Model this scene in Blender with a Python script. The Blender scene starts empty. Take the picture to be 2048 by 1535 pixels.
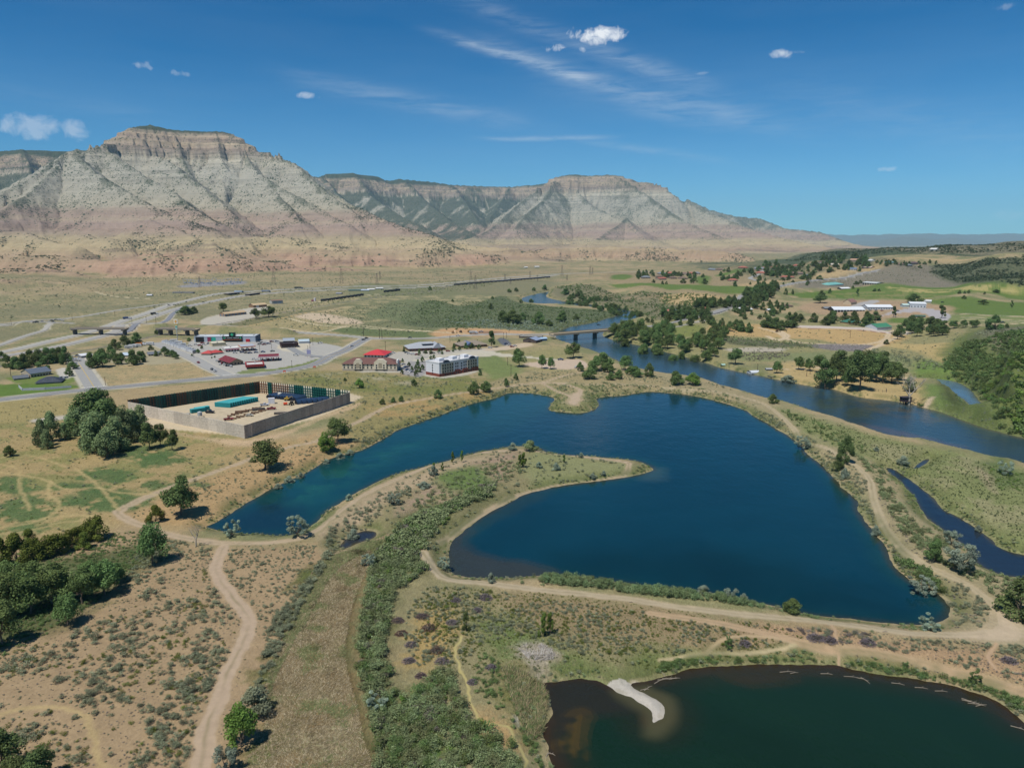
import bpy, math, random
import numpy as np
from mathutils import Vector
random.seed(7); np.random.seed(7)
rng = np.random.default_rng(11)
SC = bpy.context.scene
COL = SC.collection
W, HT, F = 2048.0, 1535.0, 1420.0
PITCH = math.radians(11.29)
CP, SP = math.cos(PITCH), math.sin(PITCH)
CAMZ = 110.0

# ------------------------------------------------------------------ helpers
def lin(c):
    c = np.asarray(c, dtype=float) / 255.0
    return np.where(c <= 0.04045, c / 12.92, ((c + 0.055) / 1.055) ** 2.4)

def ray(px, py):
    px = np.asarray(px, float); py = np.asarray(py, float)
    u = (px - W / 2) / F; v = (HT / 2 - py) / F
    return np.stack([u, v * SP + CP, v * CP - SP], -1)      # world direction

def on_plane(px, py, z=0.0):
    d = ray(px, py)
    t = (z - CAMZ) / np.minimum(d[..., 2], -1e-4)
    return d[..., 0] * t, d[..., 1] * t

def at_dist(px, py, D):
    d = ray(px, py); t = np.asarray(D, float) / d[..., 1]
    return d[..., 0] * t, d[..., 1] * t, CAMZ + d[..., 2] * t

_P = np.random.RandomState(5).permutation(512); _P = np.concatenate([_P, _P])
_G = np.random.RandomState(9).uniform(0, 2 * math.pi, 1024)
_GX, _GY = np.cos(_G), np.sin(_G)
def perlin(x, y, seed=0):
    xi = np.floor(x).astype(np.int64); yi = np.floor(y).astype(np.int64)
    xf = x - xi; yf = y - yi
    u = xf * xf * xf * (xf * (xf * 6 - 15) + 10); v = yf * yf * yf * (yf * (yf * 6 - 15) + 10)
    def g(ix, iy, dx, dy):
        h = _P[(_P[(ix + seed * 37) & 511] + iy) & 511]
        return _GX[h] * dx + _GY[h] * dy
    a = g(xi, yi, xf, yf); b = g(xi + 1, yi, xf - 1, yf)
    c = g(xi, yi + 1, xf, yf - 1); d = g(xi + 1, yi + 1, xf - 1, yf - 1)
    return 1.5 * ((a * (1 - u) + b * u) * (1 - v) + (c * (1 - u) + d * u) * v)
def fbm(x, y, s, oct=3, seed=0):
    r = 0; a = 1.0; t = 0
    for i in range(oct):
        r = r + a * perlin(x / s + 17.3 * i, y / s - 9.1 * i, seed + i); t += a; a *= 0.5; s *= 0.5
    return r / t
def sstep(a, b, x):
    t = np.clip((x - a) / (b - a), 0, 1); return t * t * (3 - 2 * t)

def catmull(pts, n=4, closed=True):
    P = np.asarray(pts, float); N = len(P); out = []
    for i in range(N if closed else N - 1):
        p0 = P[(i - 1) % N] if closed or i > 0 else P[i]
        p1 = P[i]; p2 = P[(i + 1) % N]; p3 = P[(i + 2) % N] if closed or i + 2 < N else P[(i + 1) % N]
        for k in range(n):
            t = k / n
            out.append(0.5 * ((2 * p1) + (-p0 + p2) * t + (2 * p0 - 5 * p1 + 4 * p2 - p3) * t * t + (-p0 + 3 * p1 - 3 * p2 + p3) * t ** 3))
    if not closed: out.append(P[-1])
    return np.array(out)

def seg_dist(X, Y, A, B):
    dx, dy = B[0] - A[0], B[1] - A[1]; L = dx * dx + dy * dy + 1e-9
    t = np.clip(((X - A[0]) * dx + (Y - A[1]) * dy) / L, 0, 1)
    return np.hypot(X - A[0] - t * dx, Y - A[1] - t * dy), t

def poly_sdf(X, Y, poly, lim=40.0):
    """negative inside; clipped at +lim outside"""
    poly = np.asarray(poly)[:, :2]
    out = np.full(X.shape, lim)
    x0, y0 = poly.min(0) - lim; x1, y1 = poly.max(0) + lim
    m = (X > x0) & (X < x1) & (Y > y0) & (Y < y1)
    if not m.any(): return out
    x = X[m]; y = Y[m]; d = np.full(x.shape, 1e9); ins = np.zeros(x.shape, bool)
    N = len(poly)
    for i in range(N):
        A = poly[i]; B = poly[(i + 1) % N]
        dd, _ = seg_dist(x, y, A, B); d = np.minimum(d, dd)
        if A[1] != B[1]:
            c = ((A[1] > y) != (B[1] > y)) & (x < (B[0] - A[0]) * (y - A[1]) / (B[1] - A[1]) + A[0])
            ins ^= c
    out[m] = np.minimum(np.where(ins, -d, d), lim)
    return out

def line_dist(X, Y, pts, lim=20.0):
    pts = np.asarray(pts)[:, :2]
    out = np.full(X.shape, lim)
    x0, y0 = pts.min(0) - lim; x1, y1 = pts.max(0) + lim
    m = (X > x0) & (X < x1) & (Y > y0) & (Y < y1)
    if not m.any(): return out
    idx = np.nonzero(m)[0] if X.ndim == 1 else None
    x = X[m]; y = Y[m]; d = np.full(x.shape, lim)
    for i in range(len(pts) - 1):
        A, B = pts[i], pts[i + 1]
        mm = (x > min(A[0], B[0]) - lim) & (x < max(A[0], B[0]) + lim) & (y > min(A[1], B[1]) - lim) & (y < max(A[1], B[1]) + lim)
        if mm.any():
            dd, _ = seg_dist(x[mm], y[mm], A, B); d[mm] = np.minimum(d[mm], dd)
    out[m] = d
    return out

# ------------------------------------------------------------------ base height of the land
_cp = []
for py in (1535, 1200, 1000, 880, 800, 740, 700, 670):
    for px in range(-200, 2300, 250):
        if px > 1900 and 640 < py < 860: continue
        _cp.append((px, py, 2.6))
_cp += [(0,640,6),(0,600,12),(0,570,22),(300,600,8),(300,570,14),(600,600,6),(600,570,10),(900,600,4),(900,560,10),(1100,560,8),
 (1100,540,14),(900,535,18),(600,545,20),(300,560,18),(0,556,26),(1250,545,14),(1400,536,16),(1240,640,3),(1240,602,7),(1150,582,12),(1170,568,24),(1290,612,7),
 (1300,588,23),(1300,570,29),(1300,556,30),(1400,600,20),(1400,575,30),(1400,556,31),(1500,570,30),(1480,612,14),(1560,560,32),(1600,600,16),
 (1700,600,15),(1800,600,17),(2040,600,20),(1500,640,6),(1600,640,7),(1700,650,7),(1850,650,9),(1500,690,4),(1650,690,4),(1800,690,5),
 (1700,570,23),(1850,575,24),(2040,575,26),(1600,545,38),(1700,542,46),(1850,550,40),(2040,540,60),(1550,530,50),(1650,520,62),
 (1800,515,72),(2040,505,88),(1100,612,2.6),(1150,616,2.6),(1200,620,2.6),(1236,633,2.6),(1180,606,2.8),(1060,603,2.6),(1075,588,2.8),(1270,636,2.6),(1135,600,3),(1100,592,3.2),(1050,640,2.8),(950,650,3),(1150,640,2.6),(1080,655,2.6),(2040,860,2.6),(2060,838,3),(1950,800,3),(1985,780,6),(2045,780,18),(1975,735,14),(2045,700,40),(2100,760,32),
 (2045,660,48),(1985,668,26),(1925,750,5),(1900,700,7),(1980,640,16),(2040,625,18),(2120,870,3),(2150,920,3),(2200,820,12),(2048,960,2.6),(2200,1000,2.6),(1900,860,2.6),(1990,890,2.6),(2130,940,2.6)]
_cx, _cy, _cz = [], [], []
for px, py, z in _cp:
    x, y = on_plane(px, py, z); _cx.append(float(x)); _cy.append(float(y)); _cz.append(z)
for px, D, z in [(2048,2200,113),(1900,2300,101),(1800,2410,90),(1700,2940,84),(1640,2600,72),(1560,2400,52),(2250,2200,135),(2300,1500,110),
                 (1560,3600,18),(1640,4500,18),(1720,5000,20),(1800,5500,25),(1900,6000,30),(2048,6500,35),(2300,6500,40),(1500,3000,18),(1400,3000,16),(1300,4000,20),(1500,5000,22),(1600,8000,30),
                 (1000,3000,22),(700,3000,25),(300,3000,40),(0,3000,40),(-300,3000,40),(-300,2000,30),(2500,4000,90)]:
    _cx.append((px - 1024) / F * D); _cy.append(D * 1.0); _cz.append(z)
_cx = np.array(_cx); _cy = np.array(_cy); _cz = np.array(_cz)
_ca = np.arctan2(_cx, _cy); _cb = np.log(np.hypot(_cx, _cy))
def hbase(X, Y):
    X = np.asarray(X, float); Y = np.asarray(Y, float); sh = X.shape
    a = np.arctan2(X, Y).ravel(); b = np.log(np.maximum(np.hypot(X, Y), 20)).ravel()
    num = np.zeros(a.size); den = np.zeros(a.size)
    for i in range(len(_ca)):
        d2 = (a - _ca[i]) ** 2 + (0.35 * (b - _cb[i])) ** 2
        w = 1.0 / (d2 + 0.012 ** 2) ** 2
        num += w * _cz[i]; den += w
    return (num / den).reshape(sh)

def land(px, py):
    """pixel of the photograph -> point on the land (march along the ray until it meets the land's height)"""
    px = np.atleast_1d(np.asarray(px, float)); py = np.atleast_1d(np.asarray(py, float))
    d = ray(px, py)
    D = np.concatenate([np.geomspace(100, 1200, 60), np.geomspace(1230, 9000, 90)])
    T = D[None, :] / d[:, 1:2]
    X = d[:, 0:1] * T; Y = d[:, 1:2] * T; Z = CAMZ + d[:, 2:3] * T
    below = Z < hbase(X, Y); below[:, -1] = True
    k = np.maximum(below.argmax(1), 1)
    lo = D[k - 1]; hi = D[k]
    for _ in range(12):
        mid = (lo + hi) / 2; t = mid / d[:, 1]
        b = CAMZ + d[:, 2] * t < hbase(d[:, 0] * t, d[:, 1] * t)
        hi = np.where(b, mid, hi); lo = np.where(b, lo, mid)
    t = hi / d[:, 1]
    return np.stack([d[:, 0] * t, d[:, 1] * t, CAMZ + d[:, 2] * t], -1)
def lpoly(pts, n=3, closed=True):
    p = np.array(pts, float)
    w = land(p[:, 0], p[:, 1])[:, :2]
    return catmull(w, n, closed) if n > 1 else w
def wpoly(pts, n=4):
    p = np.array(pts, float); x, y = on_plane(p[:, 0], p[:, 1], 0.0)
    return catmull(np.stack([x, y], -1), n)

# ------------------------------------------------------------------ water outlines (photo pixels on the water plane)
LAKE = [(414,1053),(440,1040),(488,1010),(555,971),(609,947),(664,916),(723,900),(766,877),(800,858),(860,837),(920,815),(955,804),(995,795),(1015,786),
 (1050,785),(1082,789),(1107,796),(1100,810),(1097,817),(1110,822),(1160,826),(1190,818),(1197,808),(1192,797),(1212,793),(1250,790),(1275,786),(1300,783),
 (1355,787),(1402,794),(1446,805),(1490,820),(1504,830),(1534,846),(1570,868),(1603,890),(1614,908),(1651,937),(1683,973),(1713,1003),(1716,1021),(1742,1057),
 (1771,1094),(1786,1127),(1819,1160),(1855,1174),(1884,1193),(1903,1219),(1884,1241),(1840,1250),(1775,1245),(1702,1238),(1629,1230),(1556,1212),(1500,1203),
 (1446,1188),(1373,1180),(1300,1174),(1264,1168),(1200,1158),(1147,1151),(1088,1149),(1022,1155),(932,1153),(905,1139),(899,1116),(901,1088),(924,1063),(959,1037),
 (1002,1014),(1049,989),(1108,973),(1186,963),(1245,955),(1303,942),(1299,932),(1264,920),(1186,914),(1108,907),(1069,895),(1022,893),(990,899),(951,905),
 (893,922),(834,936),(787,950),(737,972),(694,995),(659,1018),(623,1052),(578,1070),(508,1068),(450,1062)]
POND = [(2130,1475),(2048,1446),(2012,1413),(1976,1393),(1939,1382),(1903,1369),(1848,1360),(1793,1351),(1738,1343),(1665,1332),(1592,1329),(1501,1329),(1428,1332),
 (1373,1340),(1318,1354),(1290,1362),(1262,1370),(1300,1390),(1321,1404),(1329,1422),(1323,1437),(1308,1446),(1300,1440),(1302,1430),(1293,1416),(1274,1404),
 (1246,1389),(1224,1376),(1199,1362),(1163,1356),(1126,1362),(1089,1371),(1095,1400),(1104,1420),(1104,1440),(1089,1459),(1100,1503),(1111,1535),(1125,1620),(1500,1700),(2150,1700)]
RIVER = [(1102,582),(1087,584),(1062,589),(1042,595),(1040,600),(1050,605),(1075,608),(1112,609),(1150,612),(1190,616),(1225,620),(1234,626),(1230,632),(1212,637),
 (1190,644),(1150,651),(1125,658),(1114,668),(1112,676),(1130,684),(1156,692),(1172,698),(1190,703),(1219,714),(1245,726),(1273,736),(1311,743),(1337,748),(1406,758),(1446,772),(1490,783),
 (1534,796),(1578,805),(1629,823),(1683,840),(1731,856),(1793,873),(1848,880),(1921,899),(1994,917),(2048,928),(2250,985),(2250,925),(2048,876),(1994,862),(1957,851),
 (1921,838),(1884,824),(1848,815),(1819,807),(1775,800),(1720,794),(1665,778),(1610,770),(1556,759),(1501,747),(1446,736),(1391,719),(1337,705),(1300,695),(1250,684),
 (1222,678),(1205,670),(1218,655),(1240,646),(1268,637),(1287,631),(1262,620),(1225,613),(1175,607),(1125,601),(1100,595),(1097,590)]
CREEK = [(1771,937),(1789,952),(1822,985),(1848,1028),(1884,1058),(1928,1090),(1957,1127),(2001,1149),(2048,1157),(2200,1200),(2200,1140),(2048,1110),(1994,1090),(1957,1058),
 (1921,1036),(1884,1017),(1862,992),(1830,966),(1804,948),(1782,936)]
BACKW = [(1838,755),(1870,757),(1903,761),(1924,768),(1944,781),(1953,794),(1970,811),(1994,829),(1997,838),(1963,828),(1939,810),(1927,798),(1903,786),(1888,773),(1850,763)]
MARSHPOOL = [(682,1090),(702,1071),(729,1061),(752,1064),(745,1076),(713,1086),(690,1096)]
PUDDLE = [(1826,937),(1840,925),(1855,917),(1858,920),(1846,930),(1832,938)]
WATERS = {'lake': LAKE, 'pond': POND, 'river': RIVER, 'creek': CREEK, 'backwater': BACKW, 'marsh_pool': MARSHPOOL, 'puddle': PUDDLE}
WPOLY = {k: wpoly(v) for k, v in WATERS.items()}

# ------------------------------------------------------------------ mountain skeleton: crest lines (pixel, distance)
RIDGES = [
 [(238,288,5200),(262,252,5350),(300,247,5500),(345,257,5600),(400,260,5650),(440,260,5650),(470,268,5600),(497,296,5500)],
 [(497,296,5500),(530,303,5500),(560,309,5450),(585,322,5400),(603,340,5300),(640,366,5000),(675,390,4700),(703,407,4500),(757,431,4200),(819,455,3900),(870,468,3700)],
 [(238,288,5200),(212,286,5000),(175,290,4900),(140,297,4850),(110,318,4700),(70,345,4500),(30,368,4350),(0,384,4250),(-80,425,4000),(-200,450,3800)],
 [(147,300,4850),(191,343,4500),(260,384,4100),(308,411,3850),(362,435,3600),(420,452,3300)],
 [(212,287,5000),(290,350,4550),(342,378,4300),(390,415,3950),(430,440,3700)],
 [(284,288,5300),(342,322,5000),(400,368,4700),(440,400,4400),(470,430,4100)],
 [(490,300,5450),(513,343,5100),(560,372,4800),(600,392,4600),(650,421,4300),(700,448,3950)],
 [(533,360,4950),(560,394,4600),(590,422,4250),(600,440,4000)],
 [(113,329,4650),(60,380,4150),(20,405,3900),(-30,440,3600)],
 [(140,299,4850),(139,300,4840)],
 [(345,262,5550),(370,330,5150),(385,352,5000)],
 [(430,262,5600),(440,310,5300),(452,335,5150)],
 [(585,322,5400),(620,352,5000),(650,380,4650),(720,430,4200)],
 [(500,352,9200),(600,350,9200),(640,352,9500),(690,346,9800),(720,349,10000),(760,360,10300),(800,357,10300),(860,362,10500),(900,368,10600),(960,371,10800),(1020,372,10900),(1075,368,10800),(1110,362,10500)],
 [(690,346,9800),(740,390,8800),(800,430,7600),(850,452,6800)],
 [(640,352,9500),(690,400,8300),(740,430,7300)],
 [(800,357,10300),(850,400,9300),(900,440,8000),(940,462,7000)],
 [(900,368,10600),(930,402,9600),(955,440,8200)],
 [(1020,372,10900),(1000,405,10000),(975,440,8800)],
 [(1085,368,9200),(1110,352,9200),(1140,347,9200),(1180,349,9200),(1230,348,9100),(1270,357,9100),(1320,367,9000),(1338,378,8900)],
 [(1085,368,9200),(1060,388,8700),(1030,412,8200),(1000,440,7600),(965,465,7000),(930,478,6500)],
 [(1110,360,9000),(1085,400,8300),(1050,428,7700),(1030,455,7100)],
 [(1154,378,8900),(1181,409,8300),(1230,430,7700),(1253,434,7400),(1280,465,6600),(1300,480,6200)],
 [(1154,380,8900),(1153,381,8890)],
 [(1253,434,7400),(1215,462,6700),(1180,482,6200)],
 [(1230,352,9050),(1290,385,8500),(1330,415,8000),(1370,440,7500),(1420,462,6800),(1460,478,6200)],
 [(1338,378,8900),(1370,402,8900),(1405,420,9100)],
 [(1370,402,8900),(1440,432,8200),(1520,462,7500),(1580,477,7000),(1640,489,6500)],
 [(1355,398,11000),(1385,400,11000),(1420,418,11000),(1470,431,11000),(1520,435,11000),(1570,455,10500),(1640,462,10000),(1680,477,9500),(1725,490,9000)],
 [(1470,431,11000),(1500,455,9500),(1550,472,8500)],
 [(-250,275,7500),(-50,276,7500),(0,278,7500),(35,283,7500),(65,293,7400),(90,298,7400),(125,301,7300),(200,330,7000)],
 [(35,283,7500),(60,340,6500),(90,380,5800)],
 [(-50,276,7500),(-30,340,6500)],
]
LOWR = [
 [(-150,517,2200),(0,513,2200),(100,512,2200),(200,523,2130),(300,515,2160),(420,516,2180),(520,523,2240),(580,532,2300)],
 [(-150,470,3050),(50,464,3150),(90,480,2950),(150,492,2800)],
 [(150,470,3250),(230,478,3000),(330,473,3150),(420,482,3000),(520,474,3200),(600,492,3100),(680,506,3000)],
 [(300,440,3500),(380,470,3200),(450,500,2800)],
 [(620,508,2650),(700,502,2680),(760,503,2700),(870,501,2780),(940,508,2850),(1000,514,2900)],
 [(560,470,3500),(640,490,3250),(720,505,3050)],
 [(800,455,4000),(850,478,3800),(950,492,3600),(1060,502,3500)],
 [(1040,503,3700),(1100,496,3650),(1200,494,3650),(1300,496,3550),(1400,500,3450),(1470,507,3350),(1500,518,3250)],
 [(-150,536,1950),(0,538,1930),(90,536,1950),(150,545,1880)],
 [(240,546,1900),(330,543,1950),(400,548,1900)],
 [(600,538,2200),(660,534,2250),(720,538,2300)],
 [(-120,552,1500),(0,560,1450),(60,562,1480),(110,563,1560),(150,570,1480),(195,586,1400)],
 [(-100,580,1300),(0,584,1280),(70,588,1260),(120,597,1230)],
]
_GH = [-2500,-1200,-900,-600,-400,-250,-100,0,100,250,690,702,735,745,785,796,830,838,930,1100]
_GZ = [6,8,10,14,22,38,64,92,135,250,715,765,782,825,845,880,893,912,985,1010]
ginv = lambda z: np.interp(z, _GZ, _GH)
gfun = lambda h: np.interp(h, _GH, _GZ)

def mountains(X, Y):
    H = np.full(X.shape, -3000.0); S = np.zeros(X.shape); Dd = np.zeros(X.shape); RI = np.zeros(X.shape, np.int8)
    for ri, r in enumerate(RIDGES):
        r = np.array(r, float); x, y, z = at_dist(r[:, 0], r[:, 1], r[:, 2]); h = ginv(z); s0 = ri * 1370.0
        for i in range(len(r) - 1):
            L = math.hypot(x[i + 1] - x[i], y[i + 1] - y[i])
            hm = max(h[i], h[i + 1]); R = (hm + 700) / 0.62
            m = (X > min(x[i], x[i+1]) - R) & (X < max(x[i], x[i+1]) + R) & (Y > min(y[i], y[i+1]) - R) & (Y < max(y[i], y[i+1]) + R)
            if m.any():
                xm = X[m]; ym = Y[m]
                d, t = seg_dist(xm, ym, (x[i], y[i]), (x[i + 1], y[i + 1]))
                hh = h[i] + (h[i + 1] - h[i]) * t - 0.62 * d
                cur = H[m]; b = hh > cur
                sm = S[m]; dm = Dd[m]
                H[m] = np.where(b, hh, cur)
                # distance along the crest; beyond an end the bearing round that end takes over
                ang = np.arctan2(ym - y[i + (1 if i == len(r) - 2 else 0)], xm - x[i + (1 if i == len(r) - 2 else 0)])
                sa = s0 + t * L + np.where((t <= 0) | (t >= 1), ang * 160.0, 0.0)
                S[m] = np.where(b, sa, sm); Dd[m] = np.where(b, d, dm); RI[m] = np.where(b, ri, RI[m])
            s0 += L
    def rid(n): return 1 - np.abs(n)
    w = fbm(X, Y, 500, 3, 31) * 60
    g = (rid(perlin((S + w) / 330, Dd / 2200, 3)) * 0.5 + rid(perlin((S + w) / 120, Dd / 900, 4)) * 0.3 + rid(perlin((S + w * .5) / 48, Dd / 420, 8)) * 0.20 + rid(perlin((S + w * .3) / 23, Dd / 300, 6)) * 0.07)
    rg = 1 - np.abs(fbm(X + w * 2, Y - w, 520, 4, 33)) * 2.2
    A = np.clip(Dd * 0.32, 0, 130)
    H2 = H - A * (1.0 - g) * 1.6 + (rg - .6) * 62 * sstep(40, 400, Dd) + fbm(X, Y, 260, 4, 12) * 22 * sstep(0, 150, Dd) + fbm(X, Y, 60, 3, 51) * 14
    zt = gfun(H2); zt = zt + 3.9 * np.sin(zt * (2 * math.pi / 27.0) + fbm(X, Y, 900, 2, 88) * 5) * sstep(300, 520, zt) * sstep(930, 880, zt) * (.6 + .8 * np.clip(fbm(X, Y, 300, 2, 89) + .2, -.3, .5))
    return zt, H2, S, Dd, RI

def low_hills(X, Y):
    Hh = np.full(X.shape, -50.0); S = np.zeros(X.shape); Dd = np.full(X.shape, 999.0)
    for ri, r in enumerate(LOWR):
        r = np.array(r, float); x, y, z = at_dist(r[:, 0], r[:, 1], r[:, 2]); s0 = ri * 770.0
        sl = 0.40 if ri < 8 else (0.28 if ri < 11 else 0.20)
        for i in range(len(r) - 1):
            L = math.hypot(x[i + 1] - x[i], y[i + 1] - y[i]); R = 260
            m = (X > min(x[i], x[i+1]) - R) & (X < max(x[i], x[i+1]) + R) & (Y > min(y[i], y[i+1]) - R) & (Y < max(y[i], y[i+1]) + R)
            if m.any():
                d, t = seg_dist(X[m], Y[m], (x[i], y[i]), (x[i + 1], y[i + 1]))
                hh = z[i] + (z[i + 1] - z[i]) * t - sl * np.maximum(d - 10, 0)
                cur = Hh[m]; b = hh > cur
                Hh[m] = np.where(b, hh, cur); S[m] = np.where(b, s0 + t * L, S[m]); Dd[m] = np.where(b, d, Dd[m])
            s0 += L
    g = (1 - np.abs(perlin(S / 90, Dd / 300, 23))) * .6 + (1 - np.abs(perlin(S / 34, Dd / 150, 24))) * .4
    return Hh - np.clip(Dd * 0.34, 0, 32) * (1 - g) * 1.7 + fbm(X, Y, 55, 3, 44) * 7 + fbm(X, Y, 190, 2, 45) * 16 * sstep(1900, 2400, Y)
# ------------------------------------------------------------------ the land grid (rings of distance x bearings, denser where the ground is near)
az = np.concatenate([np.linspace(-1.25, -0.73, 40)[:-1], np.linspace(-0.73, 0.73, 1440), np.linspace(0.73, 1.25, 40)[1:]])
_pys = np.concatenate([np.arange(1640, 700, -2.1), np.arange(700, 560, -1.3)])
_v = (HT / 2 - _pys) / F
_rr = 107.0 / ((SP - _v * CP) / (_v * SP + CP))
rad = np.concatenate([np.linspace(30, _rr[0], 14)[:-1], _rr, np.geomspace(_rr[-1], 12500, 600)[1:], np.geomspace(12500, 32000, 16)[1:]])
NR, NA = len(rad), len(az)
RR, AA = np.meshgrid(rad, az, indexing='ij')
GX = (RR * np.sin(AA)).ravel(); GY = (RR * np.cos(AA)).ravel(); GR = RR.ravel()
NV = GX.size
# coarse base height, then interpolated (the base is smooth)
_ci = np.unique(np.concatenate([np.arange(0, NR, 4), [NR - 1]])); _cj = np.unique(np.concatenate([np.arange(0, NA, 5), [NA - 1]]))
_hb = hbase(GX.reshape(NR, NA)[np.ix_(_ci, _cj)], GY.reshape(NR, NA)[np.ix_(_ci, _cj)])
_t = np.array([np.interp(np.arange(NA), _cj, row) for row in _hb])
HB = np.empty((NR, NA)); _fi = np.interp(np.arange(NR), _ci, np.arange(len(_ci))); _k = np.minimum(_fi.astype(int), len(_ci) - 2); _f = (_fi - _k)[:, None]
HB[:] = _t[_k] * (1 - _f) + _t[_k + 1] * _f
HB = HB.ravel()
far_m = GR > 9000
HB = np.where(far_m, HB * (1 - sstep(9000, 14000, GR)) + 8 * sstep(9000, 14000, GR), HB)

N3 = fbm(GX, GY, 3.5, 2, 60); N12 = fbm(GX, GY, 13, 3, 1); N40 = fbm(GX, GY, 45, 3, 5); N150 = fbm(GX, GY, 170, 3, 9)
NB = fbm(GX + 900, GY, 28, 3, 15)
# shore distance
SD = {}
WSD = np.full(NV, 40.0)
shore_wob = N12 * 1.3 + N3 * 0.5
for k, p in WPOLY.items():
    s = poly_sdf(GX, GY, p); s = np.where(s < 39, s + shore_wob * (1.0 if k not in ('puddle', 'marsh_pool') else 0.5), s)
    SD[k] = s; WSD = np.minimum(WSD, s)
# river island banks, rough land
rough = sstep(2.5, 20, HB) * 1.0
Z = HB + N40 * (0.5 + rough) + N12 * (0.25 + 0.35 * rough) + N3 * 0.08 * (GR < 900)
land_w = sstep(0, 9, WSD)
Z = np.where(WSD < 39, 0.25 * np.minimum(WSD, 1.0) * (WSD > 0) + (Z - 0.25) * land_w * 1.0 + np.minimum(WSD, 0) * 0.3, Z)
Z = np.where(WSD <= 0, np.maximum(WSD * 0.35, -4.0) - 0.02, Z)
MAINR = [(-160,820),(0,799),(60,792),(125,784),(212,776),(325,765),(435,755),(512,749),(560,742),(597,736),(635,726),(660,712),(690,700),(722,682),(735,676)]
XST = [(150,712),(157,726),(165,738),(188,774)]
YST = [(312,686),(345,700),(385,716),(420,735),(462,753)]
GST = [(545,680),(575,692),(600,706),(630,712),(662,714)]
FRTA = [(-200,655),(0,650),(105,653),(146,655)]
FRTB = [(252,657),(285,656),(318,655)]
FRT = [(394,657),(450,659),(512,660),(600,665),(700,672),(735,676),(800,677),(862,676),(925,671),(1000,668),(1060,669),(1114,668)]
IUP = [(-200,736),(0,705),(100,682),(175,665),(217,652),(250,640),(300,624),(350,607),(412,592),(475,584),(585,578),(710,573),(872,568),(1010,555),(1113,548),(1300,543)]
ILO = [(-200,748),(0,713),(87,699),(175,679),(225,666),(270,646),(312,631),(362,615),(412,605),(475,593),(520,588),(600,582),(750,577),(900,570),(1020,558),(1113,550)]
FTOP = [(-100,655),(0,648),(75,640),(150,635),(225,622),(275,615),(350,605)]
R1 = [(-60,706),(0,690),(50,672),(107,655)]; R2 = [(232,670),(275,657),(305,649),(332,642),(345,628),(357,620),(378,610)]
VIL = [(1228,658),(1260,655),(1330,648),(1400,632),(1440,622),(1470,610),(1478,598),(1490,588),(1530,578),(1560,572),(1640,560),(1700,548),(1760,540)]
VIL2 = [(1478,598),(1482,590),(1500,582),(1525,576)]; VIL3 = [(1512,560),(1500,556),(1520,548),(1525,540)]
SIDE = [(1235,660),(1300,653),(1345,655),(1420,640)]
ROADS = [(MAINR, 11, (146,146,146), 17), (XST, 12, (164,162,156), 18), (YST, 11, (168,166,160), 15), (GST, 8, (150,150,148), 12), (FRT, 9, (170,166,156), 14), (FRTA, 9, (170,166,156), 14), (FRTB, 9, (170,166,156), 14), (IUP, 11, (176,172,162), 18), (ILO, 11, (170,166,158), 18),
         (FTOP, 7, (172,168,156), 10), (R1, 7, (172,168,158), 10), (R2, 6, (134,136,142), 10), (VIL, 8, (156,154,150), 12), (VIL3, 8, (170,168,162), 10), (SIDE, 5, (172,166,154), 7)]
for pts_, wd_, c_, sh_ in ROADS:
    p_ = lpoly(pts_, 4, False); lim_ = sh_ / 2 + 7
    x0, y0 = p_.min(0) - lim_; x1, y1 = p_.max(0) + lim_
    J = np.nonzero((GX > x0) & (GX < x1) & (GY > y0) & (GY < y1))[0]
    d_ = line_dist(GX[J], GY[J], p_, lim_); k_ = 1 - sstep(sh_ / 2, lim_ - .1, d_)
    Z[J] = np.where(WSD[J] > 8, Z[J] * (1 - k_) + HB[J] * k_, Z[J])
# overpass and bridge approach fills (raised road beds)
def fill(line, top, half, run):
    global Z
    p = lpoly(line, 4, False); d = line_dist(GX, GY, p, half + run)
    base = HB + top
    k = 1 - sstep(half, half + run, d)
    Z = np.where(d < half + run - .01, np.maximum(Z, HB + top * k), Z)
OVER = [(40,651),(105,653),(150,656)]
fill([(60,653),(105,655),(143,657)], 6, 7, 16)
fill([(250,658),(285,656),(318,656)], 6, 7, 16)
fill([(394,660),(450,661),(512,664),(560,668)], 6, 7, 16)
# hills and mountains
mm = GR > 1150
MX, MY = GX[mm], GY[mm]
low = low_hills(MX, MY)
mz, mh, ms, md, mri = mountains(MX, MY); RID = np.full(NV, -1, np.int8); RID[mm] = mri
zb = Z[mm]
m_all = np.maximum(mz - 8, low)
k_ = 7.0
zz = np.where(m_all > zb + k_, m_all, np.where(m_all < zb - k_, zb, zb + (m_all - zb + k_) ** 2 / (4 * k_)))
md_ = np.full(NV, 500.0); md_[mm] = md
# right-hand plateau hides nothing of the mountains' feet: keep
Z[mm] = zz
MTN = np.zeros(NV, bool); MTN[mm] = m_all > zb - 2
print('grid', NV, flush=True)

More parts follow.
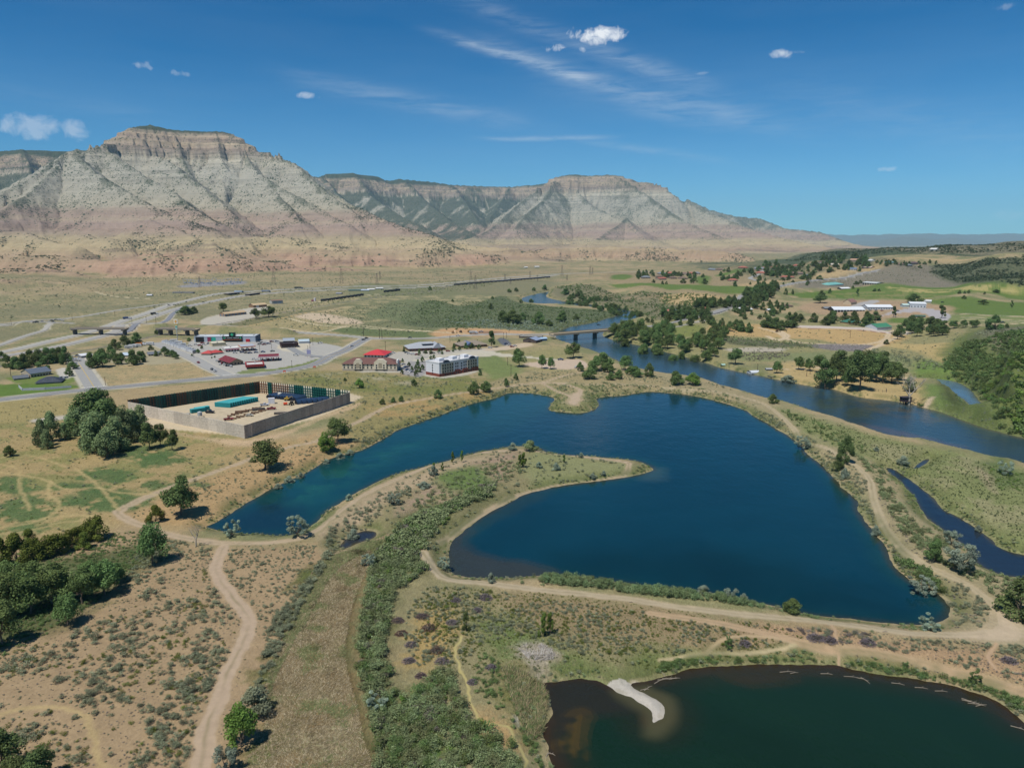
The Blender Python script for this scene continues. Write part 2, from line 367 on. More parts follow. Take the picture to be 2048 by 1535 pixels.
# ------------------------------------------------------------------ colours of the ground (albedo, from display colours)
KALB = 0.76
def C(c): return lin(c) * KALB
col = np.empty((NV, 3)); msk = np.zeros((NV, 3))         # msk: R fine brush, G big brush (pinyon), B grass fibre
tan, olive, sand = C((170,152,116)), C((132,132,92)), C((158,140,113))
w = sstep(-0.3, 0.35, N40 + 0.3 * N12)[:, None]
col[:] = tan * (1 - w) + olive * w
msk[:, 0] = 0.35 * sstep(-0.2, 0.4, N40); msk[:, 2] = .5
def mixc(m, c, a=None):
    col[m] = col[m] + 0
def paint(pts, c, feather=5, warp=5, s=1.0, patch=None, veg=None, big=None, fib=None, line=None, raw=None, noise=None):
    """lay a ground cover over an outline (photo pixels put onto the land)"""
    p = raw if raw is not None else (lpoly(pts, 4, False) if line is not None else lpoly(pts))
    mar = 2.2 * warp + feather + 3 + (line or 0)
    x0, y0 = p.min(0) - mar; x1, y1 = p.max(0) + mar
    J = np.nonzero((GX > x0) & (GX < x1) & (GY > y0) & (GY < y1))[0]
    if len(J) == 0: return
    X = GX[J] + warp * (N12[J] + 0.6 * N3[J]); Y = GY[J] + warp * (NB[J] + 0.6 * N3[J])
    if line is not None:
        d = line_dist(X, Y, p, line / 2 + feather + 1)
        m = 1 - sstep(line / 2 - feather, line / 2 + feather, d)
        m = np.where(d >= line / 2 + feather + .9, 0, m)
    else:
        m = 1 - sstep(-feather, feather, poly_sdf(X, Y, p, feather + 2))
    if patch is not None:
        th, sc = patch
        nn = {12: N12, 40: NB, 150: N150}[sc][J] + 0.35 * N3[J]
        m = m * sstep(th - .14, th + .14, nn)
    k = m > 0.003; idx = J[k]; mi = (m[k] * s)[:, None]
    col[idx] = col[idx] * (1 - mi) + C(c) * mi
    for ch, v in ((0, veg), (1, big), (2, fib)):
        if v is not None: msk[idx, ch] = msk[idx, ch] * (1 - mi[:, 0]) + v * mi[:, 0]
def ell(cx, cy, rx, ry, n=12): return [(cx + rx * math.cos(t * 2 * math.pi / n), cy + ry * math.sin(t * 2 * math.pi / n)) for t in range(n)]

# -- large covers
paint([(-300,1100),(260,1060),(440,1090),(700,1100),(740,1300),(760,1640),(-400,1640)], (166,143,110), 8, 8, veg=.12, fib=.2)
paint([(-300,800),(230,815),(420,860),(500,880),(640,880),(520,920),(400,960),(300,1000),(240,1050),(-300,1090)], (166,146,102), 8, 8, veg=.12, fib=.6)
paint([(-300,800),(230,815),(420,860),(500,880),(400,960),(240,1050),(-300,1090)], (132,132,82), 8, 8, 0.8, patch=(.05,40), fib=.7)
paint([(240,1040),(300,1000),(430,950),(560,905),(640,885),(720,850),(800,815),(800,850),(700,895),(600,940),(480,1000),(400,1055)], (176,148,106), 6, 6, veg=.15, fib=.3)
paint([(480,905),(640,860),(760,815),(840,800),(830,830),(700,880),(560,935),(470,960)], (186,152,108), 6, 6, .6, patch=(0,40))
paint([(185,738),(380,722),(430,752),(330,765),(215,772)], (174,154,114), 3, 2, veg=.12, fib=.8)
paint([(185,738),(380,722),(430,752),(330,765),(215,772)], (150,142,104), 3, 6, .6, patch=(.05,12), veg=.2, fib=.8)
paint([(200,786),(420,765),(540,765),(400,790),(260,815),(215,812)], (150,140,100), 3, 6, .6, patch=(.1,40), veg=.2, fib=.8)
paint([(200,786),(420,765),(540,765),(400,790),(260,815),(215,812)], (170,150,112), 3, 3, veg=.08, fib=.5)
paint([(-200,805),(140,795),(200,812),(160,835),(-200,850)], (160,146,98), 4, 4, veg=.08)
paint([(540,750),(690,740),(860,760),(1000,755),(1060,770),(980,800),(860,840),(780,860),(700,880),(690,840),(705,790),(640,780)], (146,136,90), 6, 6, veg=.3, fib=.7)
paint([(560,752),(700,746),(840,752),(1000,748),(1010,770),(900,790),(720,782)], (112,120,66), 6, 6, .7, patch=(-.1,40), veg=.2)
paint([(740,810),(900,790),(1000,770),(1040,768),(930,800),(800,835)], (172,144,96), 5, 5, .8, patch=(-.2,40))
paint([(960,716),(1110,700),(1130,715),(1050,725),(1040,745),(990,760),(960,740)], (118,132,78), 5, 4, .9, veg=.15, fib=.6)
paint([(640,748),(700,744),(760,752),(860,770),(700,762)], (186,172,148), 4, 4, .6, patch=(0,40))
# dry plain beyond the town
paint([(-300,560),(700,540),(1100,532),(1150,560),(1040,590),(700,600),(560,640),(300,640),(-300,700)], (160,148,112), 25, 15, .8, veg=.6, fib=.5)
paint([(-300,560),(700,540),(1100,532),(1150,560),(1040,590),(700,600),(560,640),(300,640),(-300,700)], (128,128,92), 25, 25, .7, patch=(.06,40), veg=.8)
paint([(-300,560),(700,540),(1100,532),(1150,560),(1040,590),(700,600),(560,640),(300,640),(-300,700)], (134,130,98), 25, 25, .7, patch=(.08,150), veg=.8)
paint([(-300,545),(700,530),(1200,525),(1500,530),(1350,548),(900,565),(300,585),(-300,600)], (188,164,128), 25, 25, .55, patch=(0,150), veg=.3)
paint([(720,565),(960,585),(1040,600),(900,640),(860,662),(700,650),(690,620)], (124,126,90), 18, 12, .85, veg=.6, fib=.5)
paint([(560,600),(1000,590),(900,625),(640,650),(540,640)], (190,172,130), 10, 10, .6, patch=(.05,40), veg=.3)
paint([(640,650),(700,652),(880,660),(930,668),(880,674),(740,672),(650,660)], (104,116,74), 6, 5, .95, veg=.3, fib=.4)
paint([(860,600),(930,612),(1000,592),(1050,607),(1230,622),(1225,635),(1150,648),(1110,662),(980,655),(860,655),(800,640)], (96,106,74), 8, 6, .95, veg=.7, fib=.5)
paint([(730,628),(800,600),(870,602),(900,620),(860,640),(780,640)], (112,122,84), 8, 6, .8, veg=.6)
paint([(900,566),(1050,560),(1110,565),(1090,580),(1000,590),(920,584)], (134,130,98), 12, 10, .8, veg=.6)
paint([(580,628),(640,626),(716,640),(714,648),(640,645),(600,636)], (202,182,154), 4, 3, .95, veg=.02)
paint([(580,637),(620,640),(650,652),(700,652),(640,660),(500,655),(440,652),(520,642)], (168,154,112), 5, 5, .9, veg=.5)
paint([(860,665),(900,656),(960,657),(1060,662),(1050,668),(960,672),(880,674)], (196,158,116), 4, 4, .95, veg=.02)
paint([(940,664),(985,662),(1010,665),(960,670)], (140,112,92), 3, 3, .8)
paint([(365,570),(480,562),(486,568),(420,572),(368,575)], (150,148,150), 6, 4, .9, veg=.1)
# right bank and beyond
paint([(1230,640),(1290,632),(1400,620),(1500,640),(1620,640),(1900,660),(1980,690),(1900,720),(1700,700),(1450,730),(1300,690),(1215,670)], (150,144,100), 8, 6, .9, veg=.4, fib=.5)
paint([(1310,650),(1400,650),(1398,672),(1330,672),(1300,662)], (126,132,74), 5, 3, .95, veg=.1)
paint([(1425,650),(1530,648),(1640,656),(1810,668),(1780,690),(1700,692),(1640,680),(1550,675),(1480,672),(1425,668)], (190,160,110), 6, 4, .95, veg=.05, fib=.4)
paint([(1790,686),(1930,684),(1915,722),(1870,722),(1830,700),(1780,694)], (186,164,112), 5, 4, .95, veg=.04, fib=.4)
paint([(1450,674),(1640,690),(1630,697),(1600,692),(1500,692),(1450,684)], (100,100,76), 5, 5, .95, veg=.8)
paint([(1632,688),(1745,690),(1740,702),(1690,702),(1635,696)], (140,134,132), 4, 3, .95, veg=.3)
paint([(1450,697),(1560,695),(1565,702),(1480,704)], (186,176,158), 4, 4, .9, veg=.1)
paint([(1480,704),(1720,704),(1760,700),(1840,730),(1700,740),(1620,720),(1480,720)], (128,136,92), 8, 6, .8, veg=.3, fib=.6)
paint([(1540,742),(1590,722),(1660,740),(1780,745),(1830,765),(1860,800),(1820,806),(1700,785),(1600,765)], (182,160,112), 6, 5, .95, veg=.05, fib=.5)
paint([(1840,718),(1900,735),(1990,755),(1930,765),(1830,752)], (108,132,66), 6, 4, .95, veg=.15, fib=.9)
paint([(1850,770),(1885,772),(1905,790),(1940,815),(1990,850),(1930,835),(1880,815),(1850,790)], (104,126,66), 5, 4, .9, veg=.2, fib=.9)
paint([(1880,760),(1900,775),(1925,800),(1935,812),(1900,806),(1885,785)], (64,72,42), 4, 3, .9, fib=.8)
paint([(1880,700),(1960,655),(2150,650),(2200,880),(2050,870),(1990,820),(1940,770),(1900,730)], (104,116,62), 8, 6, .95, veg=.8, fib=.7)
paint([(1960,660),(2150,652),(2150,700),(1990,700)], (118,114,92), 8, 6, .9, veg=.6)
paint([(1880,745),(1930,765),(1975,800),(2010,835),(2090,880),(2090,900),(1990,860),(1940,838),(1915,800)], (92,108,58), 5, 5, .9, veg=.6, fib=.8)
# bluff between river and golf terrace
paint([(1110,575),(1160,568),(1300,585),(1480,605),(1480,620),(1330,640),(1288,630),(1260,616),(1180,604),(1110,594)], (126,120,92), 10, 8, .95, veg=.75, fib=.3)
paint([(1330,590),(1420,588),(1450,598),(1400,612),(1330,606)], (192,166,120), 8, 6, .9, veg=.15)
paint([(1200,585),(1320,590),(1330,605),(1240,600)], (160,140,108), 6, 8, .7, patch=(0,40), veg=.5)
# terraces, golf greens
GREEN = (98,120,56)
paint([(1220,545),(1500,528),(1700,520),(1780,515),(1800,540),(1600,560),(1500,585),(1400,588),(1250,575)], (160,142,108), 12, 8, .9, veg=.5)
for g in ([(1220,568),(1290,566),(1420,570),(1515,574),(1500,583),(1420,582),(1330,577),(1240,576)], [(1395,552),(1420,552),(1416,568),(1392,566)],
          [(1430,550),(1470,538),(1500,534),(1495,542),(1460,548),(1440,553)], [(1225,550),(1262,550),(1262,556),(1225,558)],
          [(1570,585),(1640,583),(1700,576),(1780,566),(1900,574),(2200,568),(2200,582),(1990,590),(1900,590),(1780,598),(1640,594),(1575,590)],
          [(1860,598),(2000,602),(2200,606),(2200,628),(2050,634),(1930,628),(1880,612)], [(2000,590),(2200,588),(2200,600),(2040,600)],
          [(1780,635),(1850,635),(1845,645),(1782,645)], [(1610,586),(1680,584),(1700,595),(1600,596)]):
    paint(g, GREEN, 6, 5, .95, veg=.05, fib=.5)
paint([(1780,572),(1900,578),(2040,580),(2040,587),(1900,584),(1790,580)], (186,170,112), 5, 6, .8, patch=(-.1,40), veg=.1)
paint([(1640,588),(1790,582),(1900,592),(1890,598),(1760,600)], (150,140,96), 5, 5, .55, patch=(0,40))
paint([(1880,632),(2200,640),(2200,650),(2020,648),(1900,645)], (120,132,80), 4, 3, .9)
for k in range(3):
    paint([(1925,629+5*k),(2200,640+7*k)], (190,172,136), 1.5, 1, .9, line=7)
paint([(1590,575),(1620,562),(1760,540),(1880,532),(1900,560),(2200,566),(2200,572),(1780,566),(1700,574)], (132,124,108), 10, 8, .95, veg=.45)
paint([(1860,545),(1900,528),(2000,512),(2250,505),(2250,566),(1990,564),(1940,566)], (96,100,74), 10, 8, .95, veg=.5, big=.75)
paint([(1560,522),(1700,512),(1900,508),(2250,498),(2250,480),(1900,486),(1700,496)], (130,122,98), 20, 15, .9, veg=.5, big=.6)
paint([(1740,525),(1900,518),(2250,502),(2250,507),(1900,523),(1760,535),(1600,560),(1500,572),(1480,568),(1600,552)], (186,162,120), 6, 6, .9, veg=.15, big=.05)
paint([(1540,520),(1640,505),(1680,500),(1800,502),(2250,490),(2250,497),(1900,506),(1700,518),(1600,530)], (80,90,62), 10, 10, .9, big=.9, veg=.8)
paint([(1480,540),(1560,520),(1650,520),(1640,545),(1560,560)], (96,104,70), 10, 10, .6, patch=(-.1,40), big=.4, veg=.6)
paint([(1350,500),(1700,515),(1640,522),(1560,530),(1480,535),(1300,500)], (90,98,72), 60, 60, .75, patch=(-.15,150), big=.7)
# land round the lake and river peninsula
paint([(1180,740),(1300,745),(1440,770),(1560,810),(1700,850),(1760,940),(1860,1040),(2000,1150),(2200,1230),(2200,1300),(1900,1260),(1840,1140),(1700,960),(1540,830),(1400,780),(1200,780)], (158,146,112), 5, 5, .95, veg=.3, fib=.4)
paint([(1560,815),(1680,848),(1800,880),(1950,912),(2250,990),(2250,1120),(2000,1100),(1900,1040),(1850,985),(1780,930),(1680,900),(1600,860)], (126,132,84), 6, 6, .95, veg=.2, fib=.9)
paint([(1700,875),(1950,915),(2250,1000),(2200,1080),(1990,1050),(1880,1010),(1800,940)], (156,148,112), 6, 8, .6, patch=(0,40), fib=.9)
paint([(1800,930),(1850,985),(1900,1035),(1950,1060),(1900,1050),(1840,1000),(1790,950)], (84,112,48), 3, 3, .9, fib=.8)
paint([(1960,925),(2000,915),(2060,950),(2060,970),(1990,975),(1965,950)], (92,110,62), 5, 5, .8, fib=.9)
paint([(1955,935),(1975,950),(1995,980),(1990,985),(1965,955)], (176,156,130), 2, 2, .7)
paint([(940,775),(1100,740),(1300,750),(1320,782),(1200,790),(1190,825),(1100,825),(1100,795),(1020,785)], (160,146,108), 4, 4, .95, veg=.3)
paint([(1090,770),(1200,770),(1200,820),(1150,826),(1100,815)], (120,124,80), 3, 5, .75, patch=(-.15,12), veg=.3, fib=.8)
paint([(1040,735),(1000,705),(1110,690),(1160,705),(1190,735),(1100,742)], (158,148,104), 4, 4, .8, veg=.3)
# the spit inside the lake
paint([(640,1070),(760,965),(960,895),(1110,895),(1300,930),(1250,950),(1100,970),(960,1030),(890,1110),(900,1160),(780,1160),(700,1120)], (140,132,96), 4, 4, .95, veg=.3, fib=.4)
paint([(650,1055),(760,975),(900,925),(1000,905),(950,925),(850,965),(770,1010),(700,1060),(640,1080)], (178,158,128), 4, 4, .9, veg=.15)
paint([(820,1000),(900,945),(1000,910),(1040,905),(1000,960),(920,990),(850,1020),(800,1030)], (166,142,122), 4, 5, .8, patch=(-.15,12), fib=.7)
paint([(880,950),(960,930),(980,970),(910,985),(880,970)], (96,120,62), 4, 4, .9, fib=.7)
paint([(700,1110),(770,1050),(850,1010),(880,1010),(820,1060),(740,1120),(700,1160),(640,1200),(620,1150)], (92,98,60), 4, 5, .95, veg=.1, fib=1)
paint([(1060,905),(1240,925),(1280,935),(1180,955),(1060,965)], (136,140,96), 4, 4, .8, veg=.3, fib=.5)
# marsh of flattened reeds
MARSH = [(742,1098),(746,1128),(722,1179),(703,1245),(699,1323),(714,1382),(734,1460),(752,1535),(770,1640),(440,1640),(470,1535),(508,1480),(527,1421),(527,1343),(578,1238),(605,1167),(640,1120),(690,1095)]
paint(MARSH, (132,112,78), 3, 4, 1, veg=.0, fib=1)
paint([(605,1167),(640,1120),(740,1080),(735,1105),(690,1130),(650,1180),(620,1240),(600,1300),(578,1260)], (82,92,52), 4, 5, .95, fib=1)
paint(MARSH, (98,104,58), 4, 6, .85, patch=(.14,12), fib=1)
paint([(480,1500),(540,1400),(600,1330),(640,1380),(640,1470),(600,1640),(470,1640)], (96,100,60), 6, 6, .6, patch=(-.05,12), fib=1)
paint([(600,1350),(680,1330),(720,1400),(730,1500),(650,1535),(590,1450)], (190,176,140), 4, 6, .5, patch=(.1,12), fib=1)
paint([(742,1101),(735,1136),(707,1160),(715,1185),(700,1230),(698,1270),(697,1330),(703,1375),(716,1400),(720,1440),(735,1480),(748,1535),(755,1600)], (72,66,42), .35, 1.0, .8, line=.9)
paint([(735,1110),(712,1180),(700,1250),(700,1320),(705,1370),(722,1430),(740,1500),(752,1560)], (120,104,70), .8, 1.5, .7, line=2.6)
# dark damp meadow at the left
paint([(-300,1120),(60,1120),(220,1100),(300,1085),(350,1100),(260,1150),(200,1200),(120,1262),(0,1300),(-300,1330)], (84,92,56), 5, 6, .92, veg=.3, fib=.9)
paint([(-100,1150),(60,1130),(160,1140),(140,1170),(0,1200)], (118,128,86), 5, 6, .8, fib=.9)
for e in ((217,948,62,17),(30,972,52,18),(50,1018,62,28),(222,1002,76,24),(140,972,36,9),(188,977,28,10),(352,949,21,6),(312,973,28,10),(402,968,22,6),(60,1057,38,11),(324,920,50,13),(140,1005,26,11),(290,905,60,14)):
    paint(ell(*e), (82,106,62), 2.6, 7, .88, patch=(-.32,12), veg=.1, fib=1)
# centre field
paint([(742,1130),(775,1075),(830,1030),(880,1010),(985,965),(990,990),(930,1015),(890,1050),(860,1085),(862,1140),(830,1160),(795,1190),(790,1250),(772,1290),(785,1340),(830,1380),(905,1340),(945,1440),(990,1475),(1050,1560),(1060,1640),(770,1640),(745,1470),(712,1330),(716,1250)], (92,96,58), 3, 4, .92, veg=0, fib=.9)
paint([(790,1160),(900,1165),(1100,1190),(1300,1212),(1600,1245),(1900,1275),(2150,1290),(2150,1440),(2000,1390),(1900,1360),(1700,1325),(1400,1322),(1280,1350),(1150,1350),(1080,1370),(1100,1535),(1110,1640),(900,1640),(800,1400)], (142,134,98), 4, 5, 1, veg=.2, fib=.5)
paint([(1000,1185),(1300,1215),(1500,1245),(1560,1290),(1400,1300),(1200,1280),(1050,1240)], (150,130,98), 4, 5, .8, veg=.25)
paint([(1480,1250),(1700,1262),(1900,1285),(2060,1320),(2100,1400),(1960,1350),(1800,1320),(1640,1295),(1500,1275)], (176,146,112), 4, 5, .9, veg=.12)
paint([(850,1220),(920,1230),(910,1290),(850,1350),(800,1300)], (176,150,96), 4, 5, .8, patch=(-.2,12))
paint([(930,1410),(1000,1430),(1040,1480),(1030,1500),(960,1450)], (184,152,104), 3, 4, .9, patch=(-.2,12))
paint([(960,1240),(1040,1240),(1120,1290),(1200,1320),(1260,1360),(1150,1350),(1060,1330),(980,1300)], (102,120,66), 4, 5, .85, patch=(-.15,12), fib=.8)
paint([(1000,1330),(1080,1350),(1090,1400),(1060,1450),(1010,1400)], (108,108,60), 4, 4, .9, fib=1)
paint([(1270,1300),(1400,1300),(1600,1300),(1750,1320),(1850,1350),(1650,1330),(1450,1325),(1300,1350)], (106,116,66), 4, 5, .85, fib=.8)
paint([(1035,1290),(1070,1280),(1118,1305),(1110,1318),(1060,1322),(1040,1310)], (160,150,132), 2.5, 3, .9, fib=1)
paint([(1045,1350),(1065,1325),(1090,1325),(1060,1360)], (160,150,134), 2, 2, .7, fib=1)
paint([(1030,1428),(1060,1430),(1075,1442),(1050,1448),(1035,1440)], (184,178,166), 1.5, 2, .9)
paint([(820,1380),(850,1390),(870,1480),(870,1560),(840,1560),(835,1460)], (70,104,42), 2, 3, .95, fib=.7)
# -- tracks, yards and roads (each becomes an object of its own further down)
CLS = np.zeros(NV, np.int8)       # 1 dirt path, 2 road, 3 parking lot, 4 gravel bar, 5 railway bed
MINP = np.full(NV, 30.0)
def track(pts, width, c=(186,164,134), cls=1, feather=.5, s=.95, warp=1.2, rut=True):
    p = lpoly(pts, 4, False)
    paint(None, c, feather, warp, s, line=width, raw=p, veg=0, big=0, fib=0)
    x0, y0 = p.min(0) - 14; x1, y1 = p.max(0) + 14
    J = np.nonzero((GX > x0) & (GX < x1) & (GY > y0) & (GY < y1))[0]
    d = line_dist(GX[J] + warp * N12[J], GY[J] + warp * NB[J], p, 12.0)
    MINP[J] = np.minimum(MINP[J], d - width / 2)
    if cls: CLS[J[d < width / 2]] = cls
    if cls == 1 and rut and width > 2.4:
        mid = (np.exp(-(d / .45) ** 2) * .6 * np.clip(.7 + 1.2 * N12[J], 0, 1.2))[:, None]; col[J] = col[J] * (1 - mid) + C((140,128,92)) * mid
        sh_ = (np.exp(-((d - width / 2) / .8) ** 2) * .25)[:, None]; col[J] = col[J] * (1 - sh_) + C((186,164,132)) * sh_
    return p
def yard(pts, c, cls=3, feather=1.5, warp=1.0, s=.97):
    p = lpoly(pts, 2)
    paint(None, c, feather, warp, s, raw=p, veg=0, big=0, fib=0)
    sd = poly_sdf(GX, GY, p, 20); np.minimum(MINP, sd, out=MINP)
    if cls: CLS[sd < 0] = cls
TRAIL = (186,164,134)
track([(395,1640),(402,1535),(422,1441),(449,1362),(480,1300),(496,1237),(469,1195),(434,1152),(430,1128),(449,1093)], 3.9, (186,163,136))
track([(449,1086),(430,1085),(352,1073),(297,1054),(260,1042),(242,1030),(238,1022),(266,1006),(312,987),(352,971),(391,957),(449,936),(508,916),(586,891),(633,881),(703,850),(762,819),(800,806),(867,795),(925,785),(975,778),(1012,773),(1050,767),(1087,764)], 3.6)
track([(449,1086),(508,1086),(586,1080),(625,1066),(664,1033),(723,990),(800,955),(854,932),(920,912),(971,903),(1069,901),(1166,912),(1245,922),(1260,930),(1241,944),(1178,953),(1108,963),(1041,979),(983,1006),(932,1037),(881,1077)], 2.8)
track([(850,1104),(858,1122),(870,1139),(897,1157),(991,1166),(1147,1186),(1264,1200),(1300,1207),(1446,1223),(1592,1238),(1738,1252),(1848,1263),(1939,1268),(1994,1263),(2060,1270)], 3.2, (184,168,138))
track([(2040,1255),(2012,1233),(1976,1200),(1921,1160),(1848,1127),(1804,1090),(1764,1036),(1749,999),(1742,963),(1720,937),(1687,915),(1647,893),(1610,879),(1585,853),(1556,827),(1526,806),(1483,793),(1431,782),(1312,772),(1262,769),(1175,767),(1087,765)], 2.9, (184,168,134))
yard([(1990,1215),(2020,1235),(2050,1265),(2040,1285),(1960,1280),(1920,1272),(1960,1262),(1985,1245)], (196,176,146), cls=1, feather=2)
track([(1087,765),(1125,752),(1165,743)], 3.0)
track([(1087,767),(1112,780),(1137,790),(1150,800)], 3); track([(1100,765),(1137,770),(1160,780),(1150,800)], 3.5)
yard([(1142,788),(1160,783),(1162,800),(1150,810),(1132,804),(1140,796)], (190,168,140), cls=1, feather=2, warp=3)
track([(1300,1228),(1410,1241),(1483,1256),(1537,1270),(1629,1289),(1738,1300),(1848,1318),(1939,1340),(1994,1358),(2080,1395)], 2.6, (190,160,124), feather=.7)
track([(1318,1312),(1410,1296),(1519,1294),(1592,1287)], 1.0, (196,178,138)); track([(1410,1296),(1446,1278),(1490,1272),(1552,1276)], 1.0, (190,166,128))
track([(921,1272),(910,1298),(921,1338),(939,1386),(961,1440),(1016,1452),(1038,1488),(1053,1535),(1060,1600)], .7, (186,172,112), feather=.3)
track([(1662,1250),(1675,1275),(1674,1320)], .8, (184,156,122), feather=.3); track([(1990,1285),(1975,1310),(1990,1335)], .9, (190,160,126), feather=.3)
for p in ([(-50,942),(80,955),(130,978),(190,975),(240,985),(312,990)], [(100,960),(98,990),(120,1010),(80,1040),(-60,1065)], [(170,1040),(120,1045),(60,1060),(-60,1075)],
          [(-60,925),(30,935),(40,975),(60,1020)], [(150,935),(190,965),(240,1020)], [(80,1038),(150,1030),(200,1033)], [(0,1430),(60,1415),(150,1420),(190,1470),(200,1530),(290,1560)], [(130,932),(60,910),(0,915)]):
    track(p, 1.6, (190,168,118), cls=0, feather=.8, s=.6)
for p, wd in (([(560,655),(640,664),(700,650),(760,655),(860,662)], 5), ([(580,637),(640,650),(720,655),(860,663),(930,667)], 5), ([(190,584),(225,592),(300,597)], 6), ([(500,608),(560,610),(620,606),(700,594),(760,588)], 7)):
    track(p, wd, (206,190,152), cls=1, feather=1.5)
track([(1150,740),(1200,742),(1290,765)], 1.5, (186,166,132), cls=0)
for p, wd in (([(1520,655),(1555,665),(1580,680),(1620,686),(1700,690),(1760,683),(1775,672),(1760,668)], 5), ([(1560,662),(1575,672),(1555,680),(1535,672)], 7), ([(1800,668),(1780,680),(1730,702)], 6),
              ([(1775,672),(1790,660),(1860,655),(1940,650),(2060,646)], 5), ([(1560,738),(1640,735),(1780,745),(1830,765)], 3.5)):
    track(p, wd, (212,190,154), cls=1, feather=1.5)
ASPH, CONC = (146,146,146), (186,180,166)
yard([(1047,726),(1112,720),(1157,718),(1175,727),(1173,734),(1160,737),(1112,738),(1065,733)], (200,178,154))
# town pavements
yard([(375,690),(392,676),(512,678),(560,680),(640,685),(700,700),(640,712),(655,718),(600,728),(545,738),(500,748),(465,750),(440,745),(392,714),(350,712),(312,690),(330,682)], (180,176,166))
yard([(225,702),(300,690),(330,690),(385,712),(390,722),(230,730)], (170,160,130), cls=0)
yard([(500,684),(560,678),(610,690),(640,698),(560,704),(512,700)], (176,172,164))
yard([(555,690),(600,683),(622,690),(600,702),(565,702)], (204,194,170), cls=0)
yard([(400,641),(440,628),(520,612),(545,618),(520,630),(470,645),(415,652)], (192,184,166))
yard([(690,743),(810,745),(850,752),(890,756),(960,742),(870,735),(860,720),(810,715),(800,735)], (186,180,166))
yard([(765,708),(810,702),(900,700),(990,695),(1020,690),(1012,698),(880,718),(790,722),(770,716)], (184,178,164))
yard([(800,742),(835,714),(880,718),(862,736),(846,752),(825,752)], (156,152,148))
yard([(995,678),(1008,676),(1020,684),(1022,690),(1005,690)], (96,98,104), cls=2)
yard([(960,700),(1010,692),(1050,685),(1066,690),(1010,700)], (200,180,152), cls=0)
yard([(820,720),(960,700),(1000,706),(1120,718),(1110,720),(990,712),(870,722)], (200,192,170), cls=0, feather=.8)
yard([(10,756),(110,752),(150,750),(150,764),(70,772)], (112,128,64), cls=0)
yard([(-120,770),(60,768),(145,770),(155,776),(40,790),(-120,794)], (96,122,52), cls=0)
yard([(112,738),(140,736),(150,752),(122,756)], (196,190,176))
yard([(145,722),(178,720),(185,712),(155,712)], (196,184,164))
# enclosure floor
YARD = [(262,836),(490,872),(703,800),(690,782),(520,772),(400,800)]
yard([(232,834),(256,822),(520,774),(700,786),(703,806),(490,872)], (206,188,156), feather=1)
paint([(232,838),(262,842),(492,880),(706,808),(714,812),(640,840),(500,892),(380,872),(250,852)], (196,170,136), 2, 2, .85, veg=.05)
yard([(66,838),(145,828),(150,834),(75,845)], (190,182,166), cls=0)
paint([(1600,610),(1720,600),(1900,612),(1880,630),(1760,636),(1640,630)], (178,150,120), 5, 4, .8, veg=.2)
yard([(1760,632),(1810,616),(1860,616),(1900,628),(1895,640),(1870,640),(1850,626),(1810,624)], (176,170,168), cls=3)
yard([(1660,652),(1760,660),(1815,664),(1812,669),(1560,656),(1570,652)], (206,192,178), cls=1)
track([(1600,655),(1700,660),(1800,665)], 4, (150,104,84), cls=0)
yard([(1700,612),(1740,600),(1760,602),(1730,612)], (176,172,166), cls=3)
for _k in range(7):
    a_, b_ = (300 + 40*_k + 10*math.sin(_k*5), 838 + 3*math.sin(_k*3)), (520 + 24*_k, 806 - 3*_k); paint([a_, ((a_[0]+b_[0])/2, (a_[1]+b_[1])/2 + 7*math.sin(_k*7)), b_], (176,158,128), 1.0, 1.5, .55, line=1.6)
for e_ in ((430,838,26,5),(560,818,30,4),(480,850,18,4)): paint(ell(*e_), (180,168,146), 3, 4, .7, patch=(-.1,12))
# roads: shoulder first, then asphalt
RW = []
for pts, wd, c, sh in ROADS:
    p = lpoly(pts, 4, False); paint(None, (196,190,172), 1.2, .6, .9, line=sh, raw=p, veg=0, big=0, fib=0)
for pts, wd, c, sh in ROADS:
    p = track(pts, wd, c, cls=0, feather=.6, warp=.2); RW.append((p, wd, c))
track([(-100,760),(0,732),(150,705),(217,692),(287,677),(332,667),(425,650),(512,635),(610,617),(685,605),(785,590),(872,580),(908,570),(1010,559),(1113,553)], 5, (122,116,108), cls=5, feather=1.5)
paint([(420,655),(520,636),(610,620),(700,606),(690,612),(600,630),(500,650)], (112,112,80), 4, 4, .7, veg=.5)
track([(480,655),(540,642),(600,628),(640,622)], 4, (196,168,118), cls=0)
# tyre-polished intersection: grass strips by the station
yard([(470,748),(500,738),(545,737),(560,735),(600,728),(640,716),(650,720),(600,733),(540,742)], (120,130,74), cls=0, feather=.6)
# shores: pale damp rim, then the bed
rim = np.exp(-((WSD - .8) / 1.1) ** 2) * (WSD < 6); rim = rim * (.22 + .35 * np.clip(NB, -.5, .8)) * (CLS != 2)
col[:] = col * (1 - rim[:, None]) + C((160,146,112)) * rim[:, None]
gr = sstep(9, 1.5, WSD) * sstep(.6, 2.0, WSD) * sstep(-.4, .1, N12) * .8
col[:] = col * (1 - gr[:, None]) + C((98,106,62)) * gr[:, None]
BAR = wpoly([(1222,1377),(1229,1368),(1260,1371),(1299,1390),(1320,1404),(1328,1422),(1322,1436),(1308,1445),(1301,1439),(1303,1430),(1294,1416),(1276,1404),(1248,1389)])
bs = poly_sdf(GX, GY, BAR, 8) + N3 * .3
CLS[(bs < .2) & (WSD > -.3)] = 4; msk[bs < 1] = 0
b_ = sstep(.8, -.2, bs)[:, None]; col[:] = col * (1 - b_) + C((192,185,172)) * b_
paint([(1947,1052),(1975,1070),(2010,1090),(2048,1106),(2048,1114),(1990,1096),(1950,1064)], (214,210,204), 1, 1.2, .9, patch=(-.3,12))
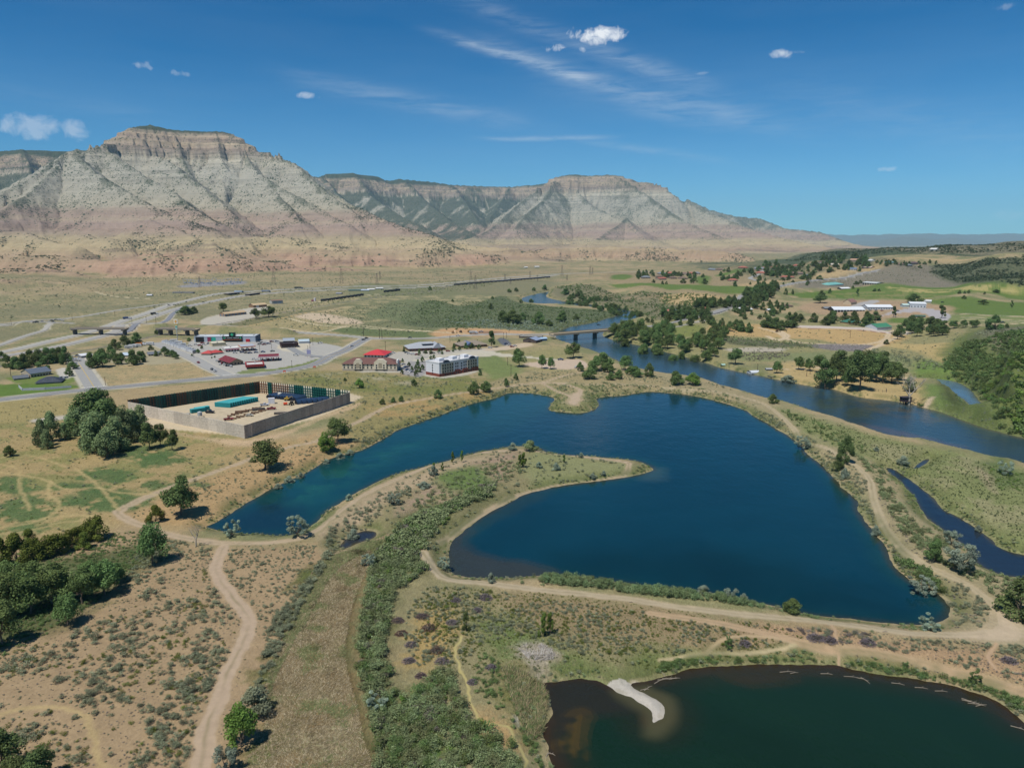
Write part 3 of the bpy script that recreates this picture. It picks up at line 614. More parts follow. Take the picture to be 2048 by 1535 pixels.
paint([(1270,1348),(1300,1352),(1373,1334),(1501,1325),(1665,1327),(1793,1346),(1900,1364),(1990,1392),(2048,1440)], (196,184,164), .6, 1.2, .8, line=2.2)
paint([(1865,795),(1840,808),(1810,803),(1790,800),(1740,792),(1680,783)], (196,176,148), 1.5, 1.2, .8, line=4)
paint([(1228,632),(1200,640),(1150,650),(1120,662)], (206,186,140), 2, 2, .8, line=5)

# ------------------------------------------------------------------ rock colours of hills and mountains, by bed height
mi = np.nonzero(MTN)[0]
zc = Z[mi]; X_ = GX[mi]; Y_ = GY[mi]
zw = zc + fbm(X_, Y_, 900, 3, 70) * 30 + fbm(X_, Y_, 120, 2, 71) * 8
beds = [(0,(168,156,122)),(22,(178,158,126)),(40,(172,146,120)),(62,(178,156,126)),(92,(186,168,132)),(130,(178,162,130)),(150,(164,146,126)),(170,(170,148,130)),(205,(162,142,128)),(228,(176,158,136)),(250,(166,146,130)),
        (285,(164,148,130)),(310,(176,167,146)),(400,(174,168,150)),(520,(172,167,151)),(600,(175,170,154)),(690,(184,176,156)),(725,(182,170,148)),(750,(152,138,124)),(785,(166,148,130)),
        (815,(186,168,140)),(850,(156,138,124)),(880,(182,162,136)),(905,(160,146,126)),(925,(92,98,70)),(1200,(74,88,60))]
bz = np.array([b[0] for b in beds], float); bc = np.array([C(b[1]) for b in beds])
mc = np.stack([np.interp(zw, bz, bc[:, k]) for k in range(3)], -1)
st = perlin(zw / 7.5, X_ / 2600 + 3.3, 80) * .5 + perlin(zw / 19, Y_ / 2600, 81) * .5
stA = sstep(560, 700, zw) * .10 + .04 + .06 * (zw < 300)
mc *= (1 + st * stA)[:, None]
dk = sstep(.30, .42, perlin(zw / 16, X_ / 900, 85)) * ((zw > 700) * .45 + (zw < 300) * sstep(.0, .3, fbm(X_, Y_, 300, 2, 86)) * .45)
dk = dk * (zw < 930)
mc = mc * (1 - dk[:, None]) + C((104,90,84)) * dk[:, None]
fl = fbm(X_, Y_, 60, 3, 91); mc *= (1 + .13 * fl)[:, None]
# low foothills: alternate red and buff by place
_ax = np.arctan2(X_, Y_); redz = sstep(-.25, .15, fbm(X_, Y_, 420, 2, 77)) * (zc < 62) * sstep(10, 24, zc) * (Y_ < 3300) * (sstep(-.56, -.50, _ax) * sstep(-.22, -.28, _ax) + sstep(-.24, -.20, _ax) * sstep(.0, -.05, _ax))
mc = mc * (1 - .42 * redz[:, None]) + C((190,150,130)) * .42 * redz[:, None]
hill = (np.hypot(X_, Y_) < 1800)
bl = sstep(6, 16, zc - HB[mi] + 3) * hill + (~hill) * sstep(-2, 6, zc - HB[mi])
col[mi] = col[mi] * (1 - bl[:, None]) + mc * bl[:, None]
# slope normals -> which faces carry juniper
Zg = Z.reshape(NR, NA)
dZr = np.gradient(Zg, axis=0) / np.gradient(RR, axis=0); dZa = np.gradient(Zg, axis=1) / (RR * np.gradient(AA, axis=1))
sn, cs = np.sin(AA), np.cos(AA)
DX = (dZr * sn + dZa * cs).ravel(); DY = (dZr * cs - dZa * sn).ravel()
slope = np.hypot(DX, DY)
facing_right = (-DX[mi]) / (slope[mi] + .05)                     # +1 = falls towards +x
nv = fbm(X_, Y_, 380, 3, 95) + .6 * fbm(X_, Y_, 90, 2, 96)
big = .24 + .05 * facing_right + .62 * nv + .06 * (zw > 300) - .16 * ((zw > 130) & (zw < 300)) + .38 * sstep(45, 10, md_[mi]) * (zw > 130)
ri_ = RID[mi]; isB = (ri_ >= 13) & (ri_ <= 18); big += isB * .62 * (zw < 735) * sstep(-.5, .1, fbm(X_, Y_, 260, 3, 99)) + .22 * isB
big += ((ri_ == 20) | (ri_ == 21)) * .22 + ((ri_ == 24) | (ri_ == 25)) * .12 + (ri_ >= 28) * .3 + (ri_ >= 30) * .35 * (zw < 760)
big = np.clip(big, 0, 1) * np.where(slope[mi] > 1.6, .25, 1)
big = np.where(zw > 915, .97, big)
low_ = np.clip(.10 + .75 * (fbm(X_, Y_, 210, 3, 97)), 0, .8)
big = np.where(zw < 130, low_, big)
msk[mi, 1] = msk[mi, 1] * (1 - bl) + big * bl
msk[mi, 0] = msk[mi, 0] * (1 - bl); msk[mi, 2] *= (1 - bl)
far = (GR > 12500); col[far] = C((150,142,112)); msk[far] = (0, .3, 0)
# outer gullies keep lighter talus; juniper darkens broad vegetated slopes as a cover of its own
vv = sstep(.45, .95, big) * bl * (.62 + .22 * isB + .2 * (ri_ >= 30))
col[mi] = col[mi] * (1 - vv[:, None]) + C((84,90,74)) * vv[:, None]
np.clip(col, .004, .9, out=col); msk[:, 0] *= sstep(350, 700, GR)

# ------------------------------------------------------------------ interpolation on the grid, for everything that stands on it
_ri = np.arange(NR)
def gidx(x, y):
    a = np.arctan2(x, y); r = np.hypot(x, y)
    return np.interp(r, rad, _ri), np.interp(a, az, np.arange(NA))
def sample(arr, x, y):
    x = np.atleast_1d(x); y = np.atleast_1d(y)
    i, j = gidx(x, y); i0 = np.minimum(i.astype(int), NR - 2); j0 = np.minimum(j.astype(int), NA - 2); fi = i - i0; fj = j - j0
    g = arr.reshape(NR, NA)
    return (g[i0, j0] * (1 - fi) + g[i0 + 1, j0] * fi) * (1 - fj) + (g[i0, j0 + 1] * (1 - fi) + g[i0 + 1, j0 + 1] * fi) * fj
def gz(x, y): return sample(Z, x, y)

# ------------------------------------------------------------------ meshes from arrays
def mesh_np(name, V, Fq, mats, attrs=None, smooth=True, midx=None):
    me = bpy.data.meshes.new(name)
    V = np.ascontiguousarray(V, dtype=np.float32); Fq = np.ascontiguousarray(Fq, dtype=np.int32); k = Fq.shape[1]
    me.vertices.add(len(V)); me.vertices.foreach_set('co', V.ravel())
    me.loops.add(Fq.size); me.loops.foreach_set('vertex_index', Fq.ravel())
    me.polygons.add(len(Fq)); me.polygons.foreach_set('loop_start', np.arange(0, Fq.size, k, dtype=np.int32))
    me.polygons.foreach_set('loop_total', np.full(len(Fq), k, dtype=np.int32))
    me.polygons.foreach_set('use_smooth', np.full(len(Fq), smooth, dtype=bool))
    for m in (mats if isinstance(mats, (list, tuple)) else [mats]): me.materials.append(m)
    if midx is not None: me.polygons.foreach_set('material_index', np.asarray(midx, dtype=np.int32))
    for an, arr in (attrs or {}).items():
        a = me.attributes.new(an, 'FLOAT_COLOR', 'POINT')
        c = np.ones((len(V), 4), dtype=np.float32); c[:, :arr.shape[1]] = arr; a.data.foreach_set('color', c.ravel())
    me.update(calc_edges=True)
    return me
def obj(name, me, parent=None, **props):
    o = bpy.data.objects.new(name, me); COL.objects.link(o)
    if parent is not None: o.parent = parent
    for k, v in props.items():
        if v is not None: o[k] = v
    return o


def ribbon(name, line, width, c, mat=None, off=0.12, step=6.0, side=0.0, kind='structure', parent=None, bake=True):
    p = np.asarray(line)[:, :2]; seg = np.hypot(*np.diff(p, axis=0).T); L = np.concatenate([[0], np.cumsum(seg)])
    n = max(int(L[-1] / step), 2); t = np.linspace(0, L[-1], n); x = np.interp(t, L, p[:, 0]); y = np.interp(t, L, p[:, 1])
    tx = np.gradient(x); ty = np.gradient(y); l = np.hypot(tx, ty) + 1e-9; nx, ny = -ty / l, tx / l
    rows = []
    zc_ = gz(x, y)
    for k in np.linspace(-.5, .5, 5):
        xx = x + nx * (k * width + side); yy = y + ny * (k * width + side)
        rows.append(np.stack([xx, yy, np.maximum(gz(xx, yy), zc_ - .3) + off + 8e-5 * np.hypot(xx, yy)], -1))
    V = np.concatenate(rows); i2 = (np.arange(4)[:, None] * n + np.arange(n - 1)[None, :]).ravel()
    q = np.stack([i2, i2 + n, i2 + n + 1, i2 + 1], -1)[:, ::-1]
    me = mesh_np(name, V, q, mat, {'col': np.tile(C(c), (len(V), 1)), 'msk': np.zeros((len(V), 3))})
    return obj(name, me, parent, kind=kind)

# ------------------------------------------------------------------ node helpers and materials
def nmat(name):
    m = bpy.data.materials.new(name); m.use_nodes = True; nt = m.node_tree; nt.nodes.clear()
    out = nt.nodes.new('ShaderNodeOutputMaterial'); return m, nt, out
def N(nt, t, **kw):
    n = nt.nodes.new(t)
    for k, v in kw.items():
        if k.startswith('i_'): n.inputs[k[2:].replace('_', ' ')].default_value = v
        elif isinstance(k, str) and k[0] == '_': n.inputs[int(k[1:])].default_value = v
        else: setattr(n, k, v)
    return n
def math_(nt, op, a, b=None, c=None, clamp=False):
    n = nt.nodes.new('ShaderNodeMath'); n.operation = op; n.use_clamp = clamp
    for i, v in enumerate((a, b, c)):
        if v is None: continue
        if isinstance(v, (int, float)): n.inputs[i].default_value = v
        else: nt.links.new(v, n.inputs[i])
    return n.outputs[0]
def mixrgb(nt, fac, a, b, bt='MIX'):
    n = nt.nodes.new('ShaderNodeMix'); n.data_type = 'RGBA'; n.blend_type = bt
    for sock, v in ((n.inputs[0], fac), (n.inputs[6], a), (n.inputs[7], b)):
        if isinstance(v, (int, float)): sock.default_value = v
        elif isinstance(v, (tuple, list, np.ndarray)): sock.default_value = (*[float(q) for q in v[:3]], 1)
        else: nt.links.new(v, sock)
    return n.outputs[2]
def noise(nt, vec, scale, detail=3, rough=.55, dist=0):
    n = N(nt, 'ShaderNodeTexNoise'); n.inputs['Scale'].default_value = scale; n.inputs['Detail'].default_value = detail
    n.inputs['Roughness'].default_value = rough; n.inputs['Distortion'].default_value = dist
    nt.links.new(vec, n.inputs['Vector']); return n.outputs['Fac']
def ramp(nt, v, lo, hi, a=0.0, b=1.0):
    n = N(nt, 'ShaderNodeMapRange'); n.clamp = True
    for i, q in enumerate((None, lo, hi, a, b)):
        if q is not None: n.inputs[i].default_value = q
    nt.links.new(v, n.inputs[0]); return n.outputs[0]

def ground_material(name, rock=False):
    m, nt, out = nmat(name)
    geo = N(nt, 'ShaderNodeNewGeometry').outputs['Position']
    ac = N(nt, 'ShaderNodeAttribute', attribute_name='col').outputs['Color']
    am = N(nt, 'ShaderNodeAttribute', attribute_name='msk').outputs['Color']
    sep = N(nt, 'ShaderNodeSeparateColor'); nt.links.new(am, sep.inputs[0])
    veg, bigv, fib = sep.outputs[0], sep.outputs[1], sep.outputs[2]
    n1 = noise(nt, geo, .9, 5, .65); n2 = noise(nt, geo, .16, 4, .6); n3 = noise(nt, geo, 3.2, 3, .7)
    f = math_(nt, 'ADD', math_(nt, 'MULTIPLY', n1, .5), math_(nt, 'ADD', math_(nt, 'MULTIPLY', n2, .45), math_(nt, 'MULTIPLY', n3, .35)))
    f = ramp(nt, f, .35, .95, .70, 1.32)
    vm = N(nt, 'ShaderNodeVectorMath', operation='SCALE'); nt.links.new(ac, vm.inputs[0]); nt.links.new(f, vm.inputs['Scale'])
    c = vm.outputs[0]
    # tufts of dry grass: fine streaky light and dark
    mp = N(nt, 'ShaderNodeMapping'); nt.links.new(geo, mp.inputs[0]); mp.inputs['Scale'].default_value = (1.0, .35, 1); mp.inputs['Rotation'].default_value = (0, 0, .6)
    st_ = noise(nt, mp.outputs[0], 2.2, 5, .7, 1.2)
    fs = math_(nt, 'MULTIPLY', fib, ramp(nt, st_, .38, .62, -.42, .42)); fs = math_(nt, 'ADD', fs, 1.0)
    vm2 = N(nt, 'ShaderNodeVectorMath', operation='SCALE'); nt.links.new(c, vm2.inputs[0]); nt.links.new(fs, vm2.inputs['Scale']); c = vm2.outputs[0]
    if rock:
        mps = N(nt, 'ShaderNodeMapping'); nt.links.new(geo, mps.inputs[0]); mps.inputs['Scale'].default_value = (.0011, .0011, .055)
        sn_ = noise(nt, mps.outputs[0], 1.0, 6, .72); spz = N(nt, 'ShaderNodeSeparateXYZ'); nt.links.new(geo, spz.inputs[0])
        amp = ramp(nt, spz.outputs[2], 380, 640, .35, 1.0)
        sf = math_(nt, 'ADD', math_(nt, 'MULTIPLY', ramp(nt, sn_, .36, .64, -.30, .22), amp), 1.0)
        vm3 = N(nt, 'ShaderNodeVectorMath', operation='SCALE'); nt.links.new(c, vm3.inputs[0]); nt.links.new(sf, vm3.inputs['Scale']); c = vm3.outputs[0]
    # brush far away: low sage 2 m, and pinyon and juniper 8 m
    def specks(cell, dens, colr, c, amp):
        v = N(nt, 'ShaderNodeTexVoronoi'); v.inputs['Scale'].default_value = 1 / cell; nt.links.new(gw, v.inputs['Vector'])
        gate = N(nt, 'ShaderNodeSeparateColor'); nt.links.new(v.outputs['Color'], gate.inputs[0])
        on = math_(nt, 'LESS_THAN', gate.outputs[0], math_(nt, 'MULTIPLY', dens, 1.15))
        sz = math_(nt, 'MULTIPLY_ADD', gate.outputs[1], .28, amp)
        blob = math_(nt, 'LESS_THAN', v.outputs['Distance'], sz)
        return mixrgb(nt, math_(nt, 'MULTIPLY', math_(nt, 'MULTIPLY', on, blob), .88), c, colr)
    nz = N(nt, 'ShaderNodeTexNoise'); nz.inputs['Scale'].default_value = .45; nz.inputs['Detail'].default_value = 2; nt.links.new(geo, nz.inputs['Vector'])
    wv = N(nt, 'ShaderNodeVectorMath', operation='MULTIPLY_ADD'); nt.links.new(nz.outputs['Color'], wv.inputs[0]); wv.inputs[1].default_value = (3, 3, 3); nt.links.new(geo, wv.inputs[2]); gw = wv.outputs[0]
    c = specks(2.1, veg, (.095, .11, .062), c, .22)
    c = specks(9.0 if rock else 6.0, bigv, (.050, .066, .036), c, .26)
    if rock: c = specks(17.0, math_(nt, 'MULTIPLY', bigv, .7), (.042, .058, .032), c, .20)
    bs_ = N(nt, 'ShaderNodeBsdfPrincipled'); bs_.inputs['Roughness'].default_value = .95; bs_.inputs['Specular IOR Level'].default_value = .15
    nt.links.new(c, bs_.inputs['Base Color'])
    hgt = math_(nt, 'ADD', math_(nt, 'MULTIPLY', n1, .5), math_(nt, 'MULTIPLY', noise(nt, geo, .05 if rock else .5, 6, .65), 6.0 if rock else .5))
    if rock:
        mp2 = N(nt, 'ShaderNodeMapping'); nt.links.new(geo, mp2.inputs[0]); mp2.inputs['Scale'].default_value = (.012, .012, .16)
        hgt = math_(nt, 'ADD', hgt, math_(nt, 'MULTIPLY', noise(nt, mp2.outputs[0], 1.0, 4, .6), 7.0))
    b = N(nt, 'ShaderNodeBump'); b.inputs['Distance'].default_value = 1.0; b.inputs['Strength'].default_value = .75 if rock else .55
    nt.links.new(hgt, b.inputs['Height']); nt.links.new(b.outputs[0], bs_.inputs['Normal'])
    nt.links.new(bs_.outputs[0], out.inputs[0]); return m
M_GROUND = ground_material('earth_and_dry_grass'); M_ROCK = ground_material('layered_shale', True)
def pave_material(name, rgh=.9):
    m, nt, out = nmat(name); geo = N(nt, 'ShaderNodeNewGeometry').outputs['Position']
    ac = N(nt, 'ShaderNodeAttribute', attribute_name='col').outputs['Color']
    f = ramp(nt, math_(nt, 'ADD', math_(nt, 'MULTIPLY', noise(nt, geo, .5, 4, .6), .6), math_(nt, 'MULTIPLY', noise(nt, geo, 4, 3, .6), .4)), .3, .7, .86, 1.12)
    vm = N(nt, 'ShaderNodeVectorMath', operation='SCALE'); nt.links.new(ac, vm.inputs[0]); nt.links.new(f, vm.inputs['Scale'])
    bs_ = N(nt, 'ShaderNodeBsdfPrincipled'); bs_.inputs['Roughness'].default_value = rgh; nt.links.new(vm.outputs[0], bs_.inputs['Base Color'])
    nt.links.new(bs_.outputs[0], out.inputs[0]); return m
M_PAVE = pave_material('worn_pavement'); M_DIRT = pave_material('packed_dirt', .95)

# ------------------------------------------------------------------ split the grid into ground, mountains, paths, roads ...
ii = (np.arange(NR - 1)[:, None] * NA + np.arange(NA - 1)[None, :]).ravel()
quads = np.stack([ii, ii + 1, ii + NA + 1, ii + NA], -1)[:, ::-1].astype(np.int32)
quads = quads[:, [0, 1, 2, 3]]
fc = CLS[quads[:, 0]]
ismt = (GR[quads[:, 0]] > 1900) & (fc == 0)
P3 = np.stack([GX, GY, Z], -1)
def part_of(mask, name, mat, label_kind='structure'):
    q = quads[mask]
    if len(q) == 0: return None
    u, inv = np.unique(q.ravel(), return_inverse=True)
    me = mesh_np(name, P3[u], inv.reshape(-1, 4), mat, {'col': col[u], 'msk': msk[u]})
    return obj(name, me, kind=label_kind)
part_of((fc == 0) & ~ismt, 'ground', M_GROUND)
part_of(ismt, 'mountains', M_ROCK)
part_of(fc == 1, 'dirt_path', M_DIRT); part_of(fc == 2, 'pavement', M_PAVE);
for i_, (p_, wd_, c_) in enumerate(RW): ribbon('road', p_, wd_, c_, M_PAVE, off=.10 + .012 * i_)
part_of(fc == 3, 'parking_lot', M_PAVE)
part_of(fc == 4, 'gravel_bar', M_GROUND); part_of(fc == 5, 'railway_bed', M_GROUND)

# distant blue ranges at the right
def far_range(name, D, prof, seed):
    pr = np.array(prof, float); xs = np.linspace(pr[0, 0], pr[-1, 0], 260); n = 26
    top = np.interp(xs, pr[:, 0], pr[:, 1]) + perlin(xs / 26.0, xs * 0, seed) * 1.6 + perlin(xs / 9.0, xs * 0, seed + 1) * .8
    d = ray(xs, top); t = D / d[:, 1]; hx = d[:, 0] * t; hz = CAMZ + d[:, 2] * t
    V = []
    for k in range(n):
        f = k / (n - 1); yy = D - (1 - f) * D * .14
        zz_ = 6 + (hz - 6) * f ** 1.6 * (1 + .22 * perlin(hx / (D * .012), np.full_like(hx, f * 6), seed + 3) * (1 - f))
        V.append(np.stack([hx * yy / D, np.full_like(hx, yy), zz_], -1))
    V.append(np.stack([hx * 1.1, np.full_like(hx, D * 1.1), np.full_like(hx, 0)], -1)); n += 1
    V = np.concatenate(V); i2 = (np.arange(n - 1)[:, None] * 260 + np.arange(259)[None, :]).ravel()
    q = np.stack([i2, i2 + 1, i2 + 261, i2 + 260], -1)
    me = mesh_np(name, V, q, M_ROCK, {'col': np.tile(C((134,128,106)), (len(V), 1)), 'msk': np.tile(np.array([0, .4, 0.]), (len(V), 1))})
    obj(name, me, kind='structure')
far_range('distant_hills', 24000, [(1650,491),(1700,484),(1750,481),(1800,474),(1830,473),(1870,479),(1900,475),(1940,478),(1990,483),(2100,480),(2400,478)], 3)
far_range('distant_plateau', 29000, [(1500,476),(1640,468),(1700,470),(1800,468),(1860,467),(1930,469),(2010,467),(2100,466),(2400,462)], 13)

# ------------------------------------------------------------------ water sheets
def water_material(name, rough_, wave, bumps):
    m, nt, out = nmat(name); geo = N(nt, 'ShaderNodeNewGeometry').outputs['Position']
    ac = N(nt, 'ShaderNodeAttribute', attribute_name='col').outputs['Color']
    f = ramp(nt, noise(nt, geo, .02, 4, .6, 1), .3, .7, .86, 1.14)
    vm = N(nt, 'ShaderNodeVectorMath', operation='SCALE'); nt.links.new(ac, vm.inputs[0]); nt.links.new(f, vm.inputs['Scale'])
    bs_ = N(nt, 'ShaderNodeBsdfPrincipled'); bs_.inputs['Roughness'].default_value = rough_; bs_.inputs['IOR'].default_value = 1.30
    nt.links.new(vm.outputs[0], bs_.inputs['Base Color'])
    mp = N(nt, 'ShaderNodeMapping'); nt.links.new(geo, mp.inputs[0]); mp.inputs['Rotation'].default_value = (0, 0, .5); mp.inputs['Scale'].default_value = (1, .45, 1)
    h = math_(nt, 'ADD', noise(nt, mp.outputs[0], wave, 4, .6), math_(nt, 'MULTIPLY', noise(nt, geo, wave * .22, 3, .5), 1.6))
    b = N(nt, 'ShaderNodeBump'); b.inputs['Distance'].default_value = .3; b.inputs['Strength'].default_value = bumps
    nt.links.new(h, b.inputs['Height']); nt.links.new(b.outputs[0], bs_.inputs['Normal']); nt.links.new(bs_.outputs[0], out.inputs[0]); return m
def water(key, name, deep, shallow, edge, tint=None, w1=5, w2=14, rough_=.12, wave=.5, bumps=.35, zones=()):
    s = SD[key]; mask = (s[quads] < 3.0).any(1) & (GR[quads[:, 0]] < 3000)
    q = quads[mask]; u, inv = np.unique(q.ravel(), return_inverse=True)
    d = -s[u] + N12[u] * 1.5
    cc = C(edge) * (1 - sstep(0, w1, d))[:, None] + C(shallow) * sstep(0, w1, d)[:, None]
    t = sstep(w1 * .6, w2, d)[:, None]; cc = cc * (1 - t) + C(deep) * t
    for pts, c, fe, wp, st_, pt in zones:
        x = GX[u] + wp * N12[u]; y = GY[u] + wp * NB[u]; p = wpoly(pts, 3)
        mz_ = 1 - sstep(-fe, fe, poly_sdf(x, y, p, fe + 2))
        if pt is not None: mz_ = mz_ * sstep(pt - .2, pt + .2, N12[u] + .4 * N3[u])
        mz_ = (mz_ * st_)[:, None]; cc = cc * (1 - mz_) + C(c) * mz_
    V = np.stack([GX[u], GY[u], np.zeros(len(u))], -1)
    me = mesh_np(name, V, inv.reshape(-1, 4), water_material(name + '_surface', rough_, wave, bumps), {'col': cc})
    return obj(name, me, kind='structure')
water('lake', 'lake', (8,56,70), (18,62,66), (58,62,48), w1=3.5, w2=10, zones=[
    ([(414,1053),(488,1010),(609,947),(766,877),(860,837),(955,804),(1050,785),(1100,800),(1080,830),(1000,860),(900,900),(780,945),(690,990),(620,1045),(508,1066)], (20,72,76), 12, 10, .75, None),
    ([(560,1000),(700,930),(800,890),(850,880),(760,930),(640,990),(580,1020)], (32,90,80), 8, 10, .7, -.1),
    ([(430,1050),(500,1015),(560,1000),(600,1020),(600,1055),(500,1066)], (18,46,62), 8, 6, .8, None),
    ([(990,1160),(1200,1100),(1500,1100),(1700,1180),(1900,1240),(1600,1230),(1300,1180),(1100,1160)], (6,46,54), 14, 10, .9, None),
    ([(895,1140),(897,1095),(920,1065),(945,1055),(935,1085),(960,1105),(1000,1115),(1060,1125),(1120,1150),(1040,1165),(930,1160)], (56,60,56), 3, 3, .92, None),
    ([(940,1060),(1000,1015),(1060,990),(1120,975),(1060,1010),(980,1050)], (40,62,64), 2, 3, .6, None),
    ([(1296,940),(1330,935),(1325,960),(1280,960)], (60,84,84), 3, 3, .6, None)])
water('pond', 'pond', (20,44,28), (34,42,26), (58,44,26), w1=4, w2=12, wave=.8, zones=[
    ([(1089,1371),(1165,1358),(1240,1392),(1270,1420),(1200,1430),(1150,1450),(1120,1500),(1130,1560),(1105,1540),(1100,1460)], (44,42,32), 2, 3, .9, None),
    ([(1110,1460),(1150,1430),(1180,1420),(1170,1480),(1160,1535),(1120,1535)], (82,66,30), 2, 3, .8, .0),
    ([(1225,1380),(1260,1410),(1285,1430),(1290,1470),(1330,1475),(1355,1440),(1350,1400),(1310,1380),(1290,1370)], (86,84,56), 2.2, 1.5, .75, None),
    ([(1318,1354),(1428,1332),(1592,1329),(1738,1343),(1903,1369),(2048,1446),(2060,1470),(1960,1420),(1800,1372),(1600,1348),(1420,1350),(1320,1376)], (50,46,32), 1.5, 2, .6, None),
    ([(1440,1345),(1560,1340),(1600,1355),(1500,1370)], (52,46,30), 2, 3, .8, None)])
water('river', 'river', (44,74,88), (58,78,82), (92,90,70), w1=5, w2=16, wave=.9, bumps=.5, rough_=.16, zones=[
    ([(1300,700),(1500,755),(1700,800),(1900,850),(2200,920),(2200,985),(1994,917),(1800,873),(1600,815),(1446,772),(1300,740)], (50,70,80), 12, 8, .8, None),
    ([(1560,770),(1640,780),(1720,800),(1760,830),(1700,835),(1600,810)], (66,76,60), 10, 8, .7, -.1),
    ([(1700,798),(1830,812),(1900,840),(1860,850),(1760,825)], (84,82,68), 5, 5, .7, -.05),
    ([(1720,845),(1800,862),(1920,890),(1900,893),(1780,868)], (88,80,84), 3, 4, .7, None)])
water('creek', 'creek', (34,46,60), (40,50,58), (70,66,48), w1=1.5, w2=4, wave=.8)
water('backwater', 'backwater', (92,122,142), (92,112,120), (96,100,80), w1=1.5, w2=5, wave=.8)
water('marsh_pool', 'marsh_pool', (44,50,60), (52,54,54), (76,70,54), w1=1, w2=3, wave=.8)
water('puddle', 'puddle', (50,62,74), (56,62,64), (84,78,60), w1=.5, w2=1.5, wave=.8)
print('ground done', flush=True)
# ------------------------------------------------------------------ small mesh builder
_MC = {}
def mat(c, rough=.8, var=.12, sc=1.2, metal=0.0, spec=.3, name=None):
    key = (tuple(c), rough, var, sc, metal)
    if key in _MC: return _MC[key]
    m, nt, out = nmat(name or 'surface'); geo = N(nt, 'ShaderNodeNewGeometry').outputs['Position']
    oi = N(nt, 'ShaderNodeObjectInfo').outputs['Random']
    f = ramp(nt, noise(nt, geo, sc, 4, .6), .3, .7, 1 - var, 1 + var)
    f = math_(nt, 'MULTIPLY', f, ramp(nt, oi, 0, 1, 1 - var * .4, 1 + var * .4))
    vm = N(nt, 'ShaderNodeVectorMath', operation='SCALE'); vm.inputs[0].default_value = [float(q) for q in C(c)]; nt.links.new(f, vm.inputs['Scale'])
    b = N(nt, 'ShaderNodeBsdfPrincipled'); b.inputs['Roughness'].default_value = rough; b.inputs['Metallic'].default_value = metal; b.inputs['Specular IOR Level'].default_value = spec
    nt.links.new(vm.outputs[0], b.inputs['Base Color']); nt.links.new(b.outputs[0], out.inputs[0]); _MC[key] = m; return m
GLASS = mat((44,52,62), .15, .1, spec=.6)
DARK = mat((38,38,42), .7)
class MB:
    def __init__(s): s.v = []; s.f = []; s.m = []; s.mats = []
    def mi(s, m):
        if m not in s.mats: s.mats.append(m)
        return s.mats.index(m)
    def face(s, pts, m):
        n = len(s.v); s.v += [tuple(map(float, p)) for p in pts]; s.f.append(tuple(range(n, n + len(pts)))); s.m.append(s.mi(m)); return s
    def box(s, x0, x1, y0, y1, z0, z1, m):
        n = len(s.v); s.v += [(x, y, z) for z in (z0, z1) for y in (y0, y1) for x in (x0, x1)]
        for q in ((0,2,3,1),(4,5,7,6),(0,1,5,4),(2,6,7,3),(0,4,6,2),(1,3,7,5)): s.f.append(tuple(n + k for k in q)); s.m.append(s.mi(m))
        return s
    def prism(s, prof, y0, y1, m):            # profile in x-z, extruded along y
        k = len(prof); n = len(s.v); s.v += [(x, y0, z) for x, z in prof] + [(x, y1, z) for x, z in prof]
        s.f.append(tuple(range(n, n + k))); s.f.append(tuple(range(n + 2 * k - 1, n + k - 1, -1))); s.m += [s.mi(m)] * 2
        for i in range(k):
            j = (i + 1) % k; s.f.append((n + j, n + i, n + k + i, n + k + j)); s.m.append(s.mi(m))
        return s
    def tube(s, a, b, r0, r1, m, n=6):
        a = Vector(a); b = Vector(b); d = (b - a).normalized(); u = d.orthogonal().normalized(); w = d.cross(u); k = len(s.v)
        for p, r in ((a, r0), (b, r1)):
            for i in range(n):
                t = 2 * math.pi * i / n; s.v.append(tuple(p + (u * math.cos(t) + w * math.sin(t)) * r))
        for i in range(n):
            j = (i + 1) % n; s.f.append((k + i, k + j, k + n + j, k + n + i)); s.m.append(s.mi(m))
        s.f.append(tuple(range(k + n - 1, k - 1, -1))); s.f.append(tuple(range(k + n, k + 2 * n))); s.m += [s.mi(m)] * 2
        return s
    def build(s, name, parent=None, smooth=False, **props):
        me = bpy.data.meshes.new(name); me.from_pydata(s.v, [], s.f)
        for m in s.mats: me.materials.append(m)
        me.polygons.foreach_set('material_index', s.m)
        if smooth: me.polygons.foreach_set('use_smooth', [True] * len(s.f))
        me.update(); return obj(name, me, parent, **props)
def pix_to(px, py):
    w = land(px, py)[0]; z = float(gz(w[0], w[1])[0]); return w[0], w[1], z
def scale_at(x, y):                       # photo pixels per metre at a point
    return F / (y * CP + (CAMZ) * SP)
def root(name, x, y, z, rz=0.0, **props):
    o = bpy.data.objects.new(name, None); COL.objects.link(o); o.location = (x, y, z); o.rotation_euler = (0, 0, rz); o.empty_display_size = .5
    for k, v in props.items():
        if v is not None: o[k] = v
    return o
def shared(o, name, parent, loc=(0, 0, 0), rz=0.0):
    c = bpy.data.objects.new(name, o.data if hasattr(o, 'data') else o); COL.objects.link(c); c.parent = parent; c.location = loc; c.rotation_euler = (0, 0, rz); return c

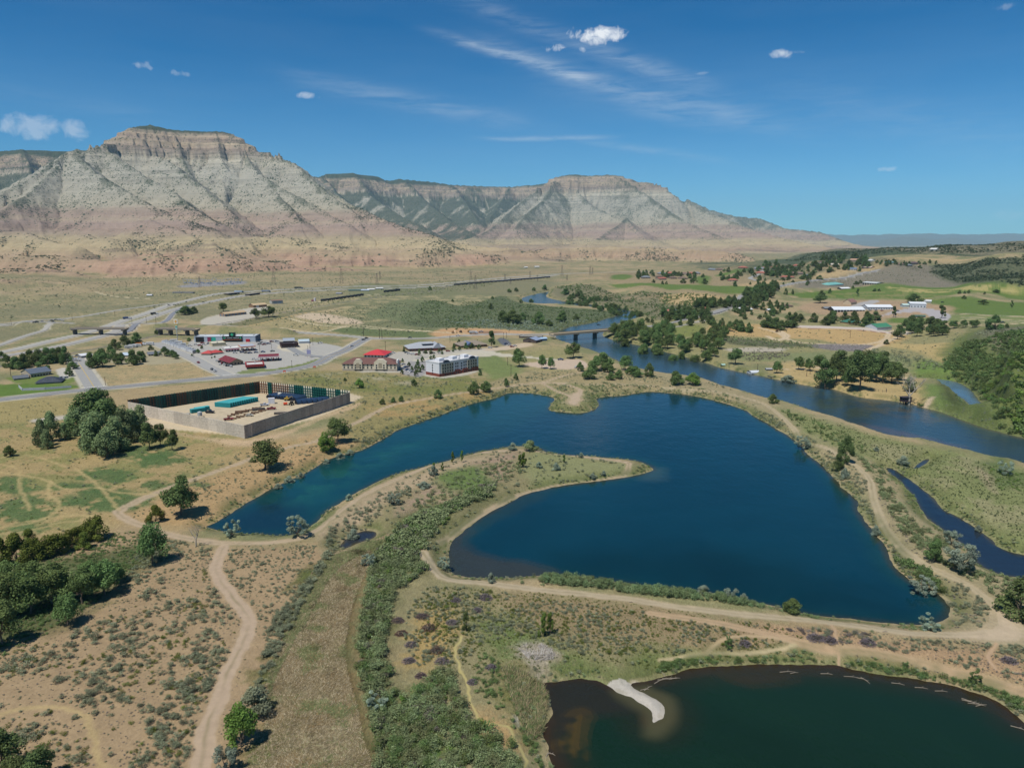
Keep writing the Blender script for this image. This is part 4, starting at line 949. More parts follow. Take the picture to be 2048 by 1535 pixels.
def building(name, label, cat, p0, p1, depth, hpx, roof='flat', rpx=3, wall=(220,216,206), rcol=(120,90,80), base=None, wins=None, wcol=None, group=None, doors=(), over=.5, awning=None):
    """front facade from pixel p0 to pixel p1 (left to right); wall and roof heights given in photo pixels"""
    a = pix_to(*p0); b = pix_to(*p1)
    L = math.hypot(b[0] - a[0], b[1] - a[1]); rz = math.atan2(b[1] - a[1], b[0] - a[0])
    sc = scale_at(0, (a[1] + b[1]) / 2); h = hpx / sc; rh = rpx / sc
    z0 = min(a[2], b[2]) - .15
    r = root(name, a[0], a[1], z0, rz, label=label, category=cat, group=group)
    wm = mat(wall); rm = mat(rcol, .7)
    zb = 0.0
    w = MB(); kids = []
    if base:
        bh = base[1] / sc; MB().box(-.06, L + .06, -.06, depth + .06, -.6, bh, mat(base[0])).build('base_course', r); zb = bh; w.box(0, L, 0, depth, bh, h, wm)
    else: w.box(0, L, 0, depth, -.6, h, wm)
    if roof == 'gable_end':                # ridge runs away from the viewer
        w.prism([(0.01, h + .003), (L - .01, h + .003), (L / 2, h + rh - .05)], .02, depth - .02, wm)
    if roof == 'gable':
        w.face([(0.01, .01, h), (0.01, depth - .01, h), (0.01, depth / 2, h + rh - .05)], wm); w.face([(L - .01, depth - .01, h), (L - .01, .01, h), (L - .01, depth / 2, h + rh - .05)], wm)
    w.build('wall', r)
    q = MB(); o_ = over; t = .28
    if roof == 'flat':
        q.box(-.12, L + .12, -.12, depth + .12, h, h + .18, rm)
        pm = wm
        pp = MB()
        for bx in ((-.2, L + .2, -.2, .1), (-.2, L + .2, depth - .1, depth + .2), (-.2, .1, .1, depth - .1), (L - .1, L + .2, .1, depth - .1)): pp.box(*bx, h - .1, h + max(rh, .4), pm)
        kids.append(pp.build('parapet', r))
        rr_ = random.Random(int(a[0] * 7))
        for k in range(int(L * depth / 120)):
            x = rr_.uniform(1.5, L - 2.5); y = rr_.uniform(1.5, max(depth - 2.5, 1.6)); _u = MB().box(x, x + 1.3, y, y + 1.1, h + .18, h + 1.1, mat((190,190,188), .5)); kids.append(_u.build('air_unit', r))
    elif roof == 'gable':
        q.face([(-o_, -o_, h - .1), (L + o_, -o_, h - .1), (L + o_, depth / 2, h + rh), (-o_, depth / 2, h + rh)], rm)
        q.face([(L + o_, depth + o_, h - .1), (-o_, depth + o_, h - .1), (-o_, depth / 2, h + rh), (L + o_, depth / 2, h + rh)], rm)
        q.box(-o_, L + o_, -o_ - .04, -o_, h - .3, h - .06, mat((222,220,214)))
    elif roof == 'gable_end':
        q.face([(-o_, -o_, h - .1), (L / 2, -o_, h + rh), (L / 2, depth + o_, h + rh), (-o_, depth + o_, h - .1)], rm)
        q.face([(L + o_, -o_, h - .1), (L + o_, depth + o_, h - .1), (L / 2, depth + o_, h + rh), (L / 2, -o_, h + rh)], rm)
    elif roof == 'hip':
        i_ = min(depth / 2, L / 2 - .3); e = [(-o_, -o_, h - .1), (L + o_, -o_, h - .1), (L + o_, depth + o_, h - .1), (-o_, depth + o_, h - .1)]
        A, B = (i_, depth / 2, h + rh), (L - i_, depth / 2, h + rh)
        q.face([e[0], e[1], B, A], rm).face([e[2], e[3], A, B], rm).face([e[3], e[0], A], rm).face([e[1], e[2], B], rm)
    elif roof == 'mono':
        q.face([(-o_, -o_, h + .02), (L + o_, -o_, h + .02), (L + o_, depth + o_, h + rh), (-o_, depth + o_, h + rh)], rm)
        w2 = MB().box(0, L, depth - .3, depth - .05, h, h + rh - .1, wm); w2.build('upper_wall', r)
    elif roof == 'vault':
        n = 8
        for k in range(n):
            t0, t1 = math.pi * k / n, math.pi * (k + 1) / n
            q.face([(-.1, depth / 2 - depth / 2 * math.cos(t0), h + rh * math.sin(t0)), (L + .1, depth / 2 - depth / 2 * math.cos(t0), h + rh * math.sin(t0)), (L + .1, depth / 2 - depth / 2 * math.cos(t1), h + rh * math.sin(t1)), (-.1, depth / 2 - depth / 2 * math.cos(t1), h + rh * math.sin(t1))], rm)
    rf_ = q.build('roof', r)
    for u_ in kids: u_.parent = rf_
    # windows: (columns, rows, z fraction lo, hi, width m, height m)
    if wins:
        nc, nr, zl, zh, ww, wh = wins; proto = None
        gm = mat(wcol) if wcol else GLASS
        for k in range(nr):
            zc = h * (zl + (zh - zl) * (k / max(nr - 1, 1)))
            for j in range(nc):
                x = L * (j + .5) / nc
                if proto is None:
                    proto = MB().box(-ww / 2, ww / 2, -.05, .06, -wh / 2, wh / 2, gm).box(-ww / 2 - .1, ww / 2 + .1, -.09, -.05, -wh / 2 - .12, -wh / 2, mat((214,210,200))).build('window', r); proto.location = (x, 0, zc); continue
                shared(proto, 'window', r, (x, 0, zc))
        ns = max(int(depth / max(L / nc, 3.0)), 1)
        for k in range(nr):
            zc = h * (zl + (zh - zl) * (k / max(nr - 1, 1)))
            for j in range(ns):
                for X_, rr in ((0, -math.pi / 2), (L, math.pi / 2)):
                    shared(proto, 'window', r, (X_, depth * (j + .5) / ns, zc), rr)
    for (fx, dw, dh, dc) in doors:
        MB().box(L * fx - dw / 2, L * fx + dw / 2, -.08, .05, 0, dh, mat(dc)).build('door', r)
    if awning:
        ax0, ax1, az, ad, ac = awning; MB().box(L * ax0, L * ax1, -ad, -.02, h * az, h * az + .35, mat(ac)).build('awning', r)
    return r, L, h, rh, depth

# ---- hotels
r, L, h, rh, d = building('cream_hotel', 'cream three-storey hotel with brown hipped roof and two arched gables', 'hotel', (685,741), (794,742), 17, 15, 'hip', 10, (228,216,190), (118,84,76), base=((176,166,150), 4.5), wins=(14, 3, .20, .82, 1.2, 1.4), over=.7)
for fx, fw in ((.29, 7), (.70, 10.5)):
    x = L * fx; g = MB(); wm = mat((228,216,190)); g.box(x - fw / 2, x + fw / 2, -1.0, 3.0, 4.5 / scale_at(0, 600), h + 1.6, wm); g.prism([(x - fw / 2, h + 1.6), (x + fw / 2, h + 1.6), (x + fw * .22, h + 4.0), (x - fw * .22, h + 4.0)], -1.0, 3.0, wm); g.build('gable', r)
    MB().prism([(x - 1.6, 3), (x + 1.6, 3), (x + 1.6, h), (x + 1, h + .9), (x - 1, h + .9), (x - 1.6, h)], -1.08, -1.0, mat((176,164,140))).build('arched_panel', r)
    for k in range(3):
        for s_ in (-.3, .3): MB().box(x + s_ * fw - .6, x + s_ * fw + .6, -1.06, -.98, h * (.20 + .31 * k) - .7, h * (.20 + .31 * k) + .7, GLASS).build('window', r)
MB().box(L - .8, L + .4, 2, 8, h - 1, h + 3, mat((240,238,232))).build('roof_sign', r)
r, L, h, rh, d = building('white_hotel', 'white four-storey hotel with taupe bays and red brick base', 'hotel', (879,754), (957,740), 17, 27, 'flat', 2, (236,236,238), (222,222,222), base=((140,76,60), 6.5))
for f0, f1, c in ((.05,.34,(190,184,166)), (.70,.95,(190,184,166))):
    MB().box(L * f0, L * f1, -.5, .02, 6.8 / scale_at(0, 560), h - .6, mat(c)).build('bay_panel', r)
for f0, f1 in ((.38,.52), (.58,.72), (.8,.98)):
    MB().box(L * f0, L * f1, -.55, .02, 0, h * .34, mat((140,76,60))).build('brick_panel', r)
wp = MB().box(-.55, .55, -.06, .04, -.8, .8, GLASS).build('window', r); wp.location = (L * .08, -.52, h * .32)
for k in range(4):
    for f in (.08,.14,.20,.26,.32,.41,.46,.62,.67,.73,.80,.86,.92):
        if k == 0 and f == .08: continue
        inb = f < .34 or f > .70
        shared(wp, 'window', r, (L * f, -.54 if inb else (-.6 if k == 0 else -.03), h * (.14 + .225 * k)))
for k in range(3): MB().box(L * .555 - .6, L * .555 + .6, -.1, .05, h * (.30 + .2 * k), h * (.42 + .2 * k), DARK).build('window', r)
for k in range(4): shared(wp, 'window', r, (0, d * .5, h * (.2 + .2 * k)), -math.pi / 2)
for f in (.17, .83):
    g = MB(); n = 8; x = L * f
    g.prism([(x - 3.5, h)] + [(x + 3.5 * math.cos(math.pi * (1 - t / n)), h + .3 + 1.9 * math.sin(math.pi * t / n)) for t in range(n + 1)] + [(x + 3.5, h)], -.5, .3, mat((90,96,110))).build('roof_arch', r)
for f in (.12, .45, .75): MB().box(L * f, L * f + 5, 6, 11, h + .2, h + 2.6, mat((238,238,240))).build('roof_cap', r)
# ---- other town buildings
B_ = building
B_('red_roofed_restaurant', 'restaurant with bright red hipped roof behind the cream hotel', 'restaurant', (728,714), (768,715), 22, 6, 'hip', 8, (232,228,222), (214,66,72), wins=(6,1,.5,.5,1.2,1.4), over=1.2)
r, L, h, rh, d = B_('visitor_center', 'brick visitor centre with pale grey metal roof and car park trees', 'visitor centre', (819,703), (890,699), 24, 6, 'hip', 9, (150,92,72), (176,180,184), wins=(12,1,.45,.45,1.5,1.6), over=1.2)
MB().prism([(L*.66, 0), (L*.86, 0), (L*.86, h), (L*.76, h + 4.5), (L*.66, h)], -4, 6, mat((150,88,68))).build('entrance_gable', r)
MB().prism([(L*.63, h-.1), (L*.89, h-.1), (L*.76, h + 5)], -4.4, 10, mat((172,176,182))).build('porch_roof', r)
for f in (.38, .62): MB().box(L*f, L*f+9, 3.4, 8.5, h + rh*.62, h + rh*.62 + .25, mat((58,62,72), .4)).build('roof_panel', r)
r, L, h, rh, d = B_('rest_area_building', 'low brick rest building with blue and brown hipped roof under trees', 'building', (923,695), (974,692), 20, 5, 'hip', 7, (140,108,84), (150,138,122), wins=(6,1,.5,.5,1.2,1.2), over=1.4)
MB().prism([(L*.15,h),(L*.48,h),(L*.315,h+rh*.95)], -3, 14, mat((104,120,150), .5)).build('blue_roof_wing', r)
B_('boat_hire_shed', 'small brown shed with blue-grey gabled roof beside the river bridge', 'shed', (1046,684), (1072,686), 14, 6, 'gable_end', 4, (96,84,80), (150,164,188), doors=((.5,3,3,(70,60,56)),))
B_('open_shelter', 'long white-roofed open shelter behind the boat hire shed', 'shelter', (1038,676), (1084,677), 8, 3.5, 'flat', 1.5, (120,112,100), (228,226,218))
B_('boat_rack', 'blue and white rack of hire boats east of the boat shed', 'boat rack', (1079,682), (1094,681), 6, 5, 'gable', 2, (90,130,180), (170,200,225))
B_('maroon_roofed_store', 'convenience store with large maroon gabled roof and tan front', 'store', (461,731), (487,728), 24, 6.5, 'gable_end', 7, (186,160,128), (128,52,58), wins=(4,1,.5,.5,1.6,1.8), over=1.2)
r, L, h, rh, d = B_('burger_restaurant', 'small brick restaurant with red mansard band and white flat roof', 'restaurant', (494,738), (527,736), 16, 7, 'flat', 1, (132,92,70), (214,212,206), wins=(8,1,.32,.32,1.5,1.4))
for bx in ((-1, L+1, -1, .0), (-1, L+1, d, d+1), (-1, 0, 0, d), (L, L+1, 0, d)): MB().box(*bx, h * .62, h + 1.0, mat((164,60,62))).build('roof_band', r)
def canopy(label, p0, p1, depth, hpx, top, band, cols=4, group=None):
    a = pix_to(*p0); b = pix_to(*p1); L = math.hypot(b[0]-a[0], b[1]-a[1]); rz = math.atan2(b[1]-a[1], b[0]-a[0]); h = hpx / scale_at(0, a[1])
    r = root('fuel_canopy', a[0], a[1], a[2], rz, label=label, category='canopy', group=group)
    MB().box(0, L, 0, depth, h, h + 1.0, mat(band)).build('fascia', r); MB().box(.4, L-.4, .4, depth-.4, h + 1.0, h + 1.12, mat(top)).build('canopy_roof', r)
    pc = None
    for i in range(cols):
        for y in (depth * .28, depth * .72):
            x = L * (i + .5) / cols
            if pc is None: pc = MB().box(-.3, .3, -.3, .3, -.3, h, mat((222,222,220))).build('column', r); pc.location = (x, y, 0)
            else: shared(pc, 'column', r, (x, y, 0))
            MB().box(x + 1.0, x + 1.9, y - .4, y + .4, 0, 1.7, mat((200,70,64))).build('fuel_pump', r)
    return r
canopy('dark red roofed fuel canopy with white fascia behind the burger restaurant', (516,724), (559,722), 16, 8, (128,48,58), (222,196,196))
canopy('pale roofed fuel canopy with orange edge in front of the long metal building', (482,703), (512,701), 16, 8, (176,184,196), (218,150,116), 3)
B_('white_station_store', 'white flat-roofed station shop with pink fascia joined to the pale canopy', 'store', (451,704), (479,702), 15, 6.5, 'flat', 1.5, (230,224,216), (232,230,222), wins=(5,1,.45,.45,1.6,1.8), awning=(0,1,.72,1.2,(206,130,140)))
B_('tan_flat_roofed_store', 'tan flat-roofed shop behind the white station shop', 'store', (425,693), (452,691), 16, 6, 'flat', 1.2, (214,200,166), (222,214,190))
B_('red_hipped_cafe', 'low cafe with bright red hipped roof among small trees', 'cafe', (403,710), (421,710), 12, 4, 'hip', 4.5, (214,198,170), (200,84,80), over=1)
B_('red_hipped_annex', 'second red hipped roof east of the low cafe', 'building', (425,709), (446,707), 11, 4, 'hip', 4, (204,190,168), (196,80,76), over=1)
r, L, h, rh, d = B_('long_metal_building', 'long pale blue-grey metal commercial building with black shop front', 'store', (389,684), (512,683), 18, 11, 'flat', 1, (186,198,210), (208,212,214), doors=((.09,9,7,(34,34,36)),(.25,5,6,(150,60,90)),(.31,5,6,(60,180,160)),))
MB().box(L*.46, L*.78, -.9, -.02, 0, h + .6, mat((26,36,34))).build('black_shop_front', r)
MB().box(L*.57, L*.67, -.9, 1.5, h + .6, h + 4.6, mat((24,44,38))).build('sign_tower', r)
def cross(x, z, s, y=-1.0):
    g = MB(); m_ = mat((70,200,150)); g.box(x - s * .32, x + s * .32, y, y + .1, z - s, z + s, m_).box(x - s, x - s*.325, y, y + .1, z - s * .32, z + s * .32, m_).box(x + s*.325, x + s, y, y + .1, z - s * .32, z + s * .32, m_); return g
cross(L*.62, h + 2.4, 1.6).build('green_cross', r); cross(L*.49, h * .80, 1.0).build('green_cross', r); cross(L*.755, h * .80, 1.0).build('green_cross', r)
rr_ = random.Random(4); x = L*.51; g = MB()
while x < L*.735:
    w_ = rr_.uniform(.4, .9); g.box(x, x + w_, -1.0, -.9, h*.74, h*.86, mat((196,204,206))); x += w_ + (.35 if rr_.random() > .12 else 1.2)
g.build('shop_lettering', r); MB().box(L*.465, L*.775, -1.3, -.9, h*.46, h*.52, mat((206,120,80))).build('orange_trim', r)
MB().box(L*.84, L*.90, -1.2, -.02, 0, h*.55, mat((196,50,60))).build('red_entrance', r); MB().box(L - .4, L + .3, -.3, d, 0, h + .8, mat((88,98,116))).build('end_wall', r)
B_('dark_restaurant', 'dark brown flat-roofed restaurant on the pale gravel lot', 'restaurant', (563,696), (597,694), 14, 7, 'flat', 2.5, (74,52,50), (70,66,68), wins=(6,1,.4,.4,1.4,1.4))
B_('grey_roofed_shop', 'grey-roofed shop behind the dark restaurant', 'store', (567,686), (589,685), 12, 5, 'gable', 4, (170,176,184), (164,172,182))
B_('white_storage_building', 'white two-tone storage building at the end of the gravel lot', 'building', (598,687), (619,686), 10, 5, 'gable', 3, (214,222,228), (196,212,220))
B_('tan_garage_row', 'long tan garage row with seven grey doors on the upper yard', 'garage', (450,633), (493,628), 12, 5.5, 'gable', 3, (176,142,110), (206,180,142), wins=(7,1,.42,.42,3.6,3.4), wcol=(130,134,140))
B_('tan_workshop', 'smaller tan workshop behind the row of garage doors', 'workshop', (507,615), (534,613), 14, 5, 'gable', 3, (150,118,92), (206,180,140), doors=((.3,5,4,(214,210,200)),))
B_('grey_sided_workshop', 'boxy workshop with grey doors and brown end at the yard edge', 'workshop', (544,608), (566,607), 14, 7, 'gable', 1.5, (196,192,182), (146,116,94), doors=((.3,5,5,(170,176,184)),(.7,5,5,(170,176,184))))
B_('grey_metal_roof_house', 'stone house with blue-grey metal roof by the leftmost tree row', 'house', (62,755), (103,749), 16, 8.5, 'gable', 7, (196,182,160), (104,114,128), wins=(7,1,.35,.35,1.3,1.5))
B_('open_sided_shed', 'low grey shed at the far left lawn', 'shed', (28,760), (57,757), 8, 4, 'gable', 4, (126,128,130), (112,116,122))
r, L, h, rh, d = B_('dark_hipped_house', 'charcoal hip-roofed house with dormers and a walled garden', 'house', (73,768), (121,765), 13, 3.5, 'hip', 9, (176,172,164), (66,72,84), over=1.2)
for f in (.3, .42, .64, .76): MB().prism([(L*f - 1, h + .8), (L*f + 1, h + .8), (L*f, h + 2.3)], .8, 4, mat((150,154,160))).build('dormer', r)
a = pix_to(40, 779); b = pix_to(142, 773)
def wall_run(name, label, cat, pts, hgt, thick, c, post=None, cap=None):
    P = [pix_to(*p) for p in pts]; r = root(name, P[0][0], P[0][1], P[0][2], 0, label=label, category=cat)
    for i in range(len(P) - 1):
        A, B2 = Vector(P[i]) - Vector(P[0]), Vector(P[i+1]) - Vector(P[0]); L = (B2 - A).length; ang = math.atan2(B2.y - A.y, B2.x - A.x)
        o = MB().box(0, L, -thick/2, thick/2, -.5, hgt, mat(c)).build('wall_panel', r); o.location = A; o.rotation_euler = (0, 0, ang)
        if post:
            for k in range(int(L / post)): q = MB().box(-.25, .25, -thick*.8, thick*.8, -.5, hgt + .3, mat(cap or c)).build('post', r); q.location = A + (B2 - A) * (k / max(int(L / post), 1)); q.rotation_euler = (0, 0, ang)
    return r
wall_run('garden_wall', 'pale garden wall in front of the charcoal hip-roofed house', 'wall', [(38,775), (45,781), (90,779), (143,775)], 1.8, .3, (196,196,200), 9)
B_('white_yard_shed', 'white-roofed shed in the yard behind the cross street trees', 'shed', (163,716), (185,713), 10, 5, 'gable', 3, (150,150,150), (226,228,230))
B_('pale_blue_roof_house', 'small house with pale blue-white gabled roof among street trees', 'house', (243,713), (256,713), 9, 4, 'gable', 4, (190,190,186), (190,206,220))
B_('long_grey_house', 'long low grey-roofed house beside the recreational vehicles', 'house', (297,712), (322,710), 9, 4, 'gable', 3.5, (206,202,194), (120,124,132), wins=(5,1,.5,.5,1.2,1.2))
# ---- right bank
r, L, h, rh, d = B_('open_horse_barn', 'long open-sided barn with white metal roof, leftmost of the white barns', 'barn', (1668,624), (1730,622), 22, 5, 'gable', 5, (52,56,64), (226,230,232))  # dark wall colour paints the shade inside the open barn
for k in range(11): MB().box(L*k/10-.2, L*k/10+.2, -1.0, -.5, -.4, h, mat((226,226,222))).build('post', r)
B_('white_window_barn', 'long white barn with a row of small windows, middle of the three', 'barn', (1735,620), (1786,618), 20, 6, 'gable', 4, (220,224,226), (228,232,234), wins=(10,1,.5,.5,1.6,1.2))
B_('tall_white_barn', 'tall white barn on the rise beside the dark tree', 'barn', (1820,615), (1852,616), 20, 8.5, 'gable', 3, (216,222,226), (230,234,236), wins=(5,1,.35,.35,1.5,1.5))
B_('teal_side_shed', 'small white shed with pale teal roof left of the tall white barn', 'shed', (1806,614), (1818,614), 10, 5, 'gable', 2, (200,214,212), (196,222,214))
B_('rear_white_shed', 'white-roofed shed behind the tall white barn', 'shed', (1848,606), (1862,606), 12, 4, 'gable', 2, (200,200,196), (230,232,232))
B_('green_roof_arena', 'white metal building with bright green roof by the curved drive', 'building', (1754,660), (1783,660), 18, 7.5, 'gable', 6, (206,212,216), (74,142,108))
B_('green_roof_cabin', 'cabin with green hipped roof under the trees west of the green-roofed building', 'cabin', (1698,648), (1722,647), 16, 4, 'hip', 6, (170,140,112), (66,124,104))
B_('gabled_chapel', 'tan steep-gabled building with terracotta roof above the open barn', 'building', (1686,608), (1702,609), 22, 5, 'gable_end', 6, (216,196,164), (160,124,112))
B_('teal_clubhouse', 'clubhouse with teal hipped roof on the golf green', 'clubhouse', (1659,571), (1687,571), 22, 3, 'hip', 4, (222,218,208), (126,186,178))
B_('white_marquee', 'white marquee in front of the teal-roofed clubhouse', 'marquee', (1683,578), (1701,577), 12, 2.5, 'gable', 2, (60,66,66), (240,242,242))
B_('cream_equipment_barn', 'cream building with six dark doors on the golf course', 'barn', (1724,570), (1753,569), 22, 5, 'gable', 1.5, (214,204,176), (206,212,212), wins=(6,1,.4,.4,4,4))
B_('long_green_shed', 'long low dark green shed on the lawn below the tall white barn', 'shed', (1825,634), (1851,634), 6, 3, 'gable', 1.5, (40,60,54), (50,104,88))
r, L, h, rh, d = B_('silver_trailer', 'silver vaulted trailer on the river bank', 'trailer', (1503,742), (1531,741), 7, 5, 'vault', 3, (206,214,222), (214,220,226), wins=(8,1,.6,.6,1,.8))
B_('teal_shed', 'tiny pale teal shed on the north river bank', 'shed', (1445,726), (1457,726), 4, 3, 'gable', 1.5, (150,196,176), (176,214,198))
B_('river_dock', 'dark wooden dock deck by the silver trailer', 'dock', (1546,750), (1569,748), 6, 1.2, 'flat', .4, (92,92,96), (150,140,126))
B_('barn_yard_shed', 'small grey shed behind the silver trailer', 'shed', (1533,741), (1545,741), 4, 4, 'gable', 1, (150,154,160), (176,180,184))
# ---- village houses: (x, y base, width px, wall, roof, label)
TER, GRY, BRN, BLU, WHT = (176,110,92), (132,138,142), (128,108,94), (112,128,148), (222,224,224)
HOUSES = [(1285,557,16,GRY,'grey-roofed house at the west end of the golf terrace'),(1314,549,14,GRY,'grey-roofed house second from the west on the golf terrace'),(1316,555,10,BRN,'brown-roofed house between two grey roofs on the golf terrace'),
 (1318,560,15,TER,'terracotta-roofed house at the edge of the long fairway'),(1336,549,15,TER,'wide terracotta roof at the back of the first house cluster'),(1341,558,13,BRN,'brown-roofed house right of the terracotta house by the fairway'),
 (1355,558,12,BRN,'brown-roofed house nearest the two round fairway trees'),(1362,550,12,BRN,'small brown-roofed house behind the fairway trees'),(1374,549,12,TER,'small terracotta roof beyond the striped green'),(1388,549,13,GRY,'grey-roofed house left of the striped green'),
 (1415,541,14,GRY,'grey-roofed house above the striped green'),(1430,541,10,BRN,'small brown roof above the striped green'),(1458,563,18,TER,'pink-red roofed house among the trees left of the hill road'),(1465,552,12,BRN,'brown-roofed house behind the pink-red roof'),
 (1476,537,12,TER,'lone red roof on the sloping green'),(1508,540,18,GRY,'wide pale grey roof above the hill road'),(1528,538,10,TER,'small terracotta roof beside the wide grey roof'),(1511,549,20,TER,'long terracotta roof beside the hill road'),
 (1560,557,28,TER,'longest pink roof right of the hill road'),(1548,535,14,TER,'pink stucco house on the upper terrace'),(1563,536,10,BRN,'brown-roofed house beside the pink stucco house'),(1588,534,12,TER,'orange roof on the upper terrace'),
 (1586,549,20,BRN,'long dark brown roof below the orange roof'),(1608,554,15,BLU,'blue-grey roofed house at the hill road bend'),(1637,526,12,BRN,'brown roof at the edge of the dark woods'),(1331,624,12,TER,'red-roofed cabin in the riverside trees'),
 (1348,623,9,BLU,'blue-grey cabin beside the red-roofed cabin'),(1409,619,11,TER,'orange-roofed house in the riverside trees'),(1481,618,9,WHT,'white-roofed cabin below the hill road'),(1497,620,8,WHT,'smaller white-roofed cabin below the hill road'),
 (1538,623,12,WHT,'white-roofed trailer home right of the riverside trees'),(1514,601,12,WHT,'white roof half hidden in trees by the road'),(1564,614,22,BRN,'long dark roof with car shelter above the trailer home'),(1650,619,12,GRY,'grey-roofed house left of the open barn'),
 (1700,523,17,(188,150,124),'wide tan-roofed house under the upper woods'),(1662,532,15,(206,196,180),'cream-roofed house left of the dark grove'),(1731,523,12,(214,214,206),'pale roof at the edge of the dark grove'),(1696,541,16,BLU,'slate-roofed house below the dark grove'),
 (1723,538,18,(222,198,180),'pale pink roof at the end of the tan road'),(1768,527,15,(110,150,150),'teal-roofed house on the upper terrace'),(1797,531,15,BRN,'brown-roofed house right of the teal roof'),(1822,525,15,(110,92,92),'dark red-brown roof farthest right on the terrace'),
 (1813,531,12,GRY,'small grey roof below the dark red-brown roof'),(1859,501,13,(226,226,220),'lone white building high on the plateau'),(1238,655,10,(190,190,190),'small pale hut beside the river bridge trees'),(1290,660,7,(200,96,70),'small red-roofed hut near the village road'),
 (1320,664,8,WHT,'white-roofed cabin at the corner of the small meadow'),(1330,640,9,(190,96,74),'red-roofed hut on the rocky river shore')]
for x, y, wpx, rc, lab in HOUSES:
    B_('village_house', lab, 'house', (x, y), (x + wpx, y + random.uniform(-.6, .6)), 11, 3.0 if wpx < 16 else 3.4, random.choice(['hip', 'gable', 'hip']), 2.6, random.choice([(206,188,160), (196,180,156), (214,206,192), (176,160,140)]), rc, wins=(3,1,.5,.5,1.4,1.3), over=.8)
# tall sign
x, y, z = pix_to(355, 678); s_ = 1 / scale_at(0, y)
r = root('pole_sign', x, y, z, -.25, label='tall pole sign with square white panel and yellow shell-like emblem', category='sign')
MB().tube((0,0,-.5), (0,0,20*s_), .45, .45, mat((190,192,190)), 8).build('pole', r)
MB().box(-4.5*s_, 4.5*s_, -.4, .4, 31*s_, 40*s_, mat((238,228,206))).build('upper_panel', r)
g = MB(); k = 14; g.prism([(3*s_*math.cos(2*math.pi*i/k)*.85, 35.6*s_ + 2.8*s_*math.sin(2*math.pi*i/k)) for i in range(k)], -.5, -.41, mat((176,120,60))).prism([(2.2*s_*math.cos(2*math.pi*i/k)*.85, 35.6*s_ + 2.1*s_*math.sin(2*math.pi*i/k)) for i in range(k)], -.58, -.51, mat((236,172,84))); g.build('emblem', r)
MB().box(-2.6*s_, 2.6*s_, -.35, .35, 28.5*s_, 30.6*s_, mat((196,160,70))).build('middle_panel', r); MB().box(-2.2*s_, 2.2*s_, -.35, .35, 20.5*s_, 27.6*s_, mat((186,220,210))).build('lower_panel', r)
g = MB(); g.box(-.5*s_, .5*s_, -.45, -.36, 22.5*s_, 27*s_, mat((30,140,110))).box(-2*s_, -.51*s_, -.45, -.36, 24.3*s_, 25.4*s_, mat((30,140,110))).box(.51*s_, 2*s_, -.45, -.36, 24.3*s_, 25.4*s_, mat((30,140,110))); g.build('green_emblem', r)
x, y, z = pix_to(618, 715); r = root('station_sign', x, y, z, 0, label='station price sign with pale and blue panels by the bend', category='sign')
MB().box(-1.6,-1.2,-.2,.2,-.4,6,mat((220,200,200))).box(1.2,1.6,-.2,.2,-.4,6,mat((220,200,200))).build('post', r); MB().box(-1.8,1.8,-.25,.25,3.5,7.4,mat((160,160,196))).build('panel', r)

# ---- walled equipment yard
A = [pix_to(258, 826), pix_to(490, 876), pix_to(700, 806), pix_to(520, 772+14)]
yh = 27.5 / scale_at(0, A[1][1])
WALL_LIT, WALL_SHADED = (216,206,190), (190,176,162)  # sunlit and shaded sides of the same planks, painted as two tones
def panel_fence(label, P0, P1, c, hgt, n, inner=False, gap=None, lattice=False):
    P0 = Vector(P0); P1 = Vector(P1); L = (P1 - P0).length; ang = math.atan2(P1.y - P0.y, P1.x - P0.x)
    r = root('sound_wall', *P0, ang, label=label, category='wall'); slope = (P1.z - P0.z) / L; rr_ = random.Random(int(L))
    for i in range(n):
        x0, x1 = L * i / n, L * (i + 1) / n
        g = MB(); f_ = rr_.uniform(.93, 1.05); cc = tuple(int(q * f_) for q in c); m_ = mat(cc, .9, .18, .9)
        nb = 9
        for k in range(nb):
            off = .05 * ((k + i) % 2); g.box(x0 + .03, x1 - .03, -.12 - off, .12 - .01 * (k % 2), hgt * k / nb + .02, hgt * (k + 1) / nb - .05, m_)
        if lattice:
            lm = mat(rr_.choice([(26,92,86), (26,86,82), (150,92,48), (30,60,60), (196,190,170), (24,100,92)]), .8)
            for q in (0, .5): g.box(x0 + (x1-x0)*q - .12, x0 + (x1-x0)*q + .14, .13, .6, 0, hgt + .5, lm)
            for k in range(0, nb + 1, 2): g.box(x0 + .15, x1 - .13, .13, .42, hgt * k / nb - .1, hgt * k / nb + .12, lm)
        o = g.build('wall_panel', r); o.location = (0, 0, slope * (x0 + x1) / 2)
    return r
panel_fence('pale plank sound wall along the left front of the equipment yard', A[0], A[1], WALL_LIT, yh, 14)
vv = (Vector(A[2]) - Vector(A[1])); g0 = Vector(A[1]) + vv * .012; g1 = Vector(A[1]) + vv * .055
panel_fence('plank sound wall with shade painted in along the right front of the equipment yard', tuple(g1), A[2], WALL_SHADED, yh, 24)
panel_fence('dark return wall beside the narrow gate gap of the equipment yard', A[1], tuple(Vector(A[1]) + Vector((2.2, 4.5, 0))), WALL_SHADED, yh, 2)
